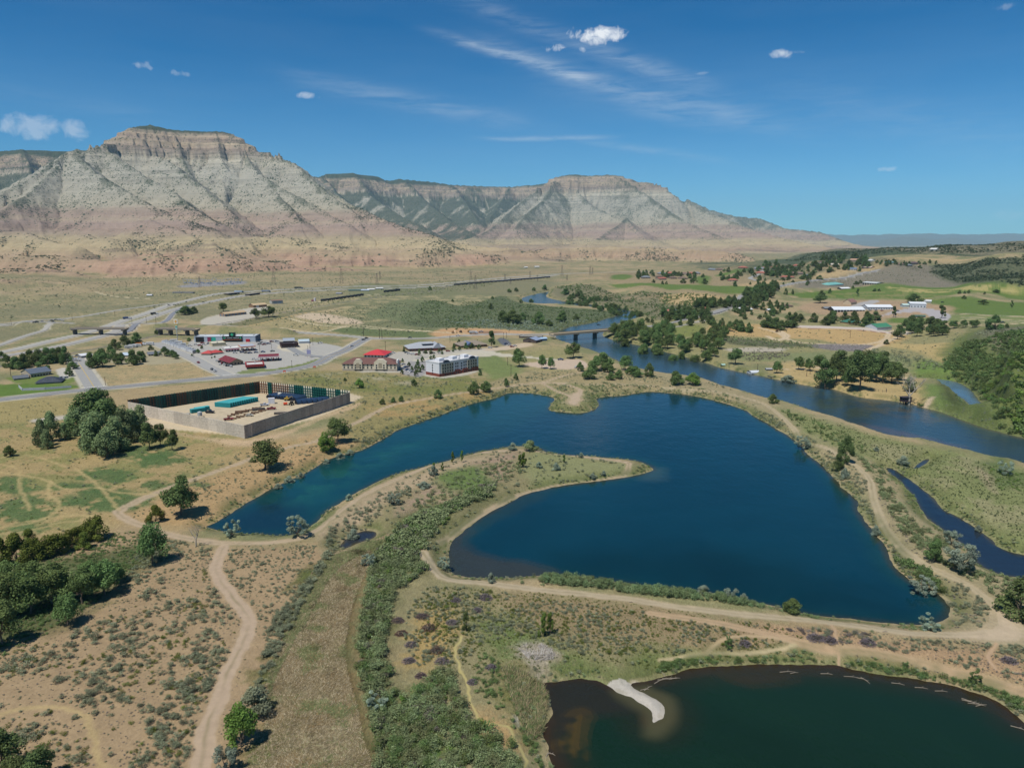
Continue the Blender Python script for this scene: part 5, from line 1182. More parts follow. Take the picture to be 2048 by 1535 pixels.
def shipping_wall(label, P0, P1, cols, hgt, n):
    P0 = Vector(P0); P1 = Vector(P1); L = (P1 - P0).length; ang = math.atan2(P1.y - P0.y, P1.x - P0.x)
    r = root('frame_wall', *P0, ang, label=label, category='wall'); rr_ = random.Random(n)
    for i in range(n):
        x0, x1 = L * i / n, L * (i + 1) / n; c = cols(i, n, rr_); lm = mat(c[0], .8); bm = mat(c[1], .9)
        g = MB(); g.box(x0, x1 - .02, .30, .45, 0, hgt - .1, bm)
        for q in range(2): g.box(x0 + (x1-x0)*q/2 - .02, x0 + (x1-x0)*q/2 + .16, -.35, .29, 0, hgt + .3, lm)
        for k in range(5): g.box(x0 + .15, x1 - .03, -.15, .28, hgt * k / 5 + .05, hgt * k / 5 + .22, lm)
        g.build('frame_panel', r)
    return r
TEAL, RUST, CRM, DKG = (24,104,92), (150,96,52), (240,230,204), (44,66,66)
shipping_wall('dark teal and rust steel frame wall along the back left of the equipment yard', A[0], A[3], lambda i, n, q: (q.choice([(28,90,82),(110,74,50),(34,66,64),(28,96,86)]), q.choice([(84,96,84),(110,104,84),(60,78,72)])), yh + 1, 26)
shipping_wall('cream and teal steel frame wall along the far side of the equipment yard', A[3], A[2], lambda i, n, q: ((TEAL, (30,96,88)) if i in (2,8,9,12,13,14,17) else (RUST if i < 7 else TEAL, CRM)), yh + 1, 20)
def container(P, rz, L, w, h, c, label=None, group='teal containers parked side by side in the yard', proto=[None]):
    r = root('container', *P, rz, label=label or 'teal steel container in the long side-by-side row inside the yard', category='container', group=group)
    key = (round(L,1),); 
    if proto[0] is None or proto[0][0] != key:
        m_ = mat(c, .55); g = MB().box(0, w, 0, L, .15, h, m_)
        for k in range(16): g.box(-.06, -.005, L*(k+.2)/16, L*(k+.7)/16, .3, h-.15, m_); g.box(w+.005, w+.06, L*(k+.2)/16, L*(k+.7)/16, .3, h-.15, m_)
        b = g.build('body', r); t = MB().box(.05, w-.05, .05, L-.05, h+.002, h+.08, mat((86,186,186), .5)).build('lid', r)
        dd = MB().box(.1, w/2-.03, -.08, -.002, .3, h-.2, mat((36,134,140), .6)).box(w/2+.03, w-.1, -.08, -.002, .3, h-.2, mat((36,134,140), .6)).build('door', r); proto[0] = (key, b, t, dd)
    else:
        for o, nme in zip(proto[0][1:], ('body', 'lid', 'door')): shared(o, nme, r)
    return r
# the long row: front edge runs from (433,814) to (520,800); each container a slice of it, its doors towards the yard
P0 = Vector(pix_to(461, 815)); P1 = Vector(pix_to(519, 803)); row = P1 - P0; n = 13; rz = math.atan2(row.y, row.x); ch = 9.5 / scale_at(0, P0.y)
for i in range(n): container(tuple(P0 + row * (i / n)), rz + .42, 11.5, row.length / n * .80, ch, (44,150,156), label='teal steel container in the long slanted row of thirteen')
for (x, y), lab in (((412,823), 'front one of the two short teal containers by the dark pickup'), ((420,820), 'rear one of the two short teal containers by the dark pickup')):
    container(pix_to(x, y), rz + 1.35, 9, 3.0, ch * .8, (40,148,152), label=lab, group=None, proto=[None])
# curved dark pipes laid side by side
def arch_shed(P, rz, L, R, label, group):
    r = root('bent_pipe_section', *P, rz, label=label, category='pipe section', group=group); m_ = mat((44,66,96), .35, .2, spec=.6); g = MB(); n = 9
    for k in range(n):
        t0, t1 = math.pi * k / n, math.pi * (k + 1) / n
        for y0, y1, s0, s1 in [(L*j/6, L*(j+1)/6, .72 + .28*math.sin(math.pi*min(j/6+.15,1)), .72 + .28*math.sin(math.pi*min((j+1)/6+.15,1))) for j in range(6)]:
            g.face([(-R*math.cos(t0)*s0, y0, R*1.25*math.sin(t0)*s0), (-R*math.cos(t0)*s1, y1, R*1.25*math.sin(t0)*s1), (-R*math.cos(t1)*s1, y1, R*1.25*math.sin(t1)*s1), (-R*math.cos(t1)*s0, y0, R*1.25*math.sin(t1)*s0)], m_)
    g.build('shell', r, smooth=True)
    e = MB(); e.face([(-R*.8*math.cos(math.pi*k/n), .02, R*.98*math.sin(math.pi*k/n)) for k in range(n+1)], mat((24,30,44), .6)); e.build('end_plate', r); return r
for i in range(10):
    t = i / 9; arch_shed(pix_to(536 + 52*t, 796 + 5*t), -.55, 16, 2.3, 'dark blue curved pipe section in the left-hand packed row', 'curved pipe sections in the left packed row')
for i in range(6):
    t = i / 5; arch_shed(pix_to(592 + 52*t, 808 - 5*t), -.75, 16, 2.5, 'dark blue curved pipe section in the right-hand staggered row', 'curved pipe sections in the right staggered row')
for k, ((x0, y0), (x1, y1)) in enumerate((((460,833), (524,815)), ((470,838), (540,819)))):
    a = Vector(pix_to(x0, y0)); b = Vector(pix_to(x1, y1)); L = (b - a).length; r = root('pipe_rack', *a, math.atan2(b.y-a.y, b.x-a.x), label=('rear' if k == 0 else 'front') + ' long low rack of pipes across the yard floor', category='pipe rack')
    g = MB()
    for i in range(4): g.tube((0, i*.5, .5), (L, i*.5, .5), .12, .12, mat((150,128,104)), 5)
    g.build('pipes', r)
    for i in range(int(L/3)): MB().box(i*3, i*3+.35, -.8, 2.4, 0, .9 + .5*(i%2), mat((120,92,72))).build('trestle', r)

_q = random.Random(12)
for i, (px, py, lab) in enumerate(((380,838,'stack of grey pipes at the left end of the yard'), (352,832,'stack of brown timbers by the back left frame wall'), (505,822,'stack of tan pipes between the rack rows'), (548,829,'stack of grey pipes near the maroon pickup'), (600,820,'stack of dark steel beams by the right front wall'), (470,826,'stack of pale pipes behind the rear pipe rack'), (560,838,'stack of rusty pipes below the front pipe rack'), (640,800,'stack of steel frames at the right corner of the yard'))):
    x, y, z = pix_to(px, py); r = root('pipe_stack', x, y, z, _q.uniform(.1,.6), label=lab, category='pipe stack'); g = MB(); m_ = mat(_q.choice([(150,150,148),(120,92,70),(176,160,130),(90,84,80)]), .7)
    for k in range(6):
        for j in range(3 - k // 3): g.tube((0, k % 3 * .8 + j * .2, .35 + (k // 3) * .6), (8, k % 3 * .8 + j * .2, .35 + (k // 3) * .6), .3, .3, m_, 6)
    g.build('pipes', r); MB().box(1,1.3,-.4,2.6,0,.12,DARK).box(6,6.3,-.4,2.6,0,.12,DARK).build('bearer', r)
for i, (px, py, c_, lab) in enumerate(((560,795,(226,222,210),'white upright tank by the far frame wall'), (400,834,(190,196,196),'grey upright tank near the left wall'), (655,797,(200,180,90),'yellow upright tank at the right corner'))):
    x, y, z = pix_to(px, py); r = root('storage_tank', x, y, z, 0, label=lab, category='tank'); MB().tube((0,0,0),(0,0,3.4),1.4,1.4,mat(c_),12).build('drum', r); MB().tube((0,0,3.41),(0,0,3.9),1.3,.2,mat(c_),12).build('cap', r)
# ---- vehicles
_VP = {}
def vehicle(kind, px, py, rz, c, label, group=None, name=None, z=None):
    x, y, z_ = pix_to(px, py)
    r = root(name or kind, x, y, (z_ if z is None else z) + .10 + 8e-5*math.hypot(x, y), rz, label=label, category={'parked_car': 'car', 'pickup_truck': 'truck', 'camper': 'camper', 'box_truck': 'truck', 'semi_truck': 'truck', 'loader': 'digger'}[kind], group=group)
    key = (kind, c)
    if key not in _VP:
        P = []; m_ = mat(c, .3, .05, spec=.5); ty = mat((22,22,24), .9); 
        def wheels(xs, w, rad_=.36):
            for x_ in xs:
                for s_ in (-1, 1):
                    g = MB().tube((x_, s_*w, rad_), (x_, s_*(w-.25), rad_), rad_, rad_, ty, 10); P.append((g.build('wheel', r), 'wheel'))
        if kind == 'parked_car':
            P.append((MB().prism([(-2.3,.35),(2.3,.35),(2.3,.85),(1.3,.98),(-2.2,1.0)], -.9, .9, m_).prism([(-1.6,1.0),(.9,1.0),(.3,1.5),(-1.2,1.52)], -.72, .72, m_).build('body', r), 'body'))
            P.append((MB().prism([(-1.66,1.02),(1.0,1.02),(.42,1.42),(-1.28,1.42)], -.76, .76, GLASS).build('windows', r), 'windows')); wheels((-1.4, 1.4), .92)
        elif kind == 'pickup_truck':
            P.append((MB().prism([(-2.8,.5),(2.8,.5),(2.8,1.15),(1.2,1.2),(-2.8,1.2)], -.98, .98, m_).prism([(-.6,1.2),(1.1,1.2),(.6,1.85),(-.5,1.87)], -.85, .85, m_).build('body', r), 'body'))
            P.append((MB().box(-2.65,-.7,-.8,.8,1.202,1.22,DARK).build('load_bed', r), 'load_bed')); P.append((MB().prism([(-.5,1.25),(1.16,1.25),(.72,1.75),(-.4,1.75)], -.88, .88, GLASS).build('windows', r), 'windows')); wheels((-1.8, 1.8), 1.0, .42)
        elif kind == 'camper':
            P.append((MB().prism([(-3.9,.6),(3.4,.6),(3.9,1.2),(3.6,2.9),(3.0,3.15),(-3.9,3.15)], -1.22, 1.22, m_).build('body', r), 'body'))
            P.append((MB().box(-3.2,2.9,-1.26,-1.225,1.7,2.2,GLASS).box(-3.2,2.9,1.225,1.26,1.7,2.2,GLASS).build('windows', r), 'windows'))
            P.append((MB().box(-3.85,3.3,-1.25,-1.223,.9,1.15,mat((120,130,150))).box(-3.85,3.3,1.223,1.25,.9,1.15,mat((120,130,150))).build('stripe', r), 'stripe'))
            P.append((MB().box(-.6,.5,-.5,.5,3.152,3.45,mat((200,204,208))).build('roof_unit', r), 'roof_unit')); wheels((-1.0, .1), 1.22, .38)
        elif kind in ('box_truck', 'semi_truck'):
            L = 7 if kind == 'box_truck' else 15
            P.append((MB().box(-L, 0, -1.25, 1.25, 1.1, 3.9 if kind == 'semi_truck' else 3.3, m_).build('cargo_box', r), 'cargo_box'))
            P.append((MB().prism([(.4,.6),(3.6,.6),(3.6,1.7),(2.4,2.0),(2.0,3.0),(.4,3.1)], -1.15, 1.15, mat((70,90,120) if kind == 'semi_truck' else (230,230,230), .4)).build('cab', r), 'cab')); P.append((MB().box(-L,3.2,-.5,.5,.7,1.08,DARK).build('chassis', r), 'chassis')); wheels((-L+1.2, -L+2.4, .9, 2.6), 1.2, .5)
        elif kind == 'loader':
            P.append((MB().box(-1.8,1.4,-.9,.9,.9,1.7,m_).box(-.6,.8,-.7,.7,1.7,2.8,m_).build('body', r), 'body')); P.append((MB().tube((1.2,0,1.6),(3.4,0,2.8),.2,.16,m_).tube((3.4,0,2.8),(4.6,0,.9),.16,.14,m_).build('boom', r), 'boom')); P.append((MB().prism([(4.2,.1),(5.2,.1),(5.0,.9),(4.4,1.0)],-.7,.7,DARK).build('bucket', r), 'bucket')); wheels((-1.1, .9), 1.0, .55)
        _VP[key] = P
    else:
        for o, nme in _VP[key]: shared(o, nme, r)
    return r
WH, GY_, BK, RD, BL = (228,228,226), (120,124,128), (44,46,50), (150,36,40), (60,84,130)
for i in range(15):
    t = i / 14; vehicle('camper', 331 + 58*t + random.uniform(-.6,.6), 686 + 20*t, 1.25 + random.uniform(-.05,.05), WH if i % 4 else (214,216,222), 'white camper in the long slanted row beside the gravel drive', 'campers parked in the long slanted row')
for x, y in ((357,688),(348,684),(365,692),(258,697),(266,695),(275,694),(300,690)): vehicle('camper', x, y, random.uniform(0,.4), WH, 'white camper parked loosely around the yard behind the camper row', 'campers standing loose in the yard')
CN = {WH:'white', GY_:'grey', BK:'black', RD:'red', BL:'blue'}
def lot(spots, rz, where, grp):
    rr_ = random.Random(len(spots) + int(spots[0][0]))
    for x, y in spots:
        c = rr_.choice([WH, WH, GY_, BK, RD, BL, WH]); vehicle('parked_car', x, y, rz + rr_.uniform(-.15, .15), c, CN[c] + ' car ' + where, CN[c] + ' cars ' + grp)
lot([(433,722),(438,724),(443,727),(448,730),(453,732),(458,732),(462,733),(440,729)], 1.9, 'parked beside the maroon-roofed store', 'beside the maroon-roofed store')
lot([(484,705),(493,706),(500,706),(512,705),(526,704),(470,706)], .3, 'near the pale fuel canopy', 'near the pale fuel canopy')
lot([(508,682),(516,684),(524,686),(530,687),(537,688),(543,684),(553,683),(528,690),(519,689),(545,703)], .6, 'on the wide lot east of the long metal building', 'on the wide lot east of the metal building')
lot([(392,690),(400,692),(408,690),(418,688),(376,698),(380,692),(405,687)], .2, 'in front of the long metal building', 'in front of the long metal building')
lot([(508,719),(515,721),(555,721),(538,720)], .1, 'under the dark red fuel canopy', 'under the dark red fuel canopy')
lot([(813,706),(818,708),(826,709),(834,710),(850,706),(866,707),(880,707),(896,703),(786,706),(776,711)], .1, 'in the visitor centre car park', 'in the visitor centre car park')
lot([(806,729),(812,735),(815,740),(820,742),(823,744),(804,738)], .8, 'between the two hotels', 'between the two hotels')
lot([(70,655),(75,654),(58,647),(80,648),(90,645),(98,644),(104,642),(112,640),(118,640),(85,644),(64,650),(55,650),(125,642)], .2, 'on the roadside lot beside the leftmost bridge ramp', 'on the roadside lot by the bridge ramp')
lot([(1018,691),(1024,694),(1030,692),(1012,688)], .5, 'near the boat hire shed', 'near the boat hire shed')
lot([(123,756),(131,756)], 1.4, 'outside the stone house', 'outside the stone house')
lot([(1740,622),(1752,622),(1764,622),(1790,621),(1795,622)], .1, 'along the middle white barn', 'along the middle white barn')
for a_ in ((397,726,-.9,'parked_car',RD,'red car at the kerb of the slanted side street'), (424,740,2.2,'pickup_truck',GY_,'grey pickup waiting near the crosswalk'), (430,743,2.2,'pickup_truck',WH,'pickup behind the grey pickup near the crosswalk'), (592,711,0,'pickup_truck',WH,'white pickup leaving the station exit road'),
           (703,693,.9,'parked_car',WH,'white car driving up the hill bend'), (727,680,.9,'parked_car',BK,'dark car near the top junction'), (733,677,.9,'parked_car',BK,'black car entering the top junction'), (450,655.5,0,'parked_car',WH,'white car on the road past the overpass'),
           (559,660.5,0,'pickup_truck',(170,70,50),'orange-red truck on the dirt verge past the overpass'), (588,664,0,'parked_car',BK,'black car on the road before the junction'), (820,676,0,'parked_car',BK,'black car beyond the junction'), (640,687,.4,'pickup_truck',WH,'white utility truck on the gravel spur'),
           (108,652,0,'parked_car',BK,'black car crossing the left overpass approach'), (338,611,.35,'parked_car',BK,'black car on the upper highway lanes, left of a pair'), (349,610,.35,'parked_car',BK,'black car on the upper highway lanes, right of a pair'), (407,605,.3,'parked_car',BK,'dark car on the lower highway lanes by the tree'),
           (257,638,.5,'box_truck',BL,'blue truck on the upper highway lanes'), (312,629,.5,'box_truck',BK,'black truck on the lower highway lanes'), (484,585,.05,'semi_truck',(190,206,222),'pale semi-truck near the small highway bridges'), (538,584,0,'semi_truck',(150,160,180),'grey-blue semi-truck right of the small highway bridges'), (603,577,0,'semi_truck',(50,60,60),'dark semi-truck on the far highway'),
           (574,797,.2,'pickup_truck',WH,'white pickup in front of the curved pipe sections'), (529,812,.3,'pickup_truck',(210,216,232),'pale blue-white pickup beside the white crate'), (543,819,.3,'pickup_truck',RD,'maroon pickup beside the front pipe rack'), (457,840,.4,'pickup_truck',RD,'maroon pickup parked close to the front wall'), (420,826,.0,'pickup_truck',BK,'black pickup beside the short teal containers'),
           (499,832,.2,'parked_car',(210,206,190),'small cream vehicle on the yard floor'), (574,801,.2,'loader',(196,164,70),'yellow loader in front of the curved pipe sections'), (583,810,1.2,'loader',(60,54,44),'dark loader under the right pipe sections'),
           (906,666,.2,'loader',(150,110,60),'yellow-brown digger at the left of the earthworks'), (922,665,2.0,'loader',(70,66,60),'dark digger in the middle of the earthworks'), (938,664,.6,'loader',(180,140,60),'yellow digger right of the dark digger'), (950,667,.2,'box_truck',(200,200,196),'white truck at the earthworks'), (916,672,0,'pickup_truck',WH,'white pickup on the road below the earthworks'), (962,664,.3,'pickup_truck',(170,176,186),'grey truck at the right end of the earthworks'),
           (980,696,.2,'parked_car',WH,'white car on the drive near the tall dark tree'), (1121,720,0,'pickup_truck',BL,'dark blue pickup at the edge of the river gravel lot'), (1153,735,.9,'pickup_truck',WH,'white pickup at the corner of the river gravel lot'), (1197,660,.1,'parked_car',BK,'dark car on the river bridge'),
           (1554,664,.4,'loader',(90,60,50),'red-brown tractor on the dry meadow'), (1745,655,.2,'pickup_truck',WH,'white truck beside the green-roofed arena'), (2005,646,.1,'pickup_truck',(60,70,90),'dark truck by the paddock fences'), (1885,604,0,'parked_car',BK,'dark car on the road past the golf green'),
           (153,722,.3,'box_truck',(214,216,220),'white box truck at the head of the cross street'), (149,716,.2,'pickup_truck',(214,180,60),'yellow truck at the head of the cross street'), (285,691,.2,'box_truck',(214,130,60),'orange truck behind the street trees')):
    zz_ = None
    if a_[5] == 'dark car on the river bridge': zz_ = 9.2
    vehicle(a_[3], a_[0], a_[1], a_[2], a_[4], a_[5], z=zz_)
x, y, z = pix_to(537, 809); r = root('white_crate', x, y, z, .3, label='white square crate beside the pale pickup in the yard', category='crate'); MB().box(0,4,0,3,.1,3.6,mat((236,236,240))).build('crate_body', r); MB().box(-.1,4.1,-.1,3.1,3.602,3.75,mat((220,220,226))).build('lid', r)
x, y, z = pix_to(567, 810); r = root('orange_tank', x, y, z, .3, label='small red-orange tank near the pipe racks', category='tank'); MB().tube((0,0,1),(2.6,0,1),.9,.9,mat((214,84,50)),10).build('drum', r); MB().box(.3,2.3,-.7,.7,0,.3,DARK).build('cradle', r)
for x_, y_, lab in ((569,745,'orange road barrier on the left shoulder of the bend'), (629,736,'orange road barrier on the right shoulder of the bend')):
    x, y, z = pix_to(x_, y_); r = root('road_barrier', x, y, z, .2, label=lab, category='barrier'); MB().box(-1.1,1.1,-.1,.1,.9,1.9,mat((232,96,70))).build('board', r); MB().box(-.9,-.7,-.4,.4,0,.9,mat((232,120,90))).box(.7,.9,-.4,.4,0,.9,mat((232,120,90))).build('foot', r)

# ---- bridges
def bridge(name, label, P0, P1, width, deck, c, piers, rail=1.0, thick=1.4, pier_c=(120,114,106)):
    P0 = Vector(P0); P1 = Vector(P1); L = (P1 - P0).length; ang = math.atan2(P1.y-P0.y, P1.x-P0.x)
    r = root(name, *P0, ang, label=label, category='bridge'); s_ = (P1.z - P0.z)
    MB().prism([(-1, -thick), (L+1, s_-thick), (L+1, s_), (-1, 0)], -width/2, width/2, mat(c)).build('deck', r)
    MB().prism([(-1, .01), (L+1, s_+.01), (L+1, s_+.05), (-1, .05)], -width/2+.6, width/2-.6, mat((190,172,140))).build('roadway', r)
    for y_ in (-width/2, width/2-.35): MB().prism([(-1, .06), (L+1, s_+.06), (L+1, s_+rail), (-1, rail)], y_+.01, y_+.34, mat(c)).build('parapet', r)
    for f in piers: MB().box(L*f-.8, L*f+.8, -width*.32, width*.32, -16, s_*f-thick-1.2, mat(pier_c)).box(L*f-1.7, L*f+1.7, -width*.48, width*.48, s_*f-thick-1.19, s_*f-thick-.01, mat(pier_c)).build('pier', r)
    return r
def up(px, py, h):
    """point above the land such that its image is at the pixel: take the land point's bearing and distance, at height h"""
    d = ray(px, py); t = (h - CAMZ) / d[2]; return (d[0]*t, d[1]*t, h)
bridge('river_bridge', 'long concrete river bridge with two dark piers', up(1104,668,8.2), up(1232,658,9.4), 11, 0, (172,158,136), (.36, .66), pier_c=(120,114,106))
bridge('highway_overpass', 'grey overpass carrying the side road over the highway', up(146,656,10.5), up(252,656.5,10.5), 10, 0, (150,142,132), (.03, .52, .97), thick=1.0)
bridge('railway_overpass', 'shorter grey overpass carrying the side road over the railway', up(318,656,10.5), up(394,658,10.5), 10, 0, (150,142,132), (.03, .30, .74, .97), thick=1.0)
for p0_, p1_, lab in (((452,590),(476,588),'left small highway bridge over a wash'), ((494,591),(516,588),'right small highway bridge over a wash')):
    a = Vector(pix_to(*p0_)); b = Vector(pix_to(*p1_)); r = root('wash_bridge', *a, math.atan2(b.y-a.y, b.x-a.x), label=lab, category='bridge'); L = (b-a).length
    MB().box(0, L, -6, 6, 2.2, 3.2, mat((150,142,132))).build('deck', r); MB().box(L*.05, L*.12, -5, 5, -1, 2.19, DARK).box(L*.5, L*.56, -5, 5, -1, 2.19, DARK).box(L*.9, L*.96, -5, 5, -1, 2.19, DARK).build('pier', r); MB().box(.2, L-.2, 4, 4.3, -.5, 2.1, DARK).build('opening_shade', r)  # dark panel under the deck paints the shade of the opening
# ---- trains
def train(label, p0, p1, n, c, grp):
    a = np.array(pix_to(*p0)); b = np.array(pix_to(*p1)); L = np.linalg.norm(b - a); cl = L / n; rz = math.atan2(b[1]-a[1], b[0]-a[0]); pr = None
    for i in range(n):
        P = a + (b - a) * (i / n); P[2] = float(gz(P[0], P[1])[0]) + .3; r = root('tank_car', *P, rz, label=label, category='railway car', group=grp)
        if pr is None:
            m_ = mat(c, .5); A_ = MB().tube((.6,0,2.6),(cl-1.0,0,2.6),1.55,1.55,m_,10).tube((cl/2-.6,0,4.1),(cl/2-.6,0,4.7),.5,.5,m_,8).build('tank', r, smooth=False); B2 = MB().box(.2,cl-.6,-1.2,1.2,.7,1.1,DARK).box(1,2.6,-1.1,1.1,0,.69,DARK).box(cl-3.2,cl-1.6,-1.1,1.1,0,.69,DARK).build('underframe', r); pr = (A_, B2)
        else: shared(pr[0], 'tank', r); shared(pr[1], 'underframe', r)
train('black railway tank car in the train on the middle siding', (642,603), (727,591), 11, (62,60,62), 'tank cars of the train on the middle siding')
train('black railway tank car in the short string right of the siding', (768,585), (800,581), 4, (62,60,62), 'tank cars of the short string')
train('dark railway car in the long far train', (908,571), (1100,555), 26, (84,84,88), 'railway cars of the long far train')
# ---- poles and pylons
def pole(px, py, hpx, label, group, cross_=1, w=.16, lean=0):
    x, y, z = pix_to(px, py); h = hpx / scale_at(0, y); r = root('utility_pole', x, y, z, random.uniform(-.4,.4), label=label, category='pole', group=group); m_ = mat((74,60,50))
    MB().tube((0,0,-.5),(0,0,h),w*1.25,w*.8,m_,6).build('pole_shaft', r)
    if cross_: MB().box(-h*.09,h*.09,w*1.05,w*1.05+.14,h*.90,h*.93,m_).build('crossarm', r)
for i, (x, y, h_) in enumerate(((211,770,17),(22,752,20),(771,700,18),(1022,752,24),(1015,730,16),(388,715,20),(520,707,18),(543,697,16),(616,705,14),(584,735,15),(626,690,16),(620,697,20),(1013,676,12),(1007,679,14),(955,690,12),(900,685,14),(1700,676,16),(1620,748,18),(1613,752,14),(1515,740,14),(265,655,14),(294,656,14),(313,656,14),(230,632,10),(145,640,12),(23,650,12),(1018,665,10))):
    pole(x, y, h_, ['thin brown utility pole at the crosswalk corner field','thin utility pole by the stone house','utility pole behind the cream hotel','tall utility pole on the grass right of the white hotel','shorter utility pole behind the tall grass pole','utility pole beside the campers','light pole left of the dark red canopy','light pole at the pale canopy corner','utility pole by the white storage building','light pole on the station lot','utility pole on the bank above the bend','dark utility pole beside the white storage building','left utility pole of the pair near the dark new pavement','right utility pole of the pair near the dark new pavement','utility pole behind the rest building','utility pole behind the visitor centre','utility pole on the dry oval meadow','tall utility pole in the cottonwood grove','short utility pole in the cottonwood grove','utility pole by the silver trailer','sign pole right of the first overpass','sign pole between the two overpasses','pole left of the second overpass','thin pole beside the upper frontage road','pole by the roadside car lot','pole at the far left frontage road','pole above the earthworks'][i], None)
for x, y, h_, lab in ((727,672,18,'dark twin-bar power pole left of the road junction'), (759,677,20,'dark power pole right of the road junction'), (764,677,18,'second dark power pole right of the road junction')):
    pole(x, y, h_, lab, None, 1, .25)
def pylon(px, py, hpx, label, group=None):
    x, y, z = pix_to(px, py); h = hpx / scale_at(0, y); r = root('power_pylon', x, y, z, random.uniform(-.3,.3), label=label, category='pylon', group=group); m_ = mat((104,94,90)); w = h*.11; g = MB()
    for sx in (-1, 1):
        for sy in (-1, 1): g.tube((sx*w, sy*w, -1), (sx*w*.25, sy*w*.25, h), .22, .14, m_, 4)
    for k in range(6):
        f0, f1 = k/6, (k+1)/6; a0 = w*(1-.75*f0); a1 = w*(1-.75*f1)
        for s_ in (-1, 1): g.tube((-a0, s_*a0, h*f0), (a1, s_*a1, h*f1), .1, .1, m_, 3); g.tube((a0, s_*a0, h*f0), (-a1, s_*a1, h*f1), .1, .1, m_, 3)
    g.build('lattice_mast', r); c_ = MB()
    for f in (.80, .92): c_.tube((-h*.2,0,h*f),(h*.2,0,h*f),.2,.2,m_,4)
    c_.build('crossarm', r)
for i, (x, y, h_) in enumerate(((548,570,34),(683,567,30),(754,569,22),(760,558,16),(942,571,30),(951,577,26),(1010,562,14),(1060,558,16),(1124,552,22),(1185,549,14),(1180,550,18),(1075,562,12),(1021,568,12),(400,575,22),(1134,560,10))):
    pylon(x, y, h_, ['lattice pylon at the right edge of the substation','tall lattice pylon in front of the red bluff','lattice pylon above the green-roofed far sheds','shorter pylon just behind another on the plain','tall pylon left of the long far train','pylon in front of the long far train','small pylon over the far highway, first from left','small pylon over the far highway, second from left','taller pylon at the far terrace edge','small far pylon nearest the golf terrace','slim far pylon beside the small terrace one','low pylon on the river flat','low pylon beside the long train','pylon inside the substation yard','lowest pylon near the far river bend'][i])
# substation: transformers and bus frames on the grey pad
rr_ = random.Random(3)
for k in range(16):
    px = 372 + 7.2*k + rr_.uniform(-2,2); x, y, z = pix_to(px, 566.5 + rr_.uniform(-2.2,2.2)); r = root('transformer_frame', x, y, z, rr_.uniform(-.2,.2), label='pale steel transformer frame on the grey substation pad', category='substation frame', group='transformer frames of the substation')
    g = MB(); m_ = mat((186,188,196)); g.box(-5,-4.4,-.3,.3,-1,9,m_).box(4.4,5,-.3,.3,-1,9,m_).box(-6,6,-.3,.3,9,9.7,m_).build('gantry', r); MB().box(-2.4,2.4,-1.6,1.6,-.5,3.6,mat((160,166,176))).build('transformer', r)
for (x, y, w_, rc, lab) in ((697,582,24,(60,96,84),'long green-roofed shed on the far plain'), (722,582,16,(176,190,206),'blue-grey roofed shed right of the long green one'), (735,580,14,(226,224,220),'white shed on the far plain, left of two'), (752,578,14,(228,228,224),'white shed on the far plain, right of two'), (672,588,10,(150,150,160),'small grey shed left of the far green shed'),
                            (1050,536,6,(226,224,216),'left tiny white building below the far bluffs'), (1070,535,9,(230,228,220),'right tiny white building below the far bluffs'), (293,592,10,(230,230,236),'small white shed on the plain above the highway'), (345,587,18,(110,110,110),'dark low shed on the plain, left of a pair'), (365,587,20,(106,106,106),'dark low shed on the plain, right of a pair')):
    B_('far_shed', lab, 'shed', (x, y), (x + w_, y), 9, 1.8, 'gable', 1.4, (190,184,172), rc)
x, y, z = pix_to(630, 602); r = root('pump_station', x, y, z, 0, label='small white and maroon tanks at the west end of the siding', category='tank'); MB().tube((0,0,0),(0,0,6),2,2,mat((226,220,222)),12).build('tank', r); MB().box(-6,-2.5,-2,2,0,2.5,mat((140,70,90))).build('pump_house', r)
# treehouse in the dead tree by the river
x, y, z = pix_to(1811, 801); r = root('treehouse', x, y, z, .1, label='dark wooden treehouse on stilts under the dead riverside tree', category='treehouse'); m_ = mat((58,48,54))
MB().box(-3,3,-2,2,4.2,6.8,m_).build('cabin', r); MB().box(-3.6,3.4,-2.5,2.3,6.81,7.1,mat((76,68,74))).build('roof', r); MB().box(-3.6,3.8,-2.8,2.2,3.9,4.19,m_).build('deck', r)
for sx in (-2.8, 2.8):
    for sy in (-2, 1.8): MB().tube((sx,sy,-1),(sx*.9,sy*.9,3.9),.22,.2,m_,6).build('stilt', r)
MB().tube((.5,-.5,-1),(.2,0,3.9),.7,.6,m_,8).build('stilt', r)
# paddock fences
def rail_fence(label, pts, hgt=1.3, c=(214,206,190), step=3.5):
    p = catmull(np.array([pix_to(*q)[:2] for q in pts]), 4, False); seg = np.hypot(*np.diff(p, axis=0).T); L = np.concatenate([[0], np.cumsum(seg)]); n = max(int(L[-1]/step), 2); t = np.linspace(0, L[-1], n); x = np.interp(t, L, p[:,0]); y = np.interp(t, L, p[:,1]); zz_ = gz(x, y)
    r = root('rail_fence', x[0], y[0], zz_[0], 0, label=label, category='fence'); g = MB(); q = MB(); m_ = mat(c)
    for i in range(n): g.box(x[i]-x[0]-.09, x[i]-x[0]+.09, y[i]-y[0]-.09, y[i]-y[0]+.09, zz_[i]-zz_[0]-.3, zz_[i]-zz_[0]+hgt, m_)
    for i in range(n-1):
        for f in (.5, .92): q.tube((x[i]-x[0], y[i]-y[0], zz_[i]-zz_[0]+hgt*f), (x[i+1]-x[0], y[i+1]-y[0], zz_[i+1]-zz_[0]+hgt*f), .06, .06, m_, 4)
    g.build('posts', r, kind='stuff'); q.build('rails', r)
rail_fence('pale rail fence round the upper paddock', [(1925,629),(2045,634),(2090,637)]); rail_fence('pale rail fence between the paddocks', [(1925,637),(2020,643),(2060,645)]); rail_fence('grey rail fence at the end of the cottonwood grove', [(1742,779),(1771,785),(1772,780)], 1.6, (140,128,112), 2.5)
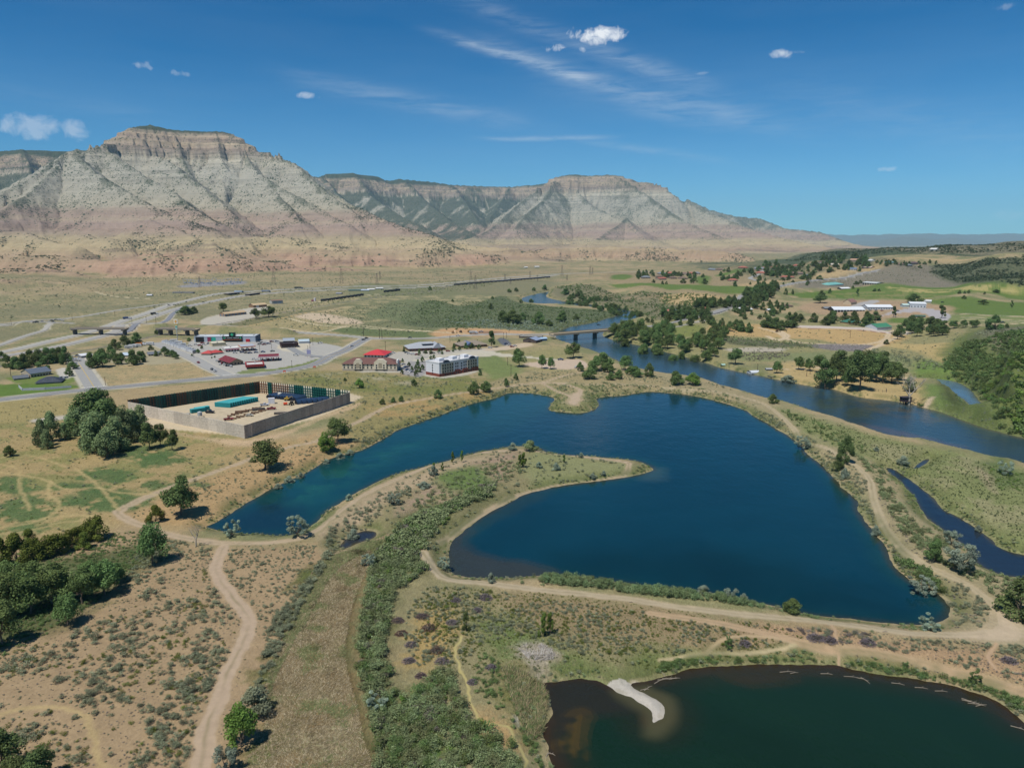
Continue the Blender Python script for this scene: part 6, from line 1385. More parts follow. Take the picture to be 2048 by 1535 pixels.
rail_fence('long white rail fence along the lawn of the green shed', [(1782,634),(1850,636)], 1.4, (226,224,220))
# ---- road markings
MK = mat((226,224,216), .8); MKY = mat((206,176,96), .8)
def strip(name, line, wd, m_, step=6, off=.22, side=0): o = ribbon(name, line, wd, (1,1,1), m_, off=off, step=step, side=side); return o
def at_px(pts): return lpoly(pts, 4, False)
strip('road_marking', at_px(MAINR[1:-1]), .35, MKY); strip('road_marking', at_px(XST[1:]), .45, MKY)
for s_ in (-5, 5): strip('road_marking', at_px(MAINR[1:-1]), .25, MK, side=s_)
def crosswalk(p0, p1, n, w_=.8, l_=2.6):
    a = np.array(pix_to(*p0)); b = np.array(pix_to(*p1)); d_ = (b - a) / n; u = d_ / np.linalg.norm(d_); v = np.array([-u[1], u[0], 0]); g = MB()
    for i in range(n + 1):
        c_ = a + d_ * i; zz_ = c_[2] + .32; q = [c_ - u*w_/2 - v*l_/2, c_ + u*w_/2 - v*l_/2, c_ + u*w_/2 + v*l_/2, c_ - u*w_/2 + v*l_/2]; g.face([(*k[:2], zz_) for k in q], MK)
    g.build('crosswalk', kind='structure')
crosswalk((170,776), (207,773), 8, 1.2, 2.4); crosswalk((447,750.5), (478,748), 9, 1.2, 2.4); crosswalk((655,712), (683,712), 9, .9, 1.6); crosswalk((646,717), (676,717.5), 9, .9, 1.6)
print('built', flush=True)
# ------------------------------------------------------------------ plants
def leaf_material(name, c, var=.22, trans=.32, attr=None):
    m, nt, out = nmat(name); geo = N(nt, 'ShaderNodeNewGeometry').outputs['Position']; oi = N(nt, 'ShaderNodeObjectInfo').outputs['Random']
    at = N(nt, 'ShaderNodeAttribute', attribute_name='tint').outputs['Fac']
    f = math_(nt, 'MULTIPLY', ramp(nt, oi, 0, 1, 1 - var, 1 + var), ramp(nt, noise(nt, geo, .7, 3, .6), .3, .7, .8, 1.2))
    f = math_(nt, 'MULTIPLY', f, at)
    vm = N(nt, 'ShaderNodeVectorMath', operation='SCALE'); nt.links.new(f, vm.inputs['Scale'])
    if attr: a2 = N(nt, 'ShaderNodeAttribute', attribute_name=attr).outputs['Color']; nt.links.new(a2, vm.inputs[0])
    else:
        hs = N(nt, 'ShaderNodeHueSaturation'); hs.inputs['Color'].default_value = (*c, 1); nt.links.new(ramp(nt, oi, 0, 1, .475, .525), hs.inputs['Hue']); nt.links.new(hs.outputs[0], vm.inputs[0])
    d = N(nt, 'ShaderNodeBsdfDiffuse'); nt.links.new(vm.outputs[0], d.inputs[0])
    t = N(nt, 'ShaderNodeBsdfTranslucent'); nt.links.new(vm.outputs[0], t.inputs[0])
    mx = N(nt, 'ShaderNodeMixShader'); mx.inputs[0].default_value = trans; nt.links.new(d.outputs[0], mx.inputs[1]); nt.links.new(t.outputs[0], mx.inputs[2]); nt.links.new(mx.outputs[0], out.inputs[0]); return m
LEAF = {'dark': leaf_material('leaf_dark', (.130,.180,.066)), 'mid': leaf_material('leaf_mid', (.145,.205,.072)), 'bright': leaf_material('leaf_bright', (.165,.255,.058)), 'olive': leaf_material('leaf_yellow_green', (.150,.185,.042)),
        'silver': leaf_material('leaf_silver', (.270,.325,.240), .15), 'sage': leaf_material('leaf_sage', (.235,.255,.160), .2), 'tam': leaf_material('leaf_tamarisk', (.225,.265,.125), .22), 'dry': leaf_material('twig_dry', (.19,.165,.14), .2), 'willow': leaf_material('leaf_willow', (.205,.270,.125), .2)}
BARK = mat((128,112,94), .95, .2, 2); BARKW = mat((184,174,158), .9, .15, 2)
def leaf_cloud(centres, radii, n, size, rs, squash=1.0, droop=0.0):
    """n leaf sprays spread through clumps; returns verts, quads, tint"""
    k = rs.integers(0, len(centres), n); C_ = np.array(centres)[k]; R_ = np.array(radii)[k]
    d = rs.normal(size=(n, 3)); d /= np.linalg.norm(d, axis=1)[:, None]; rr = rs.uniform(.35, 1.0, n) ** .45
    P = C_ + d * (R_ * rr)[:, None] * np.array([1, 1, squash])
    nrm = d + rs.normal(size=(n, 3)) * .55 + np.array([0, 0, .35]); nrm /= np.linalg.norm(nrm, axis=1)[:, None]
    u = np.cross(nrm, rs.normal(size=(n, 3))); u /= np.linalg.norm(u, axis=1)[:, None]; v = np.cross(nrm, u)
    s1 = (size * rs.uniform(.6, 1.35, n))[:, None]; s2 = (size * rs.uniform(.45, 1.0, n))[:, None]
    V = np.stack([P - u * s1 - v * s2 * .6, P + u * s1 * .7 - v * s2, P + u * s1 + v * s2 * .6, P - u * s1 * .6 + v * s2], 1)
    tk = rs.uniform(.72, 1.3, len(centres))[k] * rs.uniform(.85, 1.15, n)
    return V.reshape(-1, 3), np.arange(4 * n).reshape(-1, 4), np.repeat(tk, 4)
def leaf_mesh(name, V, Q, T, m):
    me = mesh_np(name, V, Q, m, None, smooth=False); a = me.attributes.new('tint', 'FLOAT', 'POINT'); a.data.foreach_set('value', T.astype(np.float32)); return me
def make_tree(kind, seed, leaf, n=2600):
    rs = np.random.default_rng(seed); cs, rs_ = [], []; g = MB(); bark = BARK
    if kind == 'cotton':        # spreading crown above a forked trunk; unit height, unit width
        for i in range(24):
            a = rs.uniform(0, 2 * math.pi); r = .34 * rs.uniform(.15, 1) ** .6; z = rs.uniform(.34, .88); r *= 1 - .55 * max(z - .6, 0) / .3
            cs.append((r * math.cos(a), r * math.sin(a), z)); rs_.append(rs.uniform(.11, .19))
        base = .26; size = .021
    elif kind == 'bush':
        for i in range(20):
            a = rs.uniform(0, 2 * math.pi); z = rs.uniform(.14, .86); r = .38 * math.sin(math.pi * min(z + .18, 1)) * rs.uniform(.2, 1) ** .5
            cs.append((r * math.cos(a), r * math.sin(a), z)); rs_.append(rs.uniform(.12, .20))
        base = .1; size = .022
    elif kind == 'column':
        for i in range(16):
            a = rs.uniform(0, 2 * math.pi); z = rs.uniform(.15, .93); r = .30 * rs.uniform(.1, 1) * (1 - .6 * max(z - .6, 0) / .4)
            cs.append((r * math.cos(a), r * math.sin(a), z)); rs_.append(rs.uniform(.08, .14))
        base = .1; size = .022
    elif kind == 'open':        # wispy
        for i in range(26):
            a = rs.uniform(0, 2 * math.pi); r = .42 * rs.uniform(.1, 1) ** .5; z = rs.uniform(.2, .92)
            cs.append((r * math.cos(a), r * math.sin(a), z)); rs_.append(rs.uniform(.075, .13))
        base = .12; size = .019
    V, Q, T = leaf_cloud(cs, rs_, n, size, rs)
    # keep the crown clear of the ground
    tr = [Vector((0, 0, -.02)), Vector((rs.uniform(-.02,.02), rs.uniform(-.02,.02), base * .6)), Vector((rs.uniform(-.03,.03), rs.uniform(-.03,.03), base))]
    g.tube(tr[0], tr[1], .026, .021, bark, 7).tube(tr[1], tr[2], .021, .018, bark, 7)
    top = tr[2]
    for c in cs[::2][:9]:
        c = Vector(c); mid = top.lerp(c, .5) + Vector((0, 0, -.03)); g.tube(top, mid, .013, .008, bark, 5).tube(mid, c, .008, .003, bark, 4)
    me_c = leaf_mesh('crown', V, Q, T, LEAF[leaf]); me_t = bpy.data.meshes.new('trunk'); me_t.from_pydata(g.v, [], g.f); me_t.materials.append(bark)
    return me_c, me_t
TP = {}
def tree_protos(kind, leaf, n=4200):
    key = (kind, leaf)
    if key not in TP: TP[key] = [make_tree(kind, 100 + 7 * i + abs(hash(kind + leaf)) % 1 + len(TP) * 13, leaf, n) for i in range(3)]
    return TP[key]
_rt = random.Random(21)
TREES = []
def tree(px, py, hpx, wpx, kind, leaf, label, group=None, name='cottonwood_tree', cat='tree', xyz=None):
    x, y, z = xyz or pix_to(px, py); s = scale_at(0, y); h = hpx / s / .97; w = wpx / s / .92
    cm, tm = _rt.choice(tree_protos(kind, leaf))
    r = root(name, x, y, z - .1, _rt.uniform(0, 6.28), label=label, category=cat, group=group)
    r.scale = (w, w, h)
    o = obj('trunk', tm, r); o = obj('crown', cm, r); TREES.append((x, y, w / 2)); return r
def trees(lst, kind, leaf, label, group, name='cottonwood_tree', cat='tree'):
    for t in lst: tree(*t, kind, leaf, label, group, name, cat)
# ---- trees one can tell apart
for a_ in (
 (185,872,92,100,'cotton','dark','tallest dark cottonwood behind the pale willow clump, beside the walled yard'),
 (530,938,58,78,'cotton','dark','dark umbrella-shaped cottonwood alone between the lake arm and the walled yard'),
 (652,899,38,42,'bush','bright','round bright green tree in front of the taller one on the lake arm bank'),
 (676,884,50,54,'cotton','mid','taller mid-green tree just behind the round bright one on the lake arm bank'),
 (362,1030,78,80,'cotton','dark','large dark cottonwood by the bend of the dirt path, left of the lake tip'),
 (312,1043,36,38,'bush','olive','squat yellow-green tree left of the large dark cottonwood at the path bend'),
 (305,1128,84,66,'cotton','mid','green tree with hard shadow between the path and the dark thicket'),
 (483,1492,104,72,'bush','bright','bright green tree beside the big dirt path near the lower edge'),
 (510,1425,56,74,'bush','sage','wide grey-green rounded tree just above the bright green one by the dirt path'),
 (452,1545,62,48,'open','silver','silver-leaved tree right of the dirt path at the very bottom'),
 (20,913,24,26,'bush','mid','small round tree alone in the left field'),
 (1038,733,38,33,'cotton','mid','double-crowned cottonwood at the left end of the river gravel lot'),
 (1084,737,28,19,'cotton','mid','left one of two slim trees standing in the river gravel lot'),
 (1101,738,24,18,'cotton','mid','right one of two slim trees standing in the river gravel lot'),
 (1147,716,32,36,'cotton','mid','broad pale-trunked cottonwood at the back edge of the river gravel lot'),
 (1251,740,30,33,'cotton','mid','open-branched tree on the river bank between dense shrubs'),
 (1350,769,28,38,'bush','mid','darker of two round trees on the neck between river and lake'),
 (1386,769,26,34,'bush','bright','brighter of two round trees on the neck between river and lake'),
 (1545,806,20,24,'bush','mid','small round tree on the river side of the lake path'),
 (1691,925,56,36,'bush','dark','tall dense dark tree between lake path and wet meadow'),
 (1676,932,34,26,'bush','dark','shorter dark tree touching the tall dense one by the lake path'),
 (1870,1122,50,42,'bush','mid','green tree between the lake path and the creek, left of silver bushes'),
 (1085,1272,52,24,'column','bright','slender bright green young cottonwood, left of a pair in the brushy field'),
 (1100,1268,46,20,'column','bright','slender bright green young cottonwood, right of a pair in the brushy field'),
 (932,1262,42,20,'column','mid','narrow young tree beside the brush piles, left of the young pair'),
 (1585,1222,32,42,'bush','mid','green bush-like tree on the lake shore beside the long dirt path'),
 (1812,1322,14,12,'open','mid','tiny sapling in the bare ground above the lower pond'),
 (1457,1290,28,16,'open','mid','small sapling with dark foot above the lower pond bank'),
 (1952,1352,24,26,'open','mid','small leaning tree in the bare ground at the right above the pond'),
 (2040,1232,84,96,'bush','dark','large dark tree overhanging the path junction at the right edge'),
 (1471,728,32,34,'cotton','dark','dark tree beside the teal shed on the north river bank'),
 (1553,746,24,24,'cotton','mid','small tree between the silver trailer and the dock'),
 (1773,688,10,12,'bush','dark','tiny dark tree at the corner of the dry oval meadow'),
 (372,629,18,34,'bush','mid','broad green tree beside the highway ramp'),
 (388,626,14,18,'bush','dark','darker tree touching the broad one beside the highway ramp'),
 (313,669,10,12,'bush','mid','round shrub-like tree below the railway overpass'),
 (139,752,20,18,'bush','mid','small tree beside the stone house car park'),
 (146,738,16,24,'bush','mid','low round tree at the head of the cross street'),
 (447,623,18,20,'cotton','mid','small dark tree in front of the tan workshop yard'),
 (512,637,20,24,'cotton','dark','ragged dark tree beside the railway, left of a wider one'),
 (538,634,22,34,'cotton','mid','wide green tree beside the railway right of the tan garages'),
 (496,778,10,12,'bush','mid','little tree at the left corner above the frame walls'),
 (719,775,20,20,'bush','bright','lone bright green bush-tree in the field right of the walled yard'),
 (983,694,34,22,'column','dark','tall dark tree at the rest building drive'),
 (1818,783,30,30,'bush','sage','pale grey-green bush behind the dead tree'),
 (1640,605,16,34,'cotton','dark','dark spreading tree left of the terracotta chapel roof'),
 (1715,592,14,11,'column','mid','narrow tree alone on the golf green left of the chapel'),
 (1787,634,22,14,'column','dark','dark narrow tree between the middle and the tall white barn'),
 (1883,636,26,20,'column','dark','dark tree at the end of the drive beyond the tall white barn'),
 (1826,605,18,38,'bush','mid','broad tree group behind the tall white barn'),
 (1988,658,30,34,'bush','dark','dark round tree at the foot of the right bluff'),
 (2013,655,9,11,'bush','dark','small round tree on the skyline of the right bluff'),
 (1966,608,10,22,'cotton','dark','flat-topped dark tree on the golf green, left of a slim one'),
 (2023,616,14,8,'column','dark','slim dark tree on the golf green near the right edge'),
 (1992,586,7,15,'bush','dark','rounded dark tree on the dry golf slope'),):
    tree(*a_)
# ---- clumps whose members nothing tells apart
trees([(165,880,70,62),(200,905,84,72),(235,902,72,62),(215,915,58,60),(265,880,62,54),(285,873,66,46),(180,897,70,56),(250,885,76,50),(150,870,54,44)], 'bush', 'willow', 'pale grey-green willow in the big clump left of the walled yard', 'pale willows of the big clump beside the walled yard', 'willow_tree')
trees([(85,892,55,36),(105,882,60,46),(96,897,40,28),(130,880,36,30)], 'bush', 'willow', 'pale willow in the small separate clump further left', 'willows of the small separate clump', 'willow_tree')
trees([(300,897,54,44),(345,900,42,30),(322,892,46,34),(205,830,50,50),(225,850,52,44)], 'cotton', 'dark', 'darker tree on the right fringe of the willow clump', 'darker trees fringing the willow clump')
trees([(190,1077,58,58),(150,1087,44,44),(112,1108,56,58),(75,1117,54,54),(35,1127,66,60),(2,1132,60,58),(60,1095,40,44),(170,1095,34,40),(-30,1130,70,60)], 'bush', 'olive', 'dark yellow-green dense tree in the row at the left edge of the damp meadow', 'yellow-green trees in the left row', 'russet_thicket_tree')
trees([(210,1188,70,66),(165,1205,74,74),(105,1205,84,88),(135,1250,64,60),(62,1225,80,84),(15,1235,92,80),(20,1180,60,64),(180,1165,48,50),(232,1165,44,44),(60,1180,60,64),(5,1290,96,84)], 'cotton', 'mid', 'broad green cottonwood in the dense lower-left grove', 'cottonwoods of the dense lower-left grove')
trees([(8,1545,90,92),(72,1568,80,82),(35,1575,70,70)], 'cotton', 'dark', 'dark tree cut by the lower left corner', 'trees at the lower left corner')
trees([(1651,766,58,52),(1672,763,54,42),(1695,769,28,28),(1719,778,74,64),(1752,759,50,42),(1765,765,52,42),(1783,766,42,50),(1740,763,56,42),(1683,750,50,52),(1707,748,48,52),(1731,752,52,52),(1760,748,46,46),(1640,745,36,36),(1795,760,36,40),(1700,762,52,44)], 'cotton', 'dark', 'tall dark-trunked cottonwood in the riverside grove', 'cottonwoods of the riverside grove')
trees([(1597,739,28,26),(1618,741,26,22)], 'cotton', 'mid', 'one of two detached trees left of the riverside grove', 'two detached trees left of the riverside grove')
trees([(1180,758,26,34),(1205,737,34,46),(1192,742,32,32),(1160,742,20,18),(1222,760,17,20),(1238,757,19,22),(1270,753,22,34),(1298,753,29,24),(1215,745,22,30),(1262,748,18,26)], 'bush', 'mid', 'dense rounded tree on the bank between gravel lot and river', 'dense trees between gravel lot and river')
trees([(876,797,19,21),(948,788,27,28),(972,783,23,27),(1012,773,18,14),(1032,760,15,12),(964,778,12,14),(787,805,12,12),(803,803,13,13),(765,808,12,14),(690,762,8,8),(828,772,14,16)], 'bush', 'mid', 'round green bush-tree scattered along the north shore track', 'round bush-trees along the north shore track')
trees([(32,738,26,30),(48,735,30,30),(62,730,32,34),(78,727,30,32),(95,727,32,32),(108,724,28,28),(120,724,30,26),(132,728,36,24),(18,734,24,24),(86,738,22,26),(5,722,20,20)], 'bush', 'dark', 'dark dense tree in the row behind the stone house', 'trees in the row behind the stone house')
trees([(182,736,32,26),(196,733,30,24),(206,734,38,38),(222,716,26,26),(236,728,22,22),(244,728,24,20),(266,729,30,32),(280,724,22,24),(330,712,20,22),(345,713,14,20),(352,717,12,16),(312,712,12,12),(230,700,22,24),(250,694,24,26),(274,690,26,28),(286,715,14,12),(302,700,10,12)], 'bush', 'dark', 'street tree around the yards between cross street and campers', 'trees around the yards between cross street and campers')
trees([(396,706,9,10),(404,697,7,7),(441,706,9,10),(384,712,5,5),(430,715,5,5),(378,682,8,10),(424,716,4,4)], 'bush', 'mid', 'small trimmed tree around the red-roofed cafe', 'small trees around the red-roofed cafe')
trees([(804,748,10,8),(818,733,10,9),(824,740,9,8),(836,730,12,10),(845,724,12,9),(832,752,14,10),(838,744,14,12),(845,740,12,10),(832,738,10,8),(862,718,8,8),(960,750,14,9),(868,716,8,8),(805,723,7,6)], 'bush', 'dark', 'small round car park tree between the two hotels', 'car park trees between the hotels')
trees([(808,703,11,8),(839,711,15,8),(852,707,8,8),(862,708,9,8),(878,706,10,8),(884,708,8,7),(908,700,14,9),(919,701,9,8),(932,697,12,12),(944,697,12,12),(958,698,10,10),(918,688,10,9),(906,703,6,6)], 'bush', 'dark', 'small tree around the visitor centre and rest building', 'small trees around visitor centre and rest building')
trees([(1025,647,28,40),(1005,644,24,28),(1078,648,26,30),(1125,644,24,26),(981,618,12,13),(1045,640,16,20),(1152,640,12,16),(1098,652,14,18),(1062,602,9,12),(1042,606,8,9),(985,598,6,8),(1018,585,8,12),(1032,583,8,12),(1068,582,8,10),(1090,578,10,14),(905,604,6,8),(860,580,8,10),(793,581,5,8)], 'bush', 'mid', 'rounded tree in the brush between railway and river', 'trees in the brush between railway and river')
_p = []
for (x0, y0, x1, y1, n_, h0, h1) in ((1228,700,1395,714,0,0,0),(1228,662,1290,690,20,22,34),(1285,668,1345,704,20,20,30),(1345,688,1440,722,24,18,28),(1395,672,1470,700,9,16,24)):
    for i in range(n_): _p.append((_rt.uniform(x0, x1), _rt.uniform(y0, y1), _rt.uniform(h0, h1), _rt.uniform(h0 * .8, h1)))
trees(_p, 'cotton', 'mid', 'mid-green cottonwood in the dense strip along the north river bank', 'cottonwoods along the north river bank')
_p = []
for i in range(64):
    t = _rt.random(); _p.append((1112 + 176*t + _rt.uniform(-8,8), 588 + 38*t + _rt.uniform(-8,14), _rt.uniform(7,13), _rt.uniform(9,18)))
trees(_p, 'bush', 'dark', 'dark tree on the shaded river bluff below the golf terrace', 'trees on the river bluff', 'bluff_tree')
_p = []
for (x0, y0, x1, y1, n_, h0, h1) in ((1390,606,1520,616,36,12,20),(1320,628,1420,642,24,14,22),(1490,588,1540,606,20,14,22),(1510,575,1560,585,12,12,20),(1340,638,1450,652,12,12,18),(1428,655,1500,668,14,14,22),(1520,612,1580,622,12,8,14),(1455,618,1560,640,20,8,14),(1290,636,1340,655,6,10,16),(1500,652,1600,656,8,12,20),(1650,575,1660,590,1,10,11)):
    for i in range(n_): _p.append((_rt.uniform(x0, x1), _rt.uniform(y0, y1), _rt.uniform(h0, h1), _rt.uniform(h0 * .8, h1 * 1.1)))
trees(_p, 'bush', 'dark', 'dark leafy tree among the cabins between river and golf course', 'trees among the cabins between river and golf course', 'village_tree')
_p = []
for (x0, y0, x1, y1, n_, h0, h1) in ((1275,546,1420,558,40,6,10),(1380,565,1430,569,0,8,12),(1440,540,1520,562,20,6,11),(1530,530,1640,562,62,7,13),(1640,515,1740,545,52,7,14),(1740,522,1880,535,22,5,9),(1440,556,1475,562,6,8,12),(1500,562,1640,572,10,5,8)):
    for i in range(n_): _p.append((_rt.uniform(x0, x1), _rt.uniform(y0, y1), _rt.uniform(h0, h1), _rt.uniform(h0, h1 * 1.2)))
trees(_p, 'bush', 'dark', 'dark tree among the houses of the upper terrace', 'trees among the houses of the upper terrace', 'village_tree')
trees([(1366,567,10,13),(1387,567,12,18),(1409,568,11,16),(1470,573,12,11),(1307,565,7,8),(1325,568,7,8),(1333,568,6,6),(1571,590,13,9),(1585,589,10,7),(1643,592,11,16),(1749,582,6,10),(1758,582,5,8),(1919,587,7,8),(1929,587,5,6),(1937,587,7,7),(1928,597,7,10),(1969,590,6,6),(1706,577,6,9),(1712,570,7,12),(1720,568,6,10)], 'bush', 'dark', 'small round tree dotted on the golf fairways', 'round trees dotted on the golf fairways', 'fairway_tree')
_p = [(_rt.uniform(1798,1886), _rt.uniform(656,674), _rt.uniform(18,28), _rt.uniform(20,30)) for i in range(18)] + [(1795,678,20,26),(1907,657,16,22),(1926,656,16,18),(1944,656,15,18),(1952,654,14,16)]
trees(_p, 'cotton', 'dark', 'dark orchard tree in the block east of the green-roofed arena', 'dark orchard trees east of the green-roofed arena', 'orchard_tree')
_p = [(_rt.uniform(1646,1750), _rt.uniform(640,656), _rt.uniform(16,26), _rt.uniform(18,26)) for i in range(13)] + [(1535,655,24,30),(1552,657,22,26),(1562,660,20,24),(1590,642,18,20),(1600,645,18,20),(1627,644,19,22),(1578,640,16,16)]
trees(_p, 'bush', 'dark', 'leafy tree in the belt around the green-roofed cabin', 'trees in the belt around the green-roofed cabin', 'village_tree')
# silver-leaved russian olives
for a_ in ((465,1073,32,32,'silver bush-tree standing at the tip of the lake arm'), (595,1074,42,44,'larger silver bush-tree on the path side of the lake arm'), (1605,888,26,32,'silver bush-tree overhanging the lake where the path comes close'), (736,1132,26,30,'silver shrub on the left edge of the long thicket'), (755,1415,30,44,'pale silver shrub inside the lower thicket edge'),
           (706,1062,24,28,'silver shrub beside the little marsh pool'), (789,1008,26,30,'silver shrub on the spit where the marsh begins'), (698,994,14,17,'small silver shrub on the outer shore of the spit'), (982,1163,22,18,'small silver shrub on the shore by the long dirt path'), (886,1128,26,30,'silver shrub at the shallow brown corner of the lake'),
           (1860,1252,28,42,'wide silver shrub at the south-east corner of the lake'), (1921,1142,58,62,'biggest silver tree between path and creek'), (1902,1086,32,34,'silver shrub with bare spikes beside the creek'), (1845,1168,40,52,'silver tree on the lake shore opposite the biggest one'), (1690,948,24,18,'slim silver shrub by the lake shore below the dark tree'),
           (1958,1046,16,15,'small blue-silver shrub on the wet meadow by the creek'), (1806,923,18,26,'silver shrub in the middle of the wet meadow'), (1752,902,10,12,'tiny silver shrub in the wet meadow'), (2012,948,26,30,'silver shrub in the green hollow of the wet meadow'), (1752,1056,22,20,'silver shrub on the lake bank under the path'),
           (1540,868,13,14,'small silver shrub on the inner bank, left of another'), (1556,878,12,12,'small silver shrub on the inner bank, right of another'), (1162,915,12,11,'small silver shrub on the outer rim of the spit'), (1112,940,16,18,'silver shrub in the middle of the spit'), (1078,936,14,15,'silver shrub left of the middle one on the spit'),
           (1186,948,12,17,'silver shrub near the inner path of the spit'), (1207,944,12,11,'bluish shrub next to the inner path of the spit'), (1025,900,16,20,'silver shrub at the crest of the spit'), (848,975,14,28,'silver shrub bank left of the green hollow of the spit'), (866,950,22,22,'upright silver shrub above the silver bank on the spit'),
           (1408,1180,22,30,'silver shrub rising from the shore scrub, left one'), (1462,1198,26,30,'silver shrub rising from the shore scrub, middle one'), (1487,1202,22,22,'silver shrub rising from the shore scrub, right one'), (1577,758,18,34,'large silver shrub on the river bank by the dock'), (1474,842,10,10,'tiny silver shrub on the lake neck')):
    tree(*a_[:4], 'open' if a_[2] > 24 else 'bush', 'silver', a_[4], None, 'russian_olive', 'shrub')
trees([(680,906,16,22),(700,899,14,20),(652,916,13,18),(578,953,16,24),(556,965,16,22),(600,944,14,20)], 'bush', 'silver', 'silver shrub in the fringe along the upper shore of the lake arm', 'silver shrubs fringing the lake arm', 'russian_olive', 'shrub')
# bare dead trees
def dead_tree(px, py, hpx, label, seed, lean=.1):
    x, y, z = pix_to(px, py); h = hpx / scale_at(0, y); r = root('dead_tree', x, y, z - .2, 0, label=label, category='tree'); rr_ = random.Random(seed); g = MB()
    def grow(p, d, L, rad_, k):
        q = p + d * L; g.tube(p, q, rad_, rad_ * .66, BARKW, 6)
        if k == 0: return
        for i in range(rr_.choice((2, 3))):
            nd = (d + Vector((rr_.uniform(-.9,.9), rr_.uniform(-.9,.9), rr_.uniform(-.1,.6)))).normalized(); grow(q, nd, L * rr_.uniform(.55,.85), rad_ * .6, k - 1)
    trunk = MB(); top = Vector((lean * h * .3, 0, h * .33)); trunk.tube((0,0,-.3), top, h * .035, h * .026, BARKW, 8); trunk.build('trunk', r)
    for dx, dy in ((-.6,.1),(.5,-.2),(0.05,.3)): grow(top, Vector((dx, dy, .9)).normalized(), h * .24, h * .018, 4)
    g.build('branches', r)
dead_tree(392,1093,46,'bare white dead tree by the dirt path near the lake tip', 3); dead_tree(1819,802,66,'tall bare grey-white tree at the treehouse on the river bank', 8, -.05)
# ---- shrubs: prototypes
SH = {}
def shrub_protos(leaf, n, flat=.8, k=4):
    key = (leaf, n, flat)
    if key not in SH:
        out = []
        for i in range(k):
            rs = np.random.default_rng(500 + i + n + len(SH) * 11); cs, rr = [], []
            for j in range(9):
                a = rs.uniform(0, 6.28); r = .30 * rs.uniform(0, 1) ** .5; cs.append((r * math.cos(a), r * math.sin(a), rs.uniform(.18, .62))); rr.append(rs.uniform(.14, .26))
            V, Q, T = leaf_cloud(cs, rr, n, .60 / math.sqrt(n), rs, .85); V[:, 2] = np.maximum(V[:, 2], -.02); out.append((V, Q, T))
        SH[key] = out
    return SH[key]
_SM = {}
def shrub_mesh(leaf, n, i):
    key = (leaf, n, i)
    if key not in _SM: V, Q, T = shrub_protos(leaf, n)[i]; _SM[key] = leaf_mesh('shrub', V, Q, T, LEAF[leaf])
    return _SM[key]
M_MASS = leaf_material('leaf_mass', (.1,.1,.1), 0, .2, attr='lc')
LCOL = {'sage': (.225,.245,.150), 'tam': (.200,.240,.115), 'mid': (.135,.195,.070), 'dark': (.115,.165,.060), 'silver': (.260,.310,.235), 'bright': (.140,.215,.050), 'olive': (.130,.155,.040), 'dry': (.21,.185,.155), 'willow': (.195,.255,.120), 'juniper': (.075,.095,.050), 'reed': (.26,.24,.14), 'greenreed': (.10,.13,.055)}
def scatter_pts(poly, n, clump=0.0, keep_path=0.6, water_gap=0.6, line=None, seed=0, csc=12):
    """points spread over an outline on the land, clear of paths and water"""
    rs = np.random.default_rng(seed + 77)
    if line is not None:
        p = lpoly(poly, 4, False); seg = np.hypot(*np.diff(p, axis=0).T); L = np.concatenate([[0], np.cumsum(seg)]); t = rs.uniform(0, L[-1], n * 2)
        x = np.interp(t, L, p[:, 0]) + rs.normal(0, line, n * 2); y = np.interp(t, L, p[:, 1]) + rs.normal(0, line, n * 2)
    else:
        p = lpoly(poly, 3); x0, y0 = p.min(0); x1, y1 = p.max(0); x = rs.uniform(x0, x1, n * 9); y = rs.uniform(y0, y1, n * 9)
        k = poly_sdf(x, y, p, 5) < 0; x, y = x[k], y[k]
    ok = (sample(MINP, x, y) > keep_path) & (sample(WSD, x, y) > water_gap)
    if clump: ok &= (fbm(x, y, csc, 2, 40 + seed % 7) + rs.uniform(-.25, .25, len(x))) > (clump - .5)
    x, y = x[ok][:n], y[ok][:n]; return x, y
_ind = {}
MASS = {}
def shrubs(poly, n, leaf, size, label, group, clump=0., ind=60, name='shrub', hfac=.8, tall=1.0, mass_faces=26, line=None, seed=None, water_gap=.6, keep=0.6, csc=12, mname='scrub', mlabel=None, cat='shrub'):
    seed = seed if seed is not None else len(MASS) * 3 + n
    x, y = scatter_pts(poly, n, clump, keep, water_gap, line, seed, csc)
    if len(x) == 0: return
    rs = np.random.default_rng(seed); s = rs.uniform(size[0], size[1], len(x)) * rs.uniform(.7, 1.15, len(x)); z = gz(x, y)
    show = s / np.hypot(x, y)
    # only what lies inside the frame is worth an object of its own
    az_ = np.abs(x / y); vis = (az_ < .72 * (1 + 0 * x)) & ((y > 128))
    ind = int(ind * {'sagebrush_shrub': .30, 'shrub': .44, 'tamarisk_shrub': .72}.get(name, 1))
    order = np.argsort(-(show * vis)); pick = order[:ind]; rest = order[ind:]
    for i in pick:
        q = math.hypot(x[i], y[i]); nl = 420 if q < 260 else 200
        o = bpy.data.objects.new(name, shrub_mesh(leaf, nl, int(rs.integers(0, 4)))); COL.objects.link(o); w_ = s[i] * 1.15
        o.location = (x[i], y[i], z[i] - .05); o.scale = (w_, w_ * rs.uniform(.8, 1.1), s[i] * hfac * tall * rs.uniform(.8, 1.15)); o.rotation_euler = (0, 0, rs.uniform(0, 6.28)); o['label'] = label; o['category'] = cat; o['group'] = group
    if len(rest):
        MASS.setdefault((mname, mlabel or 'low scrub'), []).append((x[rest], y[rest], z[rest], s[rest], hfac * tall, leaf))
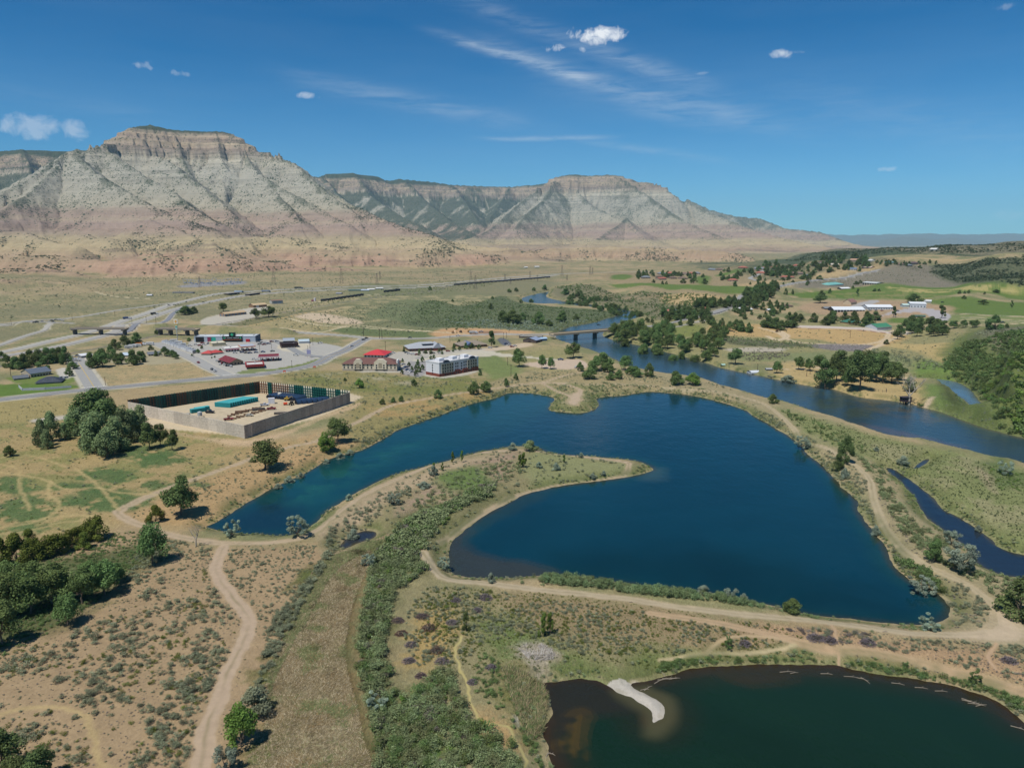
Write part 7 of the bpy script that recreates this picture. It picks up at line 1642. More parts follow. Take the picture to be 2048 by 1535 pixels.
def build_mass():
    for (nm, lab), items in MASS.items():
        Vs, Ts, Ls = [], [], []; rs = np.random.default_rng(5)
        for x, y, z, s, hf, leaf in items:
            q = np.hypot(x, y)
            for lo, hi, nf in ((0, 230, 220), (230, 420, 90), (420, 800, 36), (800, 1e6, 14)):
                k = np.nonzero((q >= lo) & (q < hi))[0]
                if not len(k): continue
                pr = shrub_protos(leaf, nf); pi = rs.integers(0, 4, len(k))
                for j in range(4):
                    kk = k[pi == j]
                    if not len(kk): continue
                    V, Q, T = pr[j]; a = rs.uniform(0, 6.28, len(kk)); ca, sa = np.cos(a), np.sin(a); w_ = s[kk] * 1.15; hh = s[kk] * hf * rs.uniform(.8, 1.15, len(kk))
                    X = (V[None, :, 0] * ca[:, None] - V[None, :, 1] * sa[:, None]) * w_[:, None] + x[kk][:, None]; Y = (V[None, :, 0] * sa[:, None] + V[None, :, 1] * ca[:, None]) * w_[:, None] + y[kk][:, None]; Z_ = V[None, :, 2] * hh[:, None] + z[kk][:, None] - .05
                    Vs.append(np.stack([X, Y, Z_], -1).reshape(-1, 3)); Ts.append((T[None, :] * rs.uniform(.78, 1.25, len(kk))[:, None]).ravel()); Ls.append(np.tile(np.array(LCOL[leaf]), (X.size, 1)))
        V = np.concatenate(Vs); T = np.concatenate(Ts); Lc = np.concatenate(Ls); Q = np.arange(len(V)).reshape(-1, 4)
        me = mesh_np(nm, V, Q, M_MASS, {'lc': Lc}, smooth=False); a = me.attributes.new('tint', 'FLOAT', 'POINT'); a.data.foreach_set('value', T.astype(np.float32)); obj(nm, me, kind='stuff', label=lab)
        print(nm, len(Q), flush=True)
# sandy ground left of the big path
for sd_, (zn_, n_, lf, sz) in enumerate((([(-60,1280),(260,1190),(430,1100),(500,1240),(400,1545),(-60,1545)], 1500, 'dry', (.25,.7)), ([(-60,1280),(260,1190),(430,1100),(500,1240),(400,1545),(-60,1545)], 700, 'sage', (.4,1.1)), ([(440,1100),(640,1090),(520,1320)], 500, 'sage', (.35,.9)),
      ([(190,1060),(430,1090),(425,1140),(210,1210)], 500, 'sage', (.4,1.1)), ([(-60,1110),(280,1070),(300,1120),(100,1270),(-60,1320)], 1600, 'mid', (.6,1.8)), ([(1480,1245),(2060,1290),(2080,1400),(1900,1340),(1600,1290)], 800, 'dry', (.25,.7)), ([(880,1170),(1560,1250),(1500,1320),(1100,1330),(880,1330)], 1800, 'olive', (.35,.9)),
      ([(240,1040),(430,950),(640,885),(800,820),(700,895),(480,1000)], 600, 'sage', (.4,1.3)), ([(-60,805),(420,860),(400,960),(240,1050),(-60,1090)], 700, 'olive', (.4,1.2)), ([(1180,765),(1420,778),(1600,860),(1760,985),(1900,1130),(2000,1230),(1900,1250),(1700,960),(1540,830),(1400,785)], 900, 'dry', (.4,1.1)))):
    shrubs(zn_, n_, lf, sz, '', None, ind=0, seed=900 + sd_, mname='ground_litter', hfac=.7, keep=.2)
S1 = [(-60,1330),(120,1280),(260,1200),(330,1150),(420,1130),(425,1160),(460,1210),(488,1250),(470,1310),(438,1370),(415,1440),(395,1545),(-60,1545)]
shrubs(S1, 640, 'sage', (.7,2.9), 'grey-green sagebrush clump on the sandy ground left of the big dirt path', 'sagebrush on the sandy ground left of the big path', clump=.56, ind=210, name='sagebrush_shrub', csc=16, seed=1, mname='sagebrush_scrub')
shrubs(S1, 260, 'olive', (.9,1.9), 'greener low bush among the sagebrush left of the big dirt path', 'green bushes left of the big path', clump=.50, ind=60, name='green_bush', seed=2, csc=20, mname='sagebrush_scrub')
shrubs([(380,1280),(430,1250),(460,1330),(430,1400),(400,1500),(340,1545),(280,1500),(300,1400)], 150, 'sage', (1.3,2.6), 'larger sagebrush in the thick strip beside the big dirt path', 'sagebrush in the strip beside the big path', ind=50, name='sagebrush_shrub', seed=3, mname='sagebrush_scrub')
S2 = [(440,1140),(455,1100),(560,1095),(640,1090),(600,1180),(560,1260),(530,1300),(508,1230),(470,1180)]
shrubs(S2, 300, 'sage', (.9,1.7), 'sagebrush clump in the triangle between path and marsh', 'sagebrush in the triangle between path and marsh', clump=.35, ind=70, name='sagebrush_shrub', seed=4, mname='sagebrush_scrub')
shrubs([(545,1230),(600,1170),(640,1115),(650,1100),(670,1110),(620,1190),(580,1270),(540,1360),(520,1440),(500,1480),(505,1400),(515,1320)], 210, 'sage', (1.6,3.2), 'tall grey sagebrush in the fringe along the marsh', 'tall sagebrush along the marsh', ind=55, name='sagebrush_shrub', seed=5, mname='sagebrush_scrub')
shrubs([(290,1065),(430,1095),(425,1130),(330,1150),(250,1190),(210,1210),(260,1130)], 260, 'sage', (.9,2.0), 'sagebrush clump on the slope below the left path junction', 'sagebrush below the left path junction', clump=.35, ind=60, name='sagebrush_shrub', seed=6, mname='sagebrush_scrub')
shrubs([(190,1080),(280,1060),(300,1110),(240,1160),(120,1240),(60,1260),(0,1270),(0,1200),(100,1150)], 240, 'mid', (.8,1.7), 'low green bush in the damp meadow', 'green bushes of the damp meadow', clump=.4, ind=20, seed=7, mname='meadow_scrub')
# the long thicket
TH = [(742,1130),(775,1075),(830,1030),(880,1010),(930,985),(985,965),(990,990),(930,1015),(890,1050),(860,1085),(850,1110),(862,1140),(830,1160),(795,1190),(790,1250),(772,1290),(785,1340),(800,1390),(830,1380),(860,1345),(905,1340),(920,1390),(958,1432),(1005,1462),(1042,1490),(1062,1560),(765,1560),(745,1470),(722,1400),(712,1330),(716,1250)]
shrubs(TH, 800, 'tam', (2.4,4.8), 'grey-green feathery tamarisk in the long dense thicket', 'tamarisks of the long dense thicket', ind=230, name='tamarisk_shrub', hfac=.85, seed=8, mname='thicket')
shrubs(TH, 340, 'mid', (2.2,4.0), 'greener bush in the long dense thicket', 'greener bushes of the long dense thicket', ind=70, name='thicket_bush', hfac=.9, seed=9, mname='thicket')
shrubs(TH, 110, 'dry', (2.0,3.6), 'brownish half-dry bush in the long dense thicket', 'half-dry bushes of the long dense thicket', ind=40, name='thicket_bush', hfac=.8, seed=10, mname='thicket')
shrubs(TH, 120, 'bright', (1.6,3.0), 'fresh green bush in the long dense thicket', 'fresh green bushes of the long dense thicket', ind=30, name='thicket_bush', hfac=.9, seed=11, mname='thicket', clump=.5)
# centre field
S3 = [(900,1170),(1000,1180),(1200,1210),(1400,1232),(1600,1255),(1560,1290),(1400,1300),(1280,1310),(1150,1310),(1050,1280),(960,1300),(900,1400),(880,1320),(830,1340),(800,1260),(840,1180)]
shrubs(S3, 1100, 'sage', (.8,1.7), 'sagebrush clump in the brushy field between lake and lower pond', 'sagebrush of the brushy field between the waters', clump=.36, ind=150, name='sagebrush_shrub', seed=12, mname='sagebrush_scrub')
shrubs(S3, 500, 'olive', (.8,1.7), 'olive-green bush in the brushy field between lake and lower pond', 'olive bushes of the brushy field between the waters', clump=.45, ind=60, name='green_bush', seed=13, mname='sagebrush_scrub')
shrubs([(960,1300),(1040,1350),(1090,1370),(1080,1450),(1095,1520),(1070,1560),(1040,1480),(980,1420),(940,1380)], 150, 'mid', (.9,2.0), 'green bush on the left bank of the lower pond', 'green bushes on the left bank of the lower pond', clump=.35, ind=30, seed=14, mname='meadow_scrub')
shrubs([(1290,1335),(1420,1318),(1600,1312),(1760,1330),(1900,1352),(1990,1380),(2060,1420),(2070,1380),(1900,1335),(1700,1305),(1500,1300),(1350,1302)], 380, 'mid', (1.0,2.4), 'green bank shrub along the upper rim of the lower pond', 'green bank shrubs along the lower pond', clump=.3, ind=90, seed=15, mname='meadow_scrub')
shrubs([(1560,1250),(1850,1275),(2060,1290),(2080,1380),(1900,1330),(1700,1290)], 240, 'sage', (.8,1.9), 'scattered sagebrush on the bare ground right of the field', 'scattered sagebrush on the bare right ground', clump=.5, ind=40, name='sagebrush_shrub', seed=16, mname='sagebrush_scrub')
shrubs([(1560,1255),(1740,1262),(1730,1290),(1600,1285)], 30, 'dry', (1.4,3.0), 'flat purple-grey brush heap right of the field centre', 'flat purple-grey brush on the bare ground', ind=14, name='brush_heap', hfac=.35, seed=17)
# lake south shore scrub
shrubs([(1075,1152),(1150,1152),(1264,1170),(1400,1185),(1520,1208),(1560,1222),(1400,1204),(1264,1190),(1150,1176),(1085,1168)], 330, 'willow', (1.4,3.2), 'pale green willow scrub along the south shore of the lake', 'willow scrub along the south shore', ind=100, name='willow_shrub', hfac=1.15, seed=18, water_gap=.2, mname='shore_scrub')
shrubs([(930,1160),(1264,1173),(1520,1212),(1700,1243),(1840,1256),(1900,1245)], 120, 'willow', (.8,1.8), 'low scrub at the edge of the long dirt path', 'low scrub by the long dirt path', ind=20, line=1.6, seed=19, mname='shore_scrub')
# east bank of the lake
EB = [(1500,815),(1560,836),(1600,862),(1650,890),(1710,930),(1755,985),(1790,1060),(1860,1125),(1950,1180),(2000,1230),(1960,1260),(1900,1255),(1908,1215),(1880,1185),(1820,1155),(1775,1090),(1745,1050),(1715,1000),(1650,930),(1600,880)]
shrubs(EB, 520, 'sage', (1.0,2.4), 'grey-green bush on the strip between lake and path', 'bushes between lake and path', clump=.25, ind=110, name='sagebrush_shrub', seed=20, water_gap=.1, mname='shore_scrub')
shrubs([(1640,860),(1720,910),(1770,945),(1800,1000),(1850,1050),(1900,1090),(1960,1140),(2050,1160),(2060,1240),(1980,1190),(1900,1140),(1810,1080),(1760,1000),(1720,930)], 420, 'tam', (1.2,3.4), 'bushy grey-green shrub between path and creek', 'shrubs between path and creek', clump=.2, ind=110, name='tamarisk_shrub', seed=21, water_gap=.2, mname='shore_scrub')
shrubs([(1810,1100),(1850,1120),(1900,1180),(1880,1185),(1830,1150),(1790,1110)], 40, 'mid', (2.6,4.0), 'large bush on the inner bend of the lake bank', 'large bushes on the inner bend of the lake bank', ind=24, seed=22, water_gap=.1)
shrubs([(1560,818),(1640,845),(1700,870),(1740,900),(1700,905),(1640,880),(1580,845)], 90, 'mid', (1.6,3.4), 'green shrub along the river side of the lake path', 'shrubs along the river side of the lake path', ind=40, seed=23, mname='shore_scrub')
shrubs([(1560,820),(1800,885),(2050,960),(2060,1090),(1900,1030),(1780,930),(1680,890)], 1500, 'greenreed', (.5,1.1), '', None, ind=0, seed=24, mname='meadow_scrub', hfac=1.0)
shrubs([(1960,928),(2060,950),(2060,985),(1990,975)], 60, 'bright', (1.0,2.2), 'green bush in the hollow of the wet meadow', 'green bushes of the meadow hollow', ind=16, seed=25, mname='meadow_scrub')
# north shore, neck and peninsula
shrubs([(700,885),(760,860),(850,825),(920,800),(1000,778),(1060,770),(1100,790),(1050,783),(960,798),(860,832),(770,872),(700,905)], 300, 'sage', (1.2,3.2), 'grey-green bush on the north shore of the lake', 'bushes on the north shore', clump=.2, ind=90, seed=26, water_gap=.2, mname='shore_scrub')
shrubs([(420,1050),(500,1000),(600,945),(720,892),(700,905),(600,955),(500,1012),(440,1045)], 200, 'mid', (.9,2.2), 'green bush on the upper bank of the lake arm', 'bushes on the upper bank of the lake arm', ind=50, seed=27, water_gap=.2, mname='shore_scrub')
shrubs([(1180,765),(1300,770),(1420,778),(1520,812),(1460,802),(1300,780),(1200,788)], 260, 'tam', (1.0,2.4), 'low bush on the neck between river and lake', 'low bushes on the neck', clump=.3, ind=50, seed=28, water_gap=.2, mname='shore_scrub')
shrubs([(960,775),(1080,742),(1200,742),(1320,752),(1420,765),(1500,790),(1400,770),(1200,760),(1090,760),(1000,772)], 360, 'sage', (1.1,2.6), 'sagebrush on the dry ground north of the lake', 'sagebrush on the dry ground north of the lake', clump=.35, ind=60, name='sagebrush_shrub', seed=29, water_gap=.5, mname='shore_scrub')
shrubs([(1110,775),(1135,768),(1150,778),(1125,785)], 20, 'sage', (1.5,2.6), 'bush in the loop of the dirt tracks', 'bushes in the loop of the dirt tracks', ind=10, seed=30)
# the spit in the lake
shrubs([(1095,770),(1200,770),(1200,816),(1150,824),(1100,815)], 130, 'tam', (.9,2.2), 'low bush around the track loop on the little lake headland', 'low bushes on the little lake headland', ind=30, seed=58, water_gap=.2, mname='shore_scrub')
SPIT = [(720,985),(800,948),(900,918),(1000,898),(1110,903),(1250,922),(1290,938),(1180,955),(1060,968),(960,1020),(900,1080),(860,1100),(800,1060),(700,1090),(650,1060)]
shrubs(SPIT, 420, 'sage', (1.0,2.4), 'sagebrush on the curved spit inside the lake', 'sagebrush on the curved spit', clump=.3, ind=100, name='sagebrush_shrub', seed=31, water_gap=.3, mname='shore_scrub')
shrubs([(820,1010),(900,960),(980,930),(1040,925),(1050,950),(960,975),(900,1000),(840,1040)], 130, 'tam', (1.8,3.4), 'dense shrub in the hollow of the spit', 'dense shrubs in the hollow of the spit', ind=50, name='tamarisk_shrub', seed=32, mname='shore_scrub')
shrubs([(650,1065),(740,1000),(800,965),(830,985),(760,1030),(700,1080),(660,1110)], 130, 'sage', (1.2,2.8), 'bush on the inner slope of the spit', 'bushes on the inner slope of the spit', ind=40, seed=33, mname='shore_scrub')
trees([(905,925,24,10),(924,925,24,9),(1047,935,32,18),(1040,935,26,14),(868,945,20,9),(885,942,18,9),(1128,925,16,10)], 'column', 'bright', 'slender green sapling on the curved spit', 'slender saplings on the curved spit', 'young_cottonwood')
tree(1060,900,20,34,'bush','tam','largest rounded bush at the crest of the spit', None, 'tamarisk', 'shrub')
# right bluff and marsh
shrubs([(1880,735),(1930,700),(1990,672),(2060,662),(2090,760),(2085,882),(2025,858),(1985,822),(1955,790),(1925,765),(1895,748)], 1050, 'mid', (3.0,6.5), 'dense green bush covering the right-hand bluff', 'green bushes covering the right bluff', ind=230, name='bluff_bush', hfac=.85, seed=34, mname='thicket', water_gap=1.0)
shrubs([(1890,720),(1930,690),(1960,690),(1960,740),(1910,745)], 90, 'dark', (5,9), 'dark tall bush at the shaded foot of the right-hand bluff', 'dark bushes at the foot of the right bluff', ind=60, name='bluff_bush', seed=35, mname='thicket')
shrubs([(1960,760),(2060,720),(2080,860),(2010,825)], 160, 'bright', (3,6), 'bright olive-green bush on the lower slope of the bluff', 'bright bushes on the lower bluff slope', ind=70, name='bluff_bush', seed=36, mname='thicket')
shrubs([(1950,668),(2060,655),(2060,690),(1960,700)], 160, 'sage', (2,4), 'grey bush on the upper slope of the bluff', 'grey bushes on the upper bluff slope', ind=30, seed=37, mname='thicket')
shrubs([(1900,778),(1940,812),(1985,848),(2060,880),(2060,872),(1990,842),(1945,815),(1925,800)], 200, 'willow', (1.4,3.2), 'pale bush on the strip between backwater and river', 'pale bushes between backwater and river', ind=30, seed=57, water_gap=.3, mname='thicket')
shrubs([(1830,800),(1880,820),(1940,840),(2000,855),(2060,880),(2060,868),(1990,848),(1930,826),(1870,806)], 240, 'mid', (2.0,4.4), 'green bush on the bank where creek and river meet', 'bushes on the bank between backwater and river', ind=60, seed=38, water_gap=.3, mname='thicket')
shrubs([(1735,700),(1800,705),(1880,728),(1870,740),(1800,728),(1740,715)], 140, 'sage', (2.2,4.6), 'grey-green scrub behind the cottonwood grove', 'scrub behind the cottonwood grove', ind=40, seed=39, mname='thicket')
shrubs([(1450,672),(1560,680),(1636,690),(1620,697),(1500,692),(1445,682)], 240, 'tam', (2,4), 'dark olive scrub below the dry oval meadow', 'scrub below the dry oval meadow', ind=30, seed=40, mname='thicket')
shrubs([(1480,706),(1560,704),(1580,712),(1500,722)], 200, 'dry', (1.4,2.6), 'purple-grey scrub patch on the north bank', 'purple-grey scrub on the north bank', ind=20, seed=41, mname='thicket')
shrubs([(1228,690),(1300,702),(1400,722),(1500,745),(1700,790),(1800,805)], 200, 'willow', (1.5,3.2), 'pale willow fringe on the north river bank', 'willow fringe of the north river bank', ind=40, line=4, seed=42, water_gap=.2, mname='shore_scrub')
# a ragged fringe of scrub and sedge right round every shore
for k_, (key_, n_) in enumerate((('lake', 1500), ('pond', 420), ('creek', 380), ('river', 900), ('backwater', 120))):
    p = np.vstack([WPOLY[key_], WPOLY[key_][:1]]); r_ = np.random.default_rng(300 + k_); seg = np.hypot(*np.diff(p, axis=0).T); Lc_ = np.concatenate([[0], np.cumsum(seg)]); t = r_.uniform(0, Lc_[-1], n_ * 4)
    x = np.interp(t, Lc_, p[:, 0]) + r_.normal(0, 3.0, n_ * 4); y = np.interp(t, Lc_, p[:, 1]) + r_.normal(0, 3.0, n_ * 4); w_ = sample(WSD, x, y); ok = (w_ > .15) & (w_ < 7) & (sample(MINP, x, y) > .4) & (fbm(x, y, 14, 2, 19) + r_.uniform(-.25, .25, len(x)) > -.2) & (sample(CLS.astype(float), x, y) < .5)
    x, y = x[ok][:n_], y[ok][:n_]; h_ = len(x) // 2; z = gz(x, y)
    for sl, lf, sz in ((slice(0, h_), 'mid', (.5, 1.5)), (slice(h_, h_ + h_ // 2), 'sage', (.7, 2.0)), (slice(h_ + h_ // 2, None), 'willow', (.7, 1.8))): MASS.setdefault(('shore_scrub', 'low scrub'), []).append((x[sl], y[sl], z[sl], r_.uniform(*sz, len(x[sl])), .8, lf))
# far brush: masses that read as cover
shrubs([(860,600),(930,612),(1000,592),(1050,608),(1230,624),(1215,636),(1150,648),(1110,660),(980,655),(860,655),(800,640)], 2600, 'tam', (2.0,4.0), '', None, ind=0, seed=43, mname='river_brush', keep=1.0, hfac=.6)
shrubs([(860,600),(1230,624),(1150,648),(980,655),(860,655)], 700, 'dark', (2.5,4.5), '', None, ind=0, seed=44, mname='river_brush', clump=.45, csc=40)
shrubs([(880,640),(1000,640),(1180,640),(1120,660),(980,658)], 500, 'silver', (2.5,4), '', None, ind=0, seed=45, mname='river_brush', clump=.4, csc=30)
shrubs([(1110,575),(1160,568),(1300,585),(1480,605),(1480,618),(1330,640),(1288,630),(1260,616),(1180,604)], 1500, 'mid', (2.5,5), '', None, ind=0, seed=46, mname='river_brush', clump=.35, csc=40)
shrubs([(560,640),(860,600),(860,665),(640,660)], 900, 'sage', (1.5,3.5), '', None, ind=0, seed=47, mname='river_brush', clump=.4, csc=40)
shrubs([(-60,560),(600,545),(1000,540),(900,570),(560,600),(-60,640)], 1800, 'sage', (2,4.5), '', None, ind=0, seed=48, mname='plain_brush', clump=.5, csc=120)
shrubs([(420,640),(620,605),(900,570),(1000,560),(940,580),(700,600),(520,650)], 700, 'tam', (2,4), '', None, ind=0, seed=49, mname='plain_brush', clump=.4, csc=60)
shrubs([(540,752),(700,745),(960,760),(900,800),(780,860),(700,880),(650,780)], 420, 'sage', (1.2,2.8), 'sagebrush on the slope right of the walled yard', 'sagebrush right of the walled yard', clump=.45, ind=50, name='sagebrush_shrub', seed=50, mname='sagebrush_scrub')
shrubs([(-60,805),(230,815),(400,900),(320,1000),(240,1050),(-60,1080)], 260, 'sage', (.9,2.0), 'low dry bush dotted in the left field', 'dry bushes dotted in the left field', clump=.6, ind=40, seed=51, mname='sagebrush_scrub')
shrubs([(380,955),(480,905),(640,880),(600,935),(480,1000),(420,1040)], 120, 'sage', (1.0,2.4), 'bush on the orange dry bank of the lake arm', 'bushes on the orange dry bank', clump=.5, ind=30, seed=52, mname='sagebrush_scrub')
shrubs([(1560,522),(1700,512),(1900,508),(2060,500),(2060,488),(1900,490),(1700,498)], 2200, 'juniper', (4,8), '', None, ind=0, seed=53, mname='juniper_wood', clump=.45, csc=90)
shrubs([(1860,545),(1900,528),(2000,512),(2060,508),(2060,564),(1990,562),(1940,564)], 1600, 'juniper', (3.5,7), '', None, ind=0, seed=54, mname='juniper_wood', clump=.35, csc=60)
shrubs([(1600,566),(1760,542),(1880,535),(1900,560),(1780,566)], 500, 'sage', (1.5,3), '', None, ind=0, seed=55, mname='juniper_wood', clump=.45, csc=40)
shrubs([(1330,650),(1640,640),(1900,655),(1900,720),(1500,720)], 300, 'sage', (1.5,3), '', None, ind=0, seed=56, mname='river_brush', clump=.5, csc=40)
# juniper on the red foothills
rs = np.random.default_rng(8); _i = mi[(GR[mi] < 4600) & (zc < 330)]; _w = msk[_i, 1] * (GR[_i] ** 1.0); _w = np.where(msk[_i, 1] > .25, _w, _w * .05); _k = rs.choice(_i, 9000, p=_w / _w.sum())
MASS.setdefault(('juniper_wood', 'low scrub'), []).append((GX[_k] + rs.normal(0, 4, len(_k)), GY[_k] + rs.normal(0, 4, len(_k)), Z[_k], rs.uniform(4, 8.5, len(_k)), .8, 'juniper'))
# flattened and standing reeds
def reeds(name, poly, n, c, size, seed, lean=1.0, label='reeds', c2=None, th=.1, dens=-9):
    x, y = scatter_pts(poly, n, 0, .3, -.3, None, seed); r_ = np.random.default_rng(seed)
    wob = fbm(x, y, 11, 3, 62); k = wob + r_.uniform(-.12, .12, len(x)) > dens; x, y, wob = x[k], y[k], wob[k]; z = gz(x, y); n = len(x)
    ang = 1.2 + fbm(x, y, 7, 3, 14) * 4.5 + r_.normal(0, .8, n); L = r_.uniform(.3, 1.0, n) * size; up_ = r_.uniform(.05, .5, n) / lean; w_ = (.035 + .04 * r_.random(n)) * (1 + np.hypot(x, y) / 260)
    dx, dy = np.cos(ang) * L, np.sin(ang) * L; px_, py_ = -np.sin(ang) * w_, np.cos(ang) * w_
    V = np.stack([np.stack([x - px_, y - py_, z - .02], -1), np.stack([x + px_, y + py_, z - .02], -1), np.stack([x + dx + px_ * .3, y + dy + py_ * .3, z + up_ * size], -1), np.stack([x + dx - px_ * .3, y + dy - py_ * .3, z + up_ * size], -1)], 1).reshape(-1, 3)
    cc = np.array(c)[r_.integers(0, len(c), n)]
    if c2 is not None: g_ = (wob + r_.normal(0, .08, n)) > th; cc[g_] = np.array(c2)[r_.integers(0, len(c2), g_.sum())]
    me = mesh_np(name, V, np.arange(4*n).reshape(-1, 4), M_MASS, {'lc': np.repeat(cc, 4, 0)}, smooth=False)
    a = me.attributes.new('tint', 'FLOAT', 'POINT'); a.data.foreach_set('value', np.repeat(r_.uniform(.75, 1.2, n), 4).astype(np.float32)); obj(name, me, kind='stuff', label=label)
DRY_ = [(.29,.225,.13), (.33,.27,.16), (.24,.19,.105), (.19,.155,.085), (.38,.32,.21)]; GRN_ = [(.15,.18,.075), (.19,.205,.09), (.13,.155,.065), (.25,.235,.12)]
reeds('reeds', MARSH, 52000, DRY_, .9, 3, 1.8, 'flattened tan reeds of the marsh strip', GRN_, .2)
reeds('sedge', [(605,1167),(640,1120),(740,1080),(820,1030),(850,1010),(840,1040),(735,1105),(690,1130),(650,1180),(620,1240),(560,1350),(540,1420),(500,1500),(480,1560),(470,1535),(527,1421),(527,1343),(578,1238)], 22000, GRN_, .8, 4, 1.0, 'green sedge in the marsh strip', DRY_, .2)
reeds('tall_reeds', [(1035,1290),(1070,1280),(1118,1305),(1110,1318),(1060,1322),(1040,1310)], 1600, [(.40,.36,.31), (.34,.30,.25), (.46,.43,.38)], 1.4, 5, 1.0, 'pale broken reed bed above the lower pond', dens=-.1)
reeds('tall_reeds', [(1000,1330),(1080,1345),(1100,1370),(1090,1450),(1050,1470),(1015,1400)], 7000, GRN_ + DRY_[:2], 1.4, 6, .6, 'green standing reeds at the left end of the lower pond')
reeds('grass', [(880,1170),(1100,1195),(1500,1245),(1560,1300),(1300,1320),(1150,1360),(1060,1360),(960,1300),(900,1400),(860,1300)], 22000, DRY_[:3] + GRN_, .35, 7, 1.0, 'dry and green grass of the brushy field', dens=-.05)
# brush piles
for i, (px, py, w_, lab) in enumerate(((796,1242,26,'purple-grey brush pile nearest the top of the clearing'),(803,1268,26,'purple-brown brush pile, second down the left side of the clearing'),(822,1290,26,'dark brown brush pile in the middle of the clearing'),(845,1235,30,'brown brush pile with fallen branches at the top centre'),
      (858,1258,34,'long brown pile of branches below the top centre one'),(818,1322,28,'dark tall brush pile at the lower left of the clearing'),(842,1352,24,'small brown brush pile lowest in the clearing'),(874,1302,34,'biggest dark brown brush pile with pale sticks'),(884,1324,30,'brown brush pile just below the biggest one'),
      (982,1335,26,'lone purple-grey brush pile right of the footpath'),(945,1364,22,'small purple-grey brush pile beside the footpath'),(970,1196,30,'grey brush pile below the long dirt path'),(912,1202,24,'grey brush pile nearest the lake corner'),(905,1247,26,'grey brush pile right of the clearing top'),(955,1222,22,'low grey brush pile above the young tree pair'),
      (1490,1284,26,'flat grey brush pile beside the small sapling'),(1630,1277,34,'flat purple-grey brush pile in the bare ground, left one'),(1660,1281,30,'flat purple-grey brush pile in the bare ground, right one'),(1735,1287,34,'flat grey brush pile further right on the bare ground'),(2018,1323,34,'grey brush pile at the right end of the bare ground'))):
    x, y, z = pix_to(px, py); s_ = w_ / scale_at(0, y) / 2; r_ = random.Random(i); r = root('brush_pile', x, y, z, 0, label=lab, category='brush pile'); g = MB(); m_ = mat([(112,96,96), (104,80,72), (128,118,122)][i % 3 if i < 9 else 2], .95); m2 = mat((190,160,126), .9)
    for k in range(210):
        a = r_.uniform(0, 6.28); q = s_ * r_.random() ** .5; zz_ = r_.uniform(0, s_ * .75) * (1 - (q / s_) ** 2); p = Vector((q*math.cos(a), q*math.sin(a)*.8, zz_)); d_ = Vector((r_.uniform(-1,1), r_.uniform(-1,1), r_.uniform(-.35,.55))).normalized() * s_ * r_.uniform(.25,.6)
        g.tube(p - d_/2, p + d_/2, .05, .02, m2 if (k % 17 == 0 and i < 9) else m_, 3)
    g.build('branches', r); V, Q, T = leaf_cloud([(0,0,s_*.2),(s_*.3,0,s_*.15),(-s_*.3,.1,s_*.15)], [s_*.7,s_*.5,s_*.5], 260, .16, np.random.default_rng(i), .45); V[:,2] = np.maximum(V[:,2], 0); obj('twigs', leaf_mesh('twigs', V, Q, T * .6, LEAF['dry']), r)
# driftwood and shore rocks of the lower pond
r_ = random.Random(5)
for i, (px, py, L, a) in enumerate(((1655,1328,4,-.1),(1705,1334,5,-.2),(1733,1341,4,-1.2),(1726,1338,3,-.5),(1798,1348,4,-.3),(1845,1356,4,-.2),(1885,1362,4,-.1),(1948,1384,6,-.5),(1956,1388,5,-.3),(1965,1390,4,.2),(1940,1381,4,-.8),(2040,1436,4,-.6),(1575,1325,5,.05),(1590,1327,3,.2),
        (1318,1344,4,.6),(1330,1340,5,.1),(1340,1338,5,.0),(1326,1330,4,-1.3),(1350,1338,4,.2),(1297,1357,4,.7),(1290,1360,3,.2),(1087,1374,3,1.5),(1036,1361,4,.3),(1062,1384,3,.3),(1083,1442,3,1.5),(1095,1490,3,1.0),(1103,1487,2.5,-.4),(1056,1432,3,-1.2),(2035,1347,4,-.2),(2045,1350,5,-.3),(1262,1205,1.5,0),(1770,1262,2,.1))):
    x, y, z = pix_to(px, py); L *= .75; g = MB(); LG = mat((158,146,128), .9, .2, 2); g.tube((-L/2,0,.12),(L/2*.3,.1,.2),.10,.08,LG,6).tube((L/2*.3,.1,.2),(L/2,-.1,.15),.08,.04,LG,6).tube((0,0,.15),(L*.2,L*.18,.4),.04,.02,LG,4)
    o = g.build('driftwood_log'); o.location = (x, y, max(z, .0)); o.rotation_euler = (0, 0, a); o['label'] = 'bleached driftwood log on the rim of the lower pond'; o['category'] = 'log'; o['group'] = 'driftwood logs round the lower pond'
rk = MB(); r2 = np.random.default_rng(4)
def rock_mesh(seed):
    bm_v = []; r3 = np.random.default_rng(seed); n1, n2 = 5, 7; V = [(0,0,-.5)]
    for i in range(1, n1):
        for j in range(n2): t = math.pi*i/n1; p = 2*math.pi*j/n2; s_ = r3.uniform(.75,1.15); V.append((math.sin(t)*math.cos(p)*.5*s_, math.sin(t)*math.sin(p)*.5*s_, -math.cos(t)*.35*s_))
    V.append((0,0,.36)); Fs = []
    for j in range(n2): Fs.append((0, 1+(j+1)%n2, 1+j)); Fs.append((len(V)-1, 1+(n1-2)*n2+j, 1+(n1-2)*n2+(j+1)%n2))
    for i in range(n1-2):
        for j in range(n2): a = 1+i*n2+j; b = 1+i*n2+(j+1)%n2; Fs.append((a, b, b+n2, a+n2))
    me = bpy.data.meshes.new('rock'); me.from_pydata(V, [], Fs); me.materials.append(mat((206,196,176), .9, .2, 3)); return me
rocks = [rock_mesh(i) for i in range(4)]
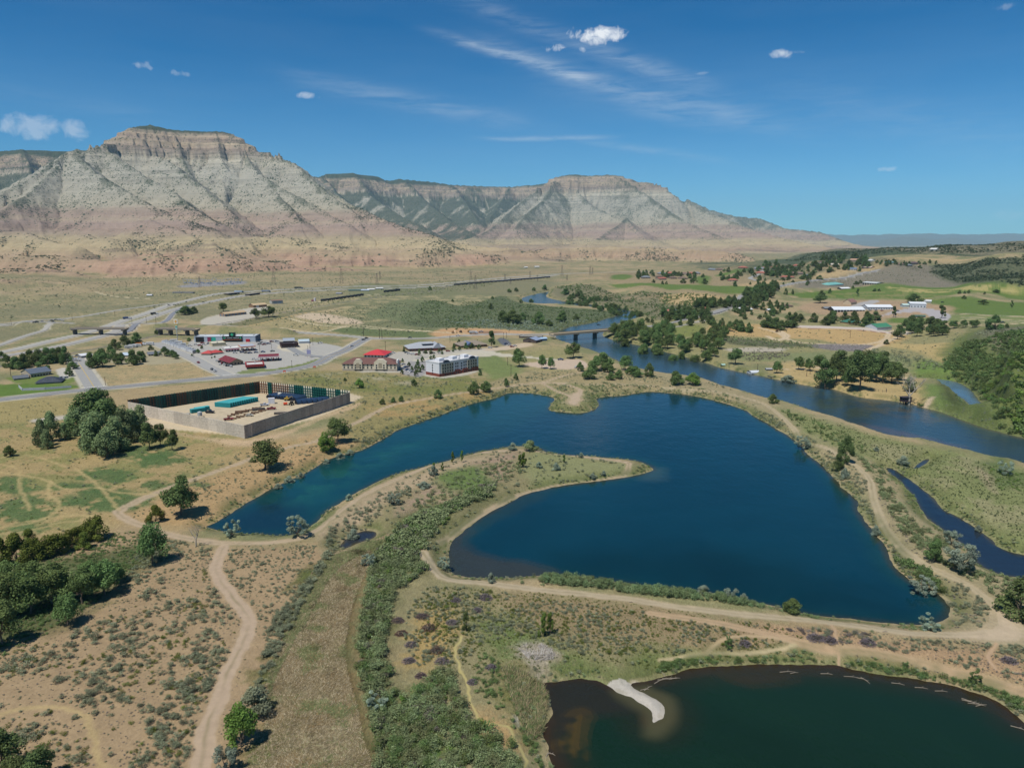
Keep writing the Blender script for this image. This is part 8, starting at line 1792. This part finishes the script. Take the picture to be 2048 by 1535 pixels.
for line_, n_, lab, grp in (([(1270,1366),(1310,1352),(1340,1346),(1373,1338),(1440,1330),(1550,1326)], 46, 'pale rock on the upper left rim of the lower pond', 'rocks on the upper left rim of the lower pond'), ([(1700,1336),(1800,1350),(1900,1366)], 16, 'pale rock on the upper right rim of the lower pond', 'rocks on the upper right rim of the lower pond'),
                       ([(1940,1050),(1975,1072),(2010,1092),(2048,1108)], 40, 'white rock on the far bank of the creek', 'white rocks on the creek bank'), ([(1716,1000),(1720,1020),(1745,1060),(1775,1095)], 20, 'pale rock on the east shore of the lake', 'rocks on the east shore of the lake')):
    p = lpoly(line_, 4, False); seg = np.hypot(*np.diff(p, axis=0).T); Lc_ = np.concatenate([[0], np.cumsum(seg)]); t = r2.uniform(0, Lc_[-1], n_); x = np.interp(t, Lc_, p[:,0]) + r2.normal(0,.6,n_); y = np.interp(t, Lc_, p[:,1]) + r2.normal(0,.6,n_); z = gz(x, y); wet = sample(WSD, x, y)
    for i in range(n_):
        if wet[i] < -.2: continue
        o = bpy.data.objects.new('shore_rock', rocks[i % 4]); COL.objects.link(o); s_ = r2.uniform(.2, .75) * (1.0 if i % 6 else 1.5); o.location = (x[i], y[i], max(z[i], -.05) + .05); o.scale = (s_*1.3, s_, s_*.8); o.rotation_euler = (0,0,r2.uniform(0,6.28)); o['label'] = lab; o['category'] = 'rock'; o['group'] = grp
# riprap on the bank below the oval meadow, as one mass
x, y = scatter_pts([(1632,689),(1745,691),(1738,702),(1690,702),(1636,696)], 1500, 0, .2, .5, None, 9); z = gz(x, y)
Vs = []; Qs = []; base_v = np.array([(-.5,-.5,-.3),(.5,-.4,-.3),(.4,.5,-.3),(-.5,.4,-.3),(-.3,-.3,.4),(.35,-.3,.35),(.3,.3,.45),(-.3,.25,.35)]); base_q = np.array([(0,1,5,4),(1,2,6,5),(2,3,7,6),(3,0,4,7),(4,5,6,7)])
for i in range(len(x)): s_ = r2.uniform(.6, 1.8); Vs.append(base_v * s_ + np.array([x[i], y[i], z[i]])); Qs.append(base_q + 8*i)
obj('rubble', mesh_np('rubble', np.concatenate(Vs), np.concatenate(Qs), mat((150,142,138), .95, .3, .6), smooth=False), kind='stuff', label='grey rubble bank below the dry oval meadow')
build_mass()
print('plants done', len(COL.objects), flush=True)
# ------------------------------------------------------------------ camera, sun, sky, haze
cam = bpy.data.cameras.new('camera'); co = bpy.data.objects.new('camera', cam); COL.objects.link(co)
co.location = (0, 0, CAMZ); co.rotation_euler = (math.pi / 2 - PITCH, 0, 0)
cam.sensor_fit = 'HORIZONTAL'; cam.sensor_width = 36; cam.lens = 36 * F / W; cam.clip_end = 200000; cam.clip_start = 1
SC.camera = co
SUN_EL, SUN_DIR = math.radians(63), math.atan2(-0.66, -0.75)
sv = Vector((math.sin(SUN_DIR) * math.cos(SUN_EL), math.cos(SUN_DIR) * math.cos(SUN_EL), math.sin(SUN_EL)))
sl = bpy.data.lights.new('sun', 'SUN'); sl.energy = 4.7; sl.angle = math.radians(.5); sl.color = (1, .955, .88)
so = bpy.data.objects.new('sun', sl); COL.objects.link(so); so.rotation_euler = sv.to_track_quat('Z', 'Y').to_euler()
wd = bpy.data.worlds.new('World'); SC.world = wd; wd.use_nodes = True; nt = wd.node_tree; nt.nodes.clear()
out = nt.nodes.new('ShaderNodeOutputWorld'); bg = nt.nodes.new('ShaderNodeBackground'); nt.links.new(bg.outputs[0], out.inputs[0])
sky = nt.nodes.new('ShaderNodeTexSky'); sky.sky_type = 'NISHITA'; sky.sun_disc = False; sky.sun_elevation = SUN_EL; sky.sun_rotation = SUN_DIR
sky.altitude = 1600; sky.air_density = 1.0; sky.dust_density = .35; sky.ozone_density = 2.2
tc = nt.nodes.new('ShaderNodeTexCoord').outputs['Generated']
sp = nt.nodes.new('ShaderNodeSeparateXYZ'); nt.links.new(tc, sp.inputs[0])
azn = math_(nt, 'ARCTAN2', sp.outputs[0], sp.outputs[1]); eln = math_(nt, 'ARCSINE', sp.outputs[2])
def azel(px, py):
    d = ray(px, py); d = d / np.linalg.norm(d); return math.atan2(d[0], d[1]), math.asin(d[2])
n_a = noise(nt, tc, 55, 6, .62, .4); n_b = noise(nt, tc, 22, 4, .6)
tot = None
def add(tot, v): return v if tot is None else math_(nt, 'MAXIMUM', tot, v)
for (px, py, wx, hy, st, th) in ((1193,68,50,17,.95,.15),(1225,73,26,7,.8,.2),(1108,96,27,11,.72,.3),(1166,99,11,6,.45,.35),(1565,108,28,9,.62,.35),(1597,104,18,5,.3,.5),(290,131,20,10,.42,.45),(367,148,22,8,.42,.45),
                                 (614,192,22,7,.5,.35),(85,256,58,18,.34,-.3),(110,268,44,10,.22,.3),(1403,147,22,4,.28,.5),(1775,338,20,5,.3,.45),(2008,14,18,7,.25,.5),(2022,432,32,12,.14,.4)):
    a0, e0 = azel(px, py); w_ = wx / F * .95; h_ = hy / F * .95
    u = math_(nt, 'DIVIDE', math_(nt, 'SUBTRACT', azn, a0), w_); v = math_(nt, 'DIVIDE', math_(nt, 'SUBTRACT', eln, e0), h_)
    r2 = math_(nt, 'ADD', math_(nt, 'MULTIPLY', u, u), math_(nt, 'MULTIPLY', v, v))
    q = math_(nt, 'SUBTRACT', 1.0, r2)
    q = math_(nt, 'ADD', q, math_(nt, 'MULTIPLY', math_(nt, 'SUBTRACT', n_a, .5), 5.0))
    tot = add(tot, math_(nt, 'MULTIPLY', ramp(nt, q, th - .1, th + 1.1), st))
cir = None
for (p0, p1, wd_, st) in (((900,75),(1150,150),8,.40),((980,85),(1200,165),14,.16),((930,0),(1330,145),15,.20),((1150,150),(1560,255),18,.17),((1100,160),(1500,230),30,.07),((640,165),(1010,238),16,.20),((990,278),(1190,275),4,.30),((1190,285),(1420,318),7,.16),((1250,210),(1420,250),12,.10),((0,180),(330,240),16,.06),((1600,200),(2048,280),40,.10),((1250,120),(1420,175),14,.10)):
    a0, e0 = azel(*p0); a1, e1 = azel(*p1); L = math.hypot(a1 - a0, e1 - e0); ux, uy = (a1 - a0) / L, (e1 - e0) / L; ca, ce = (a0 + a1) / 2, (e0 + e1) / 2
    da = math_(nt, 'SUBTRACT', azn, ca); de = math_(nt, 'SUBTRACT', eln, ce)
    U = math_(nt, 'DIVIDE', math_(nt, 'ADD', math_(nt, 'MULTIPLY', da, ux), math_(nt, 'MULTIPLY', de, uy)), L * .62)
    V = math_(nt, 'DIVIDE', math_(nt, 'ADD', math_(nt, 'MULTIPLY', da, -uy), math_(nt, 'MULTIPLY', de, ux)), wd_ / F)
    g = math_(nt, 'EXPONENT', math_(nt, 'MULTIPLY', math_(nt, 'ADD', math_(nt, 'POWER', math_(nt, 'ABSOLUTE', U), 4.0), math_(nt, 'MULTIPLY', V, V)), -1.0))
    g = math_(nt, 'MULTIPLY', g, st * .8); cir = g if cir is None else math_(nt, 'ADD', cir, g)
mp = N(nt, 'ShaderNodeMapping'); nt.links.new(tc, mp.inputs[0]); mp.inputs['Rotation'].default_value = (0, math.radians(17), 0); mp.inputs['Scale'].default_value = (1, 1, 7)
strk = ramp(nt, noise(nt, mp.outputs[0], 16, 8, .66, .5), .36, .64, .15, 1.4)
cir = math_(nt, 'MULTIPLY', cir, strk)
hz = math_(nt, 'MULTIPLY', ramp(nt, noise(nt, mp.outputs[0], 2.2, 5, .6), .40, .75), .045)
cir = math_(nt, 'ADD', cir, hz)
tint = mixrgb(nt, ramp(nt, eln, .03, .25), (.48, 1.0, 1.30), (.030, .60, 1.0))
base = mixrgb(nt, 1.0, sky.outputs[0], tint, 'MULTIPLY')
c1 = mixrgb(nt, cir, base, (7.6, 8.6, 9.6))
shade = ramp(nt, n_b, .3, .7, .86, 1.08)
c2 = mixrgb(nt, tot, c1, (11.2, 11.5, 11.9))
nt.links.new(c2, bg.inputs[0]); bg.inputs[1].default_value = .085
# air
m, nt, out = nmat('air'); pv = N(nt, 'ShaderNodeVolumePrincipled'); pv.inputs['Color'].default_value = (.42, .78, 1, 1); pv.inputs['Density'].default_value = 2.6e-5; pv.inputs['Anisotropy'].default_value = -.25
nt.links.new(pv.outputs[0], out.inputs['Volume'])
b = 34000.0; zt = max(float(Z[np.isfinite(Z)].max()), CAMZ) + 900.0
V = np.array([(x, y, z) for z in (-6.0, zt) for y in (-b * .5, b) for x in (-b, b)])
Fq = np.array([(0,2,3,1),(4,5,7,6),(0,1,5,4),(2,6,7,3),(0,4,6,2),(1,3,7,5)])
o = obj('haze', mesh_np('haze', V, Fq, m, smooth=False), kind='stuff')
SC.view_settings.view_transform = 'Standard'; SC.view_settings.look = 'None'; SC.view_settings.exposure = 0.0; SC.view_settings.gamma = 1.0
SC.view_settings.use_curve_mapping = False
cy = SC.cycles; cy.use_denoising = True; cy.max_bounces = 5; cy.diffuse_bounces = 2; cy.glossy_bounces = 2; cy.transmission_bounces = 2; cy.transparent_max_bounces = 4; cy.volume_bounces = 0
cy.use_adaptive_sampling = True; cy.caustics_reflective = False; cy.caustics_refractive = False
bpy.context.view_layer.update()
